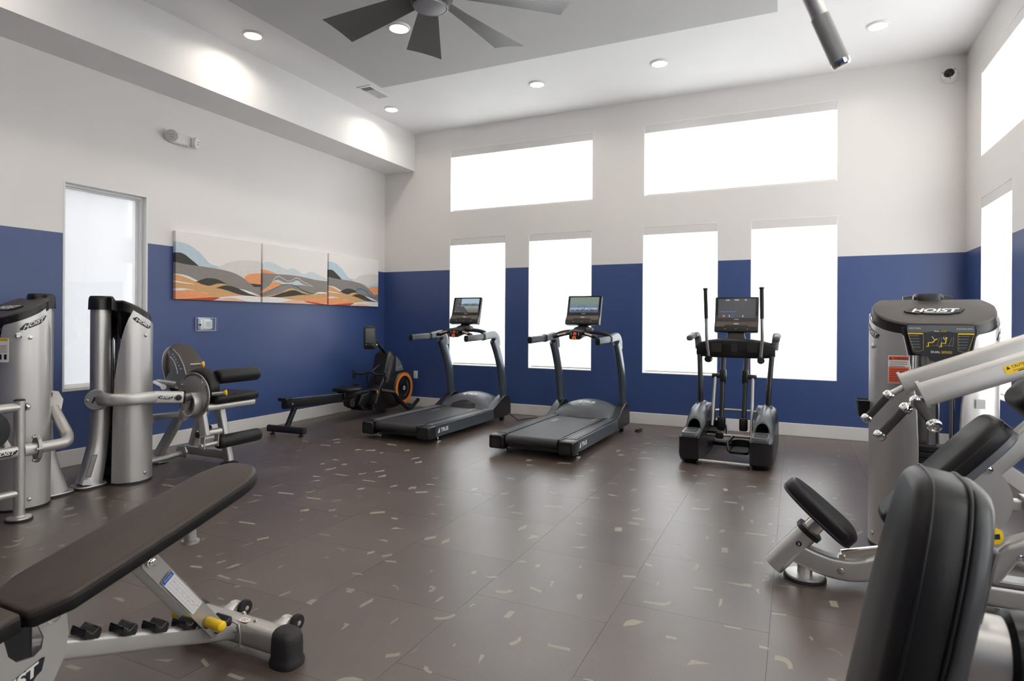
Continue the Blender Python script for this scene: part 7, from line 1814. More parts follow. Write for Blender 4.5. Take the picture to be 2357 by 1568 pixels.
    def pwrap(a, b, lift=0.0):
        th = math.atan2(-0.77, 0.64) - b / 0.066
        return V((-4.918 + (0.0665 + lift) * math.cos(th), 2.93 + (0.0645 + lift) * math.sin(th), 1.06 + a))
    logo_hoist(t, (0, 0, 0), (0, 0, 1), (-0.77, -0.64, 0), 0.20, wrap=pwrap)
    b0 = V((-4.918, 2.872, 0.17)) + nv * 0.083
    tu = V((0.02, 0.28, 1)).normalized(); tx = V((0.80, 0.58, -0.17)).normalized()
    m = MB(); m.flat(rrect(0.035, 0.17, 0.004), b0, ev, tu); lb = m.build('instruction_label', 'dark_print', t, smooth=0)
    m = MB(); m.flat(rrect(0.030, 0.163, 0.003), b0 + nv * 0.0006, ev, tu); m.build('label_face', 'grey_print', lb, smooth=0)
    m = MB(); m.flat(rrect(0.045, 0.040, 0.004), b0 + V((0.0, -0.035, -0.115)) + nv * 0.006, ev, tu); m.build('maker_label', 'white_print', t, smooth=0)
    return t
leg_machine()

# ---- neighbouring machine at the picture's edge (its tower faces -y)
def edge_machine():
    t = thing('weight_machine', (-4.975, 2.35, 0), 'silver strength machine with brown tower lid and upright post beside the bench', 'gym machine')
    W, at, tot, top = tower(t, -4.918, 2.18, -1, HW=0.252, RC=0.18)
    sh = [c for c in t.children if c.name.startswith('side_shroud')]
    # instruction placard on the shroud front
    o = V((-4.735, 2.1915, 1.085)); nv = V((0.42, -0.90, 0)).normalized(); ev = V((0.90, 0.42, 0)).normalized()
    o = o + nv * 0.012
    m = MB(); m.prism(rrect(0.12, 0.16, 0.006), o, ev, (0, 0, 1), 0.002); pl = m.build('instruction_placard', 'white_print', t, smooth=0)
    m = MB(); m.flat(rrect(0.114, 0.018, 0.003), o + nv * 0.0026 + V((0, 0, 0.068)), ev, (0, 0, 1)); m.build('placard_header', 'yellow', pl, smooth=0)
    k = MB(); text(k, 'INSTRUCTION', o + nv * 0.0032 + V((0, 0, 0.068)), ev, (0, 0, 1), 0.09, 0.009); k.build('placard_title', 'dark_print', pl, smooth=0)
    for j in range(4):
        m = MB(); m.flat([(-0.045, 0.03 - j * 0.013), (0.045, 0.03 - j * 0.013), (0.045, 0.025 - j * 0.013), (-0.045, 0.025 - j * 0.013)], o + nv * 0.0028, ev, (0, 0, 1)); m.build('placard_line', 'red_print' if j == 0 else 'grey_print', pl, smooth=0)
    for dx in (-0.03, 0.005, 0.038):
        m = MB(); m.flat(rrect(0.018, 0.034, 0.003), o + nv * 0.0028 + ev * dx + V((0, 0, -0.045)), ev, (0, 0, 1)); m.build('placard_picture', 'dark_print', pl, smooth=0)
    # lock on the shroud
    m = MB(); m.lathe([(0.014, 0), (0.014, 0.02), (0.020, 0.022), (0.020, 0.034), (0.012, 0.035), (0.010, 0.028), (0.001, 0.028)], (-4.690, 2.265, 1.18), (0.93, -0.36, 0), 24); m.build('shroud_knob', 'chrome', t)
    # upright pipe with cap and foot disc
    px, py = -4.50, 2.183
    m = MB(); m.cyl((px, py, 0.02), (px, py, 0.768), 0.0305, n=28); m.build('upright_pipe', 'silver', t)
    m = MB(); m.lathe([(0.031, 0), (0.031, 0.004), (0.025, 0.010), (0.001, 0.011)], (px, py, 0.766), (0, 0, 1), 28); m.build('pipe_cap', 'rubber', t)
    m = MB(); m.lathe([(0.0, 0), (0.072, 0), (0.074, 0.006), (0.072, 0.014)], (px, py, 0), (0, 0, 1), 36); m.build('foot_rubber', 'rubber', t)
    m = MB(); m.lathe([(0.068, 0.012), (0.066, 0.022), (0.036, 0.026), (0.031, 0.034)], (px, py, 0), (0, 0, 1), 36); m.build('foot_disc', 'silver', t)
    # horizontal members running out of view
    m = MB(); m.tube([(px, py - 0.02, 0.443), (px, 1.75, 0.443)], 0, prof=oval(0.062, 0.078, 24, 3), up=(0, 0, 1)); hb = m.build('main_beam', 'silver', t, smooth=50)
    logo_hoist(hb, (px + 0.0318, 2.085, 0.443), (0, 1, 0), (0, 0, 1), 0.15)
    m = MB(); m.cyl((px, py, 0.175), (px, 1.75, 0.175), 0.024, n=22); m.build('lower_beam', 'silver', t)
    m = MB(); m.tube([(px, py + 0.02, 0.443), (px, 2.275, 0.443)], 0, prof=oval(0.062, 0.078, 24, 3), up=(0, 0, 1)); m.build('beam_stub', 'silver', t, smooth=50)
    fo = [(0.0, 0.095), (0.028, 0.06), (0.045, 0.0), (0.028, -0.06), (0.0, -0.095), (-0.028, -0.06), (-0.045, 0.0), (-0.028, 0.06)]
    m = MB(); m.loft([[V((px + a * 1.15, y, 0.443 + b)) for a, b in fo] for y in (2.272, 2.296)]); fl = m.build('joint_flange', 'silver_dark', t, smooth=0, bevel=0.003)
    for a, b in ((0.0, 0.075), (0.040, 0.0), (0.0, -0.075), (-0.040, 0)):
        k = MB(); bolt(k, (px + a, 2.272, 0.443 + b), (0, -1, 0), 0.010, 0.018); k.build('bolt', 'bolt', fl)
    path = fillet([(px, 2.29, 0.443), (px - 0.03, 2.48, 0.443), (-4.64, 2.545, 0.475), (-4.80, 2.535, 0.655)], [0, 0.10, 0.11, 0])
    m = MB(); m.tube(path, 0, prof=circ(0.036, 24)); m.build('bent_tube', 'silver', t, smooth=60)
    m = MB(); m.prism([(-0.06, -0.075), (0.05, -0.075), (0.07, 0.02), (0.045, 0.08), (-0.02, 0.095), (-0.06, 0.07)], (-4.82, 2.535, 0.69), V((0.5, 0.87, 0)), V((-0.3, 0.1, 0.95)), 0.012); bk = m.build('tower_bracket', 'silver', t, smooth=0, bevel=0.003)
    m = MB(); m.box((-4.87, 2.52, 0.70), (0.10, 0.05, 0.13)); m.build('bracket_block', 'black_plastic', t, bevel=0.006)
    k = MB(); bolt(k, (-4.815, 2.510, 0.70), (0.84, -0.54, 0), 0.010, 0.010); k.build('bolt', 'bolt', bk)
    # pivot at the top of the pipe
    m = MB(); m.cyl((px, py, 0.725), (px, 1.90, 0.725), 0.030, n=22); m.build('pivot_sleeve', 'silver', t)
    m = MB(); m.lathe([(0.024, 0), (0.026, 0.006), (0.022, 0.018), (0.010, 0.025), (0.001, 0.026)], (px + 0.012, py + 0.028, 0.725), (0.3, 1, 0), 24); m.build('acorn_nut', 'chrome', t)
    m = MB(); m.tube([(px, 2.08, 0.69), (px - 0.02, 2.07, 0.60)], 0, prof=rrect(0.05, 0.03, 0.008), up=(0, 1, 0)); m.build('pad_bracket', 'silver', t, smooth=40)
    m = MB(); m.lathe([(0.02, 0), (0.10, 0.0), (0.12, 0.01), (0.125, 0.04), (0.11, 0.065), (0.001, 0.07)], (px + 0.02, 1.985, 0.60), (0.9, 0.25, 0.1), 32); m.build('round_pad', 'vinyl_black', t, smooth=50)
    m = MB(); m.tube([(px - 0.03, 2.11, 0.62), (px - 0.03, 2.0, 0.62)], 0, prof=rrect(0.04, 0.05, 0.010), up=(0, 0, 1)); m.build('pad_arm', 'silver', t, smooth=40)
    m = MB(); m.tube([(px - 0.02, 2.13, 0.47), (px - 0.02, 2.06, 0.60)], 0, prof=rrect(0.04, 0.04, 0.010), up=(1, 0, 0)); m.build('pad_strut', 'silver', t, smooth=40)
    # far foot of the frame, out of view
    m = MB(); m.cyl((px, 1.78, 0.02), (px, 1.78, 0.46), 0.0305, n=24); m.build('upright_pipe', 'silver', t)
    m = MB(); m.lathe([(0.0, 0), (0.072, 0), (0.074, 0.006), (0.066, 0.022), (0.031, 0.03)], (px, 1.78, 0), (0, 0, 1), 30); m.build('foot_disc', 'silver', t)
    return t
edge_machine()

# ------------------------------------------------------------------ chest and shoulder press (tower faces -y, its user would face -x)
def press_machine():
    Y = 3.42
    t = thing('press_machine', (0.60, 3.6, 0), 'silver chest and shoulder press machine with two long press arms and instruction placard', 'gym machine')
    W, at, tot, top = tower(t, 0.715, 3.97, -1)
    # instruction placard under the lid
    o = V((0.717, 3.955, 1.205)); ex, ey, nz = V((1, 0, 0)), V((0, 0.05, 1)).normalized(), V((0, -1, 0.05)).normalized()
    pl = [(-0.158, 0.075), (-0.15, 0.088), (0.15, 0.088), (0.158, 0.075), (0.128, -0.066), (0.11, -0.076), (0.06, -0.085), (0.045, -0.11), (0.0, -0.12), (-0.045, -0.11), (-0.06, -0.085), (-0.11, -0.076), (-0.128, -0.066)]
    pl = list(reversed(pl))
    m = MB(); m.prism(pl, o, ex, ey, 0.006); pb = m.build('placard', 'dark_print', t, smooth=0)
    o2 = o + nz * 0.0068
    m = MB(); m.flat([(-0.152, 0.045), (-0.06, 0.045), (0.0, 0.058), (0.06, 0.045), (0.152, 0.045), (0.150, 0.083), (-0.150, 0.083)], o2, ex, ey); m.build('placard_header', 'grey_plastic', pb, smooth=0)
    o3 = o2 + nz * 0.0006
    def T_(body, x, y, w, mt='white_print', h=None, bold=0.0):
        k = MB(); text(k, body, o3 + ex * x + ey * y, ex, ey, w, h, bold=bold); k.build('placard_text', mt, pb, smooth=0)
    T_('CHEST PRESS', -0.118, 0.066, 0.058); T_('SHOULDER PRESS', 0.108, 0.064, 0.072)
    T_('DUAL', -0.016, 0.051, 0.024, bold=0.02); T_('SERIES', 0.014, 0.051, 0.028, 'yellow')
    T_('DUAL', -0.022, -0.062, 0.042, bold=0.02); T_('SERIES', 0.028, -0.063, 0.048, 'yellow')
    for s in (-1, 1):
        m = MB(); m.flat([(s * 0.078, 0.034), (s * 0.150, 0.034), (s * 0.150, 0.041), (s * 0.078, 0.041)], o3, ex, ey); m.build('placard_band', 'yellow', pb, smooth=0)
        m = MB()
        q = [(s * 0.078, 0.034), (s * 0.148, 0.034), (s * 0.122, -0.056), (s * 0.10, -0.062), (s * 0.078, -0.052)]
        m.tube([o3 + ex * a + ey * b for a, b in q], 0.0007, 6, closed=True); m.build('placard_border', 'yellow', pb)
        for j in range(5):
            x0 = s * (0.142 - 0.0045 * j) if s < 0 else s * 0.084
            m = MB(); m.flat(rrect(0.003, 0.003, 0.0005), o3 + ex * x0 + ey * (0.024 - 0.0155 * j), ex, ey); m.build('placard_bullet', 'white_print', pb, smooth=0)
            xa = x0 + 0.004
            m = MB(); m.flat([(xa, 0.0235 - 0.0155 * j), (xa + 0.040 - (0.003 * j), 0.0235 - 0.0155 * j), (xa + 0.040 - 0.003 * j, 0.0255 - 0.0155 * j), (xa, 0.0255 - 0.0155 * j)], o3, ex, ey); m.build('placard_line', 'grey_print', pb, smooth=0)
    for cx, lean in ((-0.028, 1.0), (0.026, 0.0)):
        def seg(p_, w_, mt):
            m = MB(); m.tube([o3 + ex * (cx + a) + ey * b for a, b in p_], 0, prof=rrect(w_, 0.0006, 0.0002), up=nz); m.build('placard_figure', mt, pb, smooth=0)
        if lean:
            seg([(-0.036, -0.032), (-0.026, -0.032), (-0.027, -0.012), (-0.006, -0.010), (0.002, 0.002), (0.014, 0.010)], 0.006, 'yellow'); seg([(0.0, 0.006), (-0.010, 0.022)], 0.003, 'white_print')
        else:
            seg([(-0.032, -0.034), (-0.022, -0.033), (-0.022, -0.012), (-0.004, -0.015), (0.0, 0.006)], 0.006, 'yellow'); seg([(-0.005, 0.004), (-0.012, 0.012), (-0.011, 0.020)], 0.003, 'white_print')
            k = MB(); k.flat(circ(0.0055, 14), o3 + ex * cx + ey * 0.0135, ex, ey); k.build('placard_figure', 'yellow', pb, smooth=0)
        seg([(0.012, -0.030), (0.024, 0.014), (0.034, 0.018), (0.030, -0.02), (0.026, -0.032)], 0.0015, 'grey_print'); seg([(-0.018, -0.027), (0.03, -0.027)], 0.0015, 'grey_print')
    # warning label on the left shroud
    c = V((0.497, 3.9755, 1.045)); ev, nv = V((0.995, -0.09, 0)).normalized(), V((-0.09, -0.995, 0)).normalized()
    c = V((0.528, 3.970, 1.04)) + nv * 0.004
    m = MB(); m.flat(rrect(0.10, 0.155, 0.004), c, ev, (0, 0, 1)); wl = m.build('warning_label', 'white_print', t, smooth=0)
    m = MB(); m.flat([(-0.047, 0.052), (0.047, 0.052), (0.047, 0.074), (-0.047, 0.074)], c + nv * 0.0006, ev, (0, 0, 1)); m.build('label_header', 'red_print', wl, smooth=0)
    m = MB(); m.flat([(-0.047, -0.074), (0.047, -0.074), (0.047, 0.014), (-0.047, 0.014)], c + nv * 0.0006, ev, (0, 0, 1)); m.build('label_body', 'red_print', wl, smooth=0)
    k = MB(); text(k, 'WARNING', c + nv * 0.0011 + ev * 0.010 + V((0, 0, 0.063)), ev, (0, 0, 1), 0.070, 0.013, bold=0.02); k.build('label_text', 'dark_print', wl, smooth=0)
    m = MB(); m.flat([(-0.043, 0.056), (-0.031, 0.056), (-0.037, 0.069)], c + nv * 0.0011, ev, (0, 0, 1)); m.build('label_triangle', 'dark_print', wl, smooth=0)
    for j in range(9):
        z_ = 0.044 - j * 0.012 - (0.006 if j > 2 else 0)
        m = MB(); m.flat([(-0.042, z_), (0.042 - 0.012 * (j % 3 == 2), z_), (0.042 - 0.012 * (j % 3 == 2), z_ - 0.003), (-0.042, z_ - 0.003)], c + nv * 0.0011, ev, (0, 0, 1)); m.build('label_line', 'dark_print', wl, smooth=0)
    m = MB(); m.flat(rrect(0.04, 0.05, 0.004), (0.90, 3.966, 0.87), (1, 0, 0), (0, 0, 1)); m.build('small_label', 'white_print', t, smooth=0)
    # accessory tray behind the tower's left side
    m = MB(); m.loft([[V((0.385 + a * k, 4.22 + b * k, z)) for a, b in rrect(0.08, 0.16, 0.02)] for z, k in ((0.74, 0.8), (0.82, 0.98), (0.836, 1.06), (0.836, 0.98), (0.825, 0.92))]); m.build('accessory_tray', 'black_plastic', t, smooth=40)
    # press arms
    sl = 0.415
    for ya, nm in ((3.16, 'near'), (3.70, 'far')):
        a0 = V((0.515, ya, 0.988)); a1 = V((1.30, ya, 0.988 + 0.785 * sl))
        m = MB(); m.tube([a0, a1], 0, prof=oval(0.104, 0.062, 26, 3.2), up=(0, 1, 0)); ar = m.build('press_arm', 'silver', t, smooth=50)
        d = (a1 - a0).normalized(); u = V((-d.z, 0, d.x))
        m = MB(); m.tube([a0 - d * 0.012, a0 + d * 0.002], 0, prof=oval(0.126, 0.080, 26, 2.4), up=(0, 1, 0)); m.build('end_plate', 'silver', ar, smooth=40)
        h0 = a0 - d * 0.01 - u * 0.02; dirh = V((-0.60, -0.02, -0.78)).normalized()
        g0 = a0 + V((-0.055, -0.002, -0.050))
        m = MB(); m.tube([h0, g0 + dirh * 0.02], 0.016, 16); m.build('handle_stem', 'silver', ar)
        m = MB(); m.cyl(g0 + dirh * 0.025, g0 + dirh * 0.175, 0.0185, n=22); hg = m.build('hand_grip', 'rubber', ar)
        for pp, dd in ((g0 + dirh * 0.030, -dirh), (g0 + dirh * 0.170, dirh)):
            m = MB(); m.lathe([(0.0195, -0.006), (0.0255, 0.0), (0.0265, 0.012), (0.024, 0.024), (0.016, 0.032), (0.001, 0.034)], pp, dd, 26); m.build('chrome_collar', 'chrome', hg)
        # second grip pointing sideways away from the user
        sgn = -1
        s0 = a0 + V((-0.030, -0.01, -0.030)); dir2 = V((0.20, -0.70, -0.40)).normalized()
        if nm == 'near':
            m = MB(); m.cyl(s0, s0 + dir2 * 0.16, 0.0185, n=22); hg = m.build('hand_grip', 'rubber', ar)
            m = MB(); m.lathe([(0.0195, -0.006), (0.026, 0.0), (0.027, 0.012), (0.022, 0.026)], s0 + dir2 * 0.012, -dir2, 26); m.build('chrome_collar', 'chrome', hg)
            m = MB(); m.lathe([(0.0195, -0.006), (0.027, 0.0), (0.029, 0.012), (0.026, 0.024), (0.017, 0.028), (0.014, 0.020), (0.001, 0.020)], s0 + dir2 * 0.16, dir2, 28); ce = m.build('chrome_collar', 'chrome', hg)
            k = MB(); bolt(k, s0 + dir2 * 0.180, dir2, 0.009, 0.008); k.build('end_bolt', 'chrome', ce)
            cc = V((0.835, ya - 0.0322, 0.988 + 0.32 * sl + 0.002))
            m = MB(); m.flat(rrect(0.10, 0.036, 0.004), cc, d, u); cl = m.build('caution_label', 'yellow', ar, smooth=0)
            k = MB(); text(k, 'CAUTION', cc + V((0, -0.0008, 0)) + d * 0.010 + u * 0.008, d, u, 0.062, 0.012); k.build('label_text', 'dark_print', cl, smooth=0)
            k = MB(); text(k, 'MOVING PARTS', cc + V((0, -0.0008, 0)) + d * 0.006 - u * 0.008, d, u, 0.056, 0.006); k.build('label_text', 'dark_print', cl, smooth=0)
            m = MB(); m.flat([(-0.042, 0.002), (-0.028, 0.002), (-0.035, 0.015)], cc + V((0, -0.0008, 0)), d, u); m.build('label_triangle', 'dark_print', cl, smooth=0)
            m = MB(); m.flat([(-0.010, -0.016), (0.022, -0.016), (0.014, -0.012), (-0.004, -0.012)], cc + V((0, -0.0008, 0)), d, u); m.build('label_mark', 'dark_print', cl, smooth=0)
    m = MB(); m.cyl((1.30, 3.10, 1.313), (1.30, 3.76, 1.313), 0.045, n=26); m.build('arm_axle', 'silver', t)
    m = MB(); m.tube(fillet([(1.30, Y, 1.30), (1.36, Y, 0.9), (1.30, Y, 0.06)], 0.3), 0, prof=rrect(0.09, 0.07, 0.02), up=(0, 1, 0)); m.build('rear_mast', 'silver', t, smooth=40)
    # seat: tilted pad on a telescoping tube
    sd = V((0.28, 0, -0.245)).normalized(); sn = V((0.245, 0, 0.28)).normalized(); exs = sd.cross(sn)
    out = []
    for i in range(44):
        a = 2 * math.pi * i / 44; ca, sa = math.cos(a), math.sin(a)
        w_ = 0.135 + 0.035 * (sa)   # wider towards the rear
        out.append((w_ * math.copysign(abs(ca) ** 0.65, ca), 0.195 * math.copysign(abs(sa) ** 0.7, sa)))
    so = V((0.105, Y, 0.335))
    m = MB(); m.pad(out, so, V((0, -1, 0)) if (V((0, -1, 0)).cross(sd)).dot(sn) > 0 else V((0, 1, 0)), sd, 0.065, 0.024, 0.008); sp = m.build('seat_pad', 'vinyl_black', t, smooth=50)
    m = MB(); m.pad([(a * 1.01, b * 1.01) for a, b in out], so - sn * 0.008, V((0, -1, 0)) if (V((0, -1, 0)).cross(sd)).dot(sn) > 0 else V((0, 1, 0)), sd, 0.014, 0.004, 0.0); m.build('pad_base', 'black_plastic', sp, smooth=40)
    td = V((0.64, 0, 0.77)).normalized()
    b0 = V((-0.092, Y, 0.045))
    m = MB(); m.tube([b0, b0 + td * 0.255], 0, prof=oval(0.105, 0.105, 30, 2.4), up=(0, 1, 0)); tb = m.build('seat_tube', 'silver', t, smooth=50)
    m = MB(); m.tube([b0 + td * 0.245, b0 + td * 0.270], 0, prof=oval(0.125, 0.125, 30, 3.0), up=(0, 1, 0)); m.build('clamp_collar', 'black_plastic', tb, smooth=40)
    m = MB(); m.tube([b0 + td * 0.26, b0 + td * 0.36], 0, prof=oval(0.082, 0.082, 26, 2.6), up=(0, 1, 0)); m.build('inner_tube', 'bolt', tb, smooth=50)
    nb = V((0.0, -1, 0)); c3 = b0 + td * 0.185 + V((0, -0.0535, 0))
    m = MB(); m.lathe([(0.0, 0), (0.014, 0), (0.013, 0.003), (0.001, 0.003)], c3, nb, 22); dd = m.build('number_disc', 'black_plastic', tb)
    k = MB(); text(k, '3', c3 + nb * 0.0036, (1, 0, 0), (0, 0, 1), 0.010, 0.015, bold=0.01); k.build('number', 'white_print', dd, smooth=0)
    # curved carriage under the seat
    path = spline([(0.015, Y, 0.135), (0.09, Y, 0.105), (0.19, Y, 0.083), (0.30, Y, 0.090), (0.42, Y, 0.145), (0.53, Y, 0.24), (0.64, Y, 0.37)], 6)
    m = MB(); m.tube(path, 0, prof=rrect(0.105, 0.085, 0.018), up=(0, 1, 0)); cg = m.build('curved_carriage', 'silver', t, smooth=45)
    for x, z_ in ((0.215, 0.082),):
        k = MB(); bolt(k, (x, Y - 0.0425, z_), (0, -1, 0), 0.014, 0.010); k.build('bolt', 'bolt', cg)
    m = MB(); m.bx((0.205, Y - 0.03, 0.125), (0.235, Y + 0.03, 0.155)); m.build('stop_block', 'chrome', t, bevel=0.004)
    m = MB(); m.tube([(0.22, Y, 0.145), (0.44, Y + 0.02, 0.20)], 0, prof=rrect(0.05, 0.03, 0.006), up=(0, 1, 0)); m.build('carriage_guide', 'bolt', t, smooth=40)
    m = MB(); m.lathe([(0.0, 0), (0.098, 0), (0.10, 0.006), (0.098, 0.016)], (0.055, Y, 0), (0, 0, 1), 40); m.build('foot_rubber', 'rubber', t)
    m = MB(); m.lathe([(0.092, 0.014), (0.09, 0.024), (0.03, 0.028)], (0.055, Y, 0), (0, 0, 1), 40); m.build('foot_disc', 'silver', t)
    m = MB(); m.cyl((0.055, Y, 0.02), (0.055, Y, 0.10), 0.035, n=22); m.build('foot_stem', 'silver', t)
    # back rest, about 49 degrees
    bu = V((0.653, 0, 0.757)).normalized(); bn = V((-0.757, 0, 0.653)).normalized()
    exb = bu.cross(bn)
    out = []
    for i in range(48):
        a = 2 * math.pi * i / 48; ca, sa = math.cos(a), math.sin(a)
        w_ = 0.150 + 0.020 * sa
        out.append((w_ * math.copysign(abs(ca) ** 0.45, ca), 0.345 * math.copysign(abs(sa) ** 0.6, sa)))
    bo = V((0.600, Y, 0.622)) - bn * 0.070
    m = MB(); m.pad(out, bo, exb, bu, 0.085, 0.034, 0.006); bp = m.build('back_pad', 'vinyl_black', t, smooth=50)
    m = MB(); m.tube([bo + exb * a + bu * b + bn * 0.048 for a, b in [(a * 1.003, b * 1.002) for a, b in out]], 0.0018, 6, closed=True); m.build('seam_stitching', 'vinyl', bp, smooth=60)
    m = MB(); m.pad([(a * 1.0, b * 0.985) for a, b in out], bo - bn * 0.030, exb, bu, 0.034, 0.006, 0.0); m.build('pad_shell', 'grey_plastic', bp, smooth=40)
    m = MB(); m.tube([bo - bn * 0.075 - bu * 0.28, bo - bn * 0.075 + bu * 0.52], 0, prof=rrect(0.09, 0.085, 0.015), up=(0, 1, 0)); m.build('back_beam', 'silver', t, smooth=40)
    # quadrant plate with bolt and notch
    qc = V((0.690, 3.315, 0.520)); R0 = 0.180
    q = [(R0 * math.cos(math.radians(a)), R0 * math.sin(math.radians(a))) for a in range(-62, 66, 6)] + [(-0.02, 0.10), (-0.015, 0.075), (-0.045, 0.055), (-0.04, 0.03), (-0.09, -0.04), (-0.04, -0.13)]
    m = MB(); m.loft([[qc + V((a, 0, b)) for a, b in q], [qc + V((a, 0.009, b)) for a, b in q]]); qp = m.build('quadrant_plate', 'silver', t, smooth=30)
    k = MB(); bolt(k, qc + V((0.085, 0, 0.135)), (0, -1, 0), 0.017, 0.014); k.build('bolt', 'chrome', qp)
    m = MB(); m.tube([qc + V((0.0, 0, 0.10)), qc + V((-0.01, 0.0, 0.07)), qc + V((-0.045, 0, 0.055))], 0.006, 8); m.build('plate_notch', 'dark_print', qp)
    # yellow selector knob
    a = V((0.785, 3.28, 0.375)); d = V((0.45, -0.85, 0.1)).normalized()
    m = MB(); m.lathe([(0.014, -0.04), (0.014, 0), (0.030, 0.006), (0.036, 0.016), (0.034, 0.024), (0.020, 0.026), (0.001, 0.026)], a, d, 28); kb = m.build('selector_knob', 'yellow', t)
    m = MB(); x_, y_, z_ = frame_from(d); m.flat(rrect(0.03, 0.022, 0.002), a + d * 0.0268, x_, y_); m.build('knob_label', 'dark_print', kb, smooth=0)
    # base frame
    m = MB(); m.tube([(0.46, Y, 0.075), (1.42, Y, 0.075)], 0, prof=rrect(0.10, 0.10, 0.022), up=(0, 0, 1)); bb = m.build('base_beam', 'silver', t, smooth=40)
    for x in (0.83, 1.05):
        k = MB(); bolt(k, (x, Y - 0.04, 0.022), (0, -0.2, -1), 0.009, 0.012); k.build('bolt', 'bolt', bb)
    m = MB(); m.tube(fillet([(0.80, Y, 0.15), (0.88, Y, 0.28), (1.00, Y, 0.34), (1.25, Y, 0.50)], 0.08), 0, prof=rrect(0.085, 0.11, 0.025), up=(0, 1, 0)); cz = m.build('cradle_arm', 'silver', t, smooth=45)
    k = MB(); bolt(k, (0.91, Y - 0.045, 0.265), (0, -1, 0), 0.016, 0.012); k.build('bolt', 'chrome', cz)
    m = MB(); m.bx((0.80, Y - 0.05, 0.125), (1.02, Y + 0.05, 0.15)); m.build('arm_saddle', 'silver_dark', t, bevel=0.006)
    m = MB(); m.tube([(0.87, 3.56, 0.455), (1.02, 3.56, 0.455)], 0, prof=rrect(0.05, 0.05, 0.008), up=(0, 0, 1)); m.build('cross_stub', 'silver', t, smooth=40)
    m = MB(); m.tube([(0.985, 3.56, 0.47), (1.0, 3.56, 0.05)], 0.012, 14); m.build('shock_rod', 'black_plastic', t, smooth=60)
    m = MB(); m.bx((0.96, 3.52, 0.44), (1.06, 3.60, 0.50)); m.build('cross_block', 'silver', t, bevel=0.006)
    for (x, y) in ((1.42, Y), (1.40, 3.95)):
        m = MB(); m.lathe([(0.0, 0), (0.09, 0), (0.09, 0.016), (0.07, 0.026)], (x, y, 0), (0, 0, 1), 30); m.build('foot_disc', 'rubber', t)
    m = MB(); m.tube([(1.30, Y, 0.075), (1.30, 4.10, 0.075), (0.9, 4.25, 0.06)], 0, prof=rrect(0.07, 0.07, 0.016), up=(0, 0, 1)); m.build('tower_link', 'silver', t, smooth=40)
    # rounded head pad at the top of the back beam
    hc = V((0.995, Y, 0.965))
    m = MB(); m.pad([(0.15 * math.copysign(abs(math.cos(a)) ** 0.6, math.cos(a)), 0.10 * math.copysign(abs(math.sin(a)) ** 0.6, math.sin(a))) for a in [2 * math.pi * i / 40 for i in range(40)]], hc - bn * 0.02, exb, bu, 0.11, 0.045, 0.006); m.build('head_pad', 'vinyl_black', t, smooth=50)
    return t
press_machine()

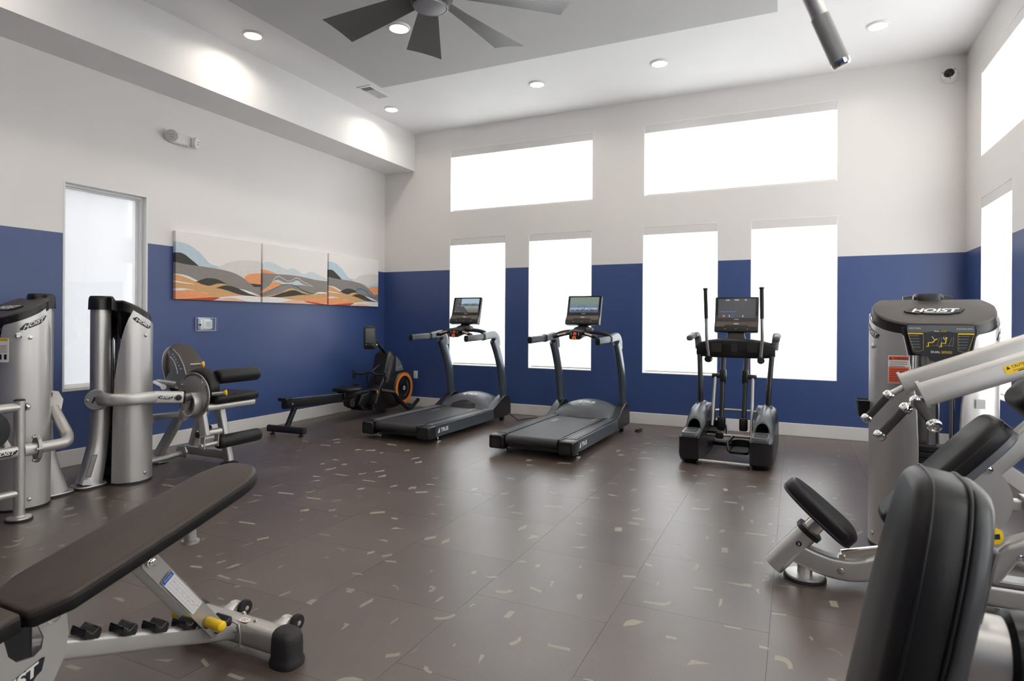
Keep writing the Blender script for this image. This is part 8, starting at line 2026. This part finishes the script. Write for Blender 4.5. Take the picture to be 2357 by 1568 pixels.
# ------------------------------------------------------------------ machine beside the camera, only its upright pad in view
def near_machine():
    Yc = 1.355
    t = thing('weight_machine', (0.45, Yc, 0), 'strength machine with a tall black piped back pad and grey shell beside the press machine', 'gym machine')
    bu = V((0.185, 0, 0.983)).normalized(); bn = V((-0.983, 0, 0.185)).normalized(); ex = bu.cross(bn)
    out = []
    for i in range(56):
        a = 2 * math.pi * i / 56; ca, sa = math.cos(a), math.sin(a)
        w_ = 0.156 - 0.026 * sa
        out.append((w_ * math.copysign(abs(ca) ** 0.5, ca), 0.33 * math.copysign(abs(sa) ** 0.55, sa)))
    o = V((0.222, Yc, 0.690))
    m = MB(); m.pad(out, o, ex, bu, 0.085, 0.030, 0.012); bp = m.build('back_pad', 'vinyl_black', t, smooth=50)
    m = MB(); m.tube([o + ex * a + bu * b + bn * 0.060 for a, b in [(a * 1.002, b * 1.001) for a, b in out]], 0.0028, 8, closed=True); m.build('piping', 'vinyl_black', bp, smooth=60)
    m = MB(); m.tube([o + ex * a + bu * b + bn * 0.004 for a, b in [(a * 1.004, b * 1.002) for a, b in out]], 0.0032, 8, closed=True); m.build('piping', 'vinyl_black', bp, smooth=60)
    m = MB(); m.pad([(a * 0.99, b * 0.995) for a, b in out], o - bn * 0.001, V((0, 0, 0)) + ex * -1, bu, 0.034, 0.022, 0.004); m.build('pad_shell', 'shell_grey', bp, smooth=50)
    m = MB(); m.box(o - bn * 0.045 + bu * 0.16, (0.035, 0.10, 0.14), Matrix.Rotation(-0.18, 3, 'Y') if False else Matrix.Rotation(0.186, 3, 'Y')); m.build('shell_bracket', 'cap_brown', t, bevel=0.006)
    m = MB(); m.cyl((0.255, Yc - 0.02, 0.72), (0.40, Yc - 0.02, 0.715), 0.062, n=32); m.build('cross_tube', 'silver', t)
    m = MB(); m.lathe([(0.064, 0), (0.075, 0.008), (0.078, 0.03), (0.075, 0.05)], (0.335, Yc - 0.02, 0.7175), (1, 0, -0.03), 32); m.build('tube_collar', 'black_plastic', t)
    m = MB(); m.tube([(0.44, Yc, 0.80), (0.44, Yc, 0.03)], 0, prof=rrect(0.10, 0.09, 0.02), up=(1, 0, 0)); m.build('main_post', 'black_plastic', t, smooth=40)
    m = MB(); m.tube([(0.20, Yc, 0.05), (1.15, Yc, 0.05)], 0, prof=rrect(0.09, 0.08, 0.018), up=(0, 0, 1)); m.build('base_beam', 'silver', t, smooth=40)
    for x in (0.22, 1.12):
        m = MB(); m.tube([(x, Yc - 0.22, 0.03), (x, Yc + 0.22, 0.03)], 0, prof=rrect(0.07, 0.055, 0.015), up=(0, 0, 1)); m.build('cross_foot', 'rubber', t, smooth=40)
    m = MB(); m.pad(rrect(0.28, 0.30, 0.06), (0.13, Yc, 0.36), (1, 0, 0), (0, 1, 0), 0.06, 0.022, 0.004); m.build('seat_pad', 'vinyl_black', t, smooth=50)
    m = MB(); m.tube([(0.14, Yc, 0.37), (0.26, Yc, 0.06)], 0, prof=rrect(0.07, 0.06, 0.015), up=(0, 1, 0)); m.build('seat_post', 'silver', t, smooth=40)
    return t
near_machine()

# ------------------------------------------------------------------ knurled pull-down bar hanging near the camera
t = thing('pulldown_bar', (0.45, 1.46, 2.10), 'silver knurled pull-down bar end hanging below the ceiling', 'exercise bar')
e1, e0 = V((0.0835, 1.3635, 1.8085)), V((0.044, 1.345, 1.903))
dv = (e0 - e1).normalized()
m = MB(); m.cyl(e1 + dv * 0.012, e1 + dv * 0.108, 0.0172, n=26); m.build('knurled_grip', 'knurl', t)
m = MB(); m.lathe([(0.0, 0), (0.0145, 0.0), (0.0172, 0.003), (0.0178, 0.012)], e1, dv, 26); m.build('end_ring', 'chrome', t)
m = MB(); m.tube(fillet([e1 + dv * 0.107, e1 + dv * 0.25, V((0.20, 1.40, 2.10)), V((0.45, 1.46, 2.10)), V((0.72, 1.52, 2.10)), V((0.88, 1.58, 1.86))], 0.06), 0.0155, 22); m.build('bar', 'silver', t, smooth=60)
m = MB(); m.cyl((0.45, 1.46, 2.09), (0.45, 1.46, 2.22), 0.012); m.lathe([(0.02, 0), (0.024, 0.01), (0.02, 0.03)], (0.45, 1.46, 2.20), (0, 0, 1), 20); m.build('swivel', 'chrome', t)
m = MB(); m.cyl((0.45, 1.46, 2.22), (0.45, 1.46, C - 0.05), 0.004, n=10); m.build('cable', 'dark_print', t)
m = MB(); m.lathe([(0.06, 0), (0.06, -0.02), (0.03, -0.05)], (0.45, 1.46, C), (0, 0, 1), 24); m.build('ceiling_mount', 'chrome', t)
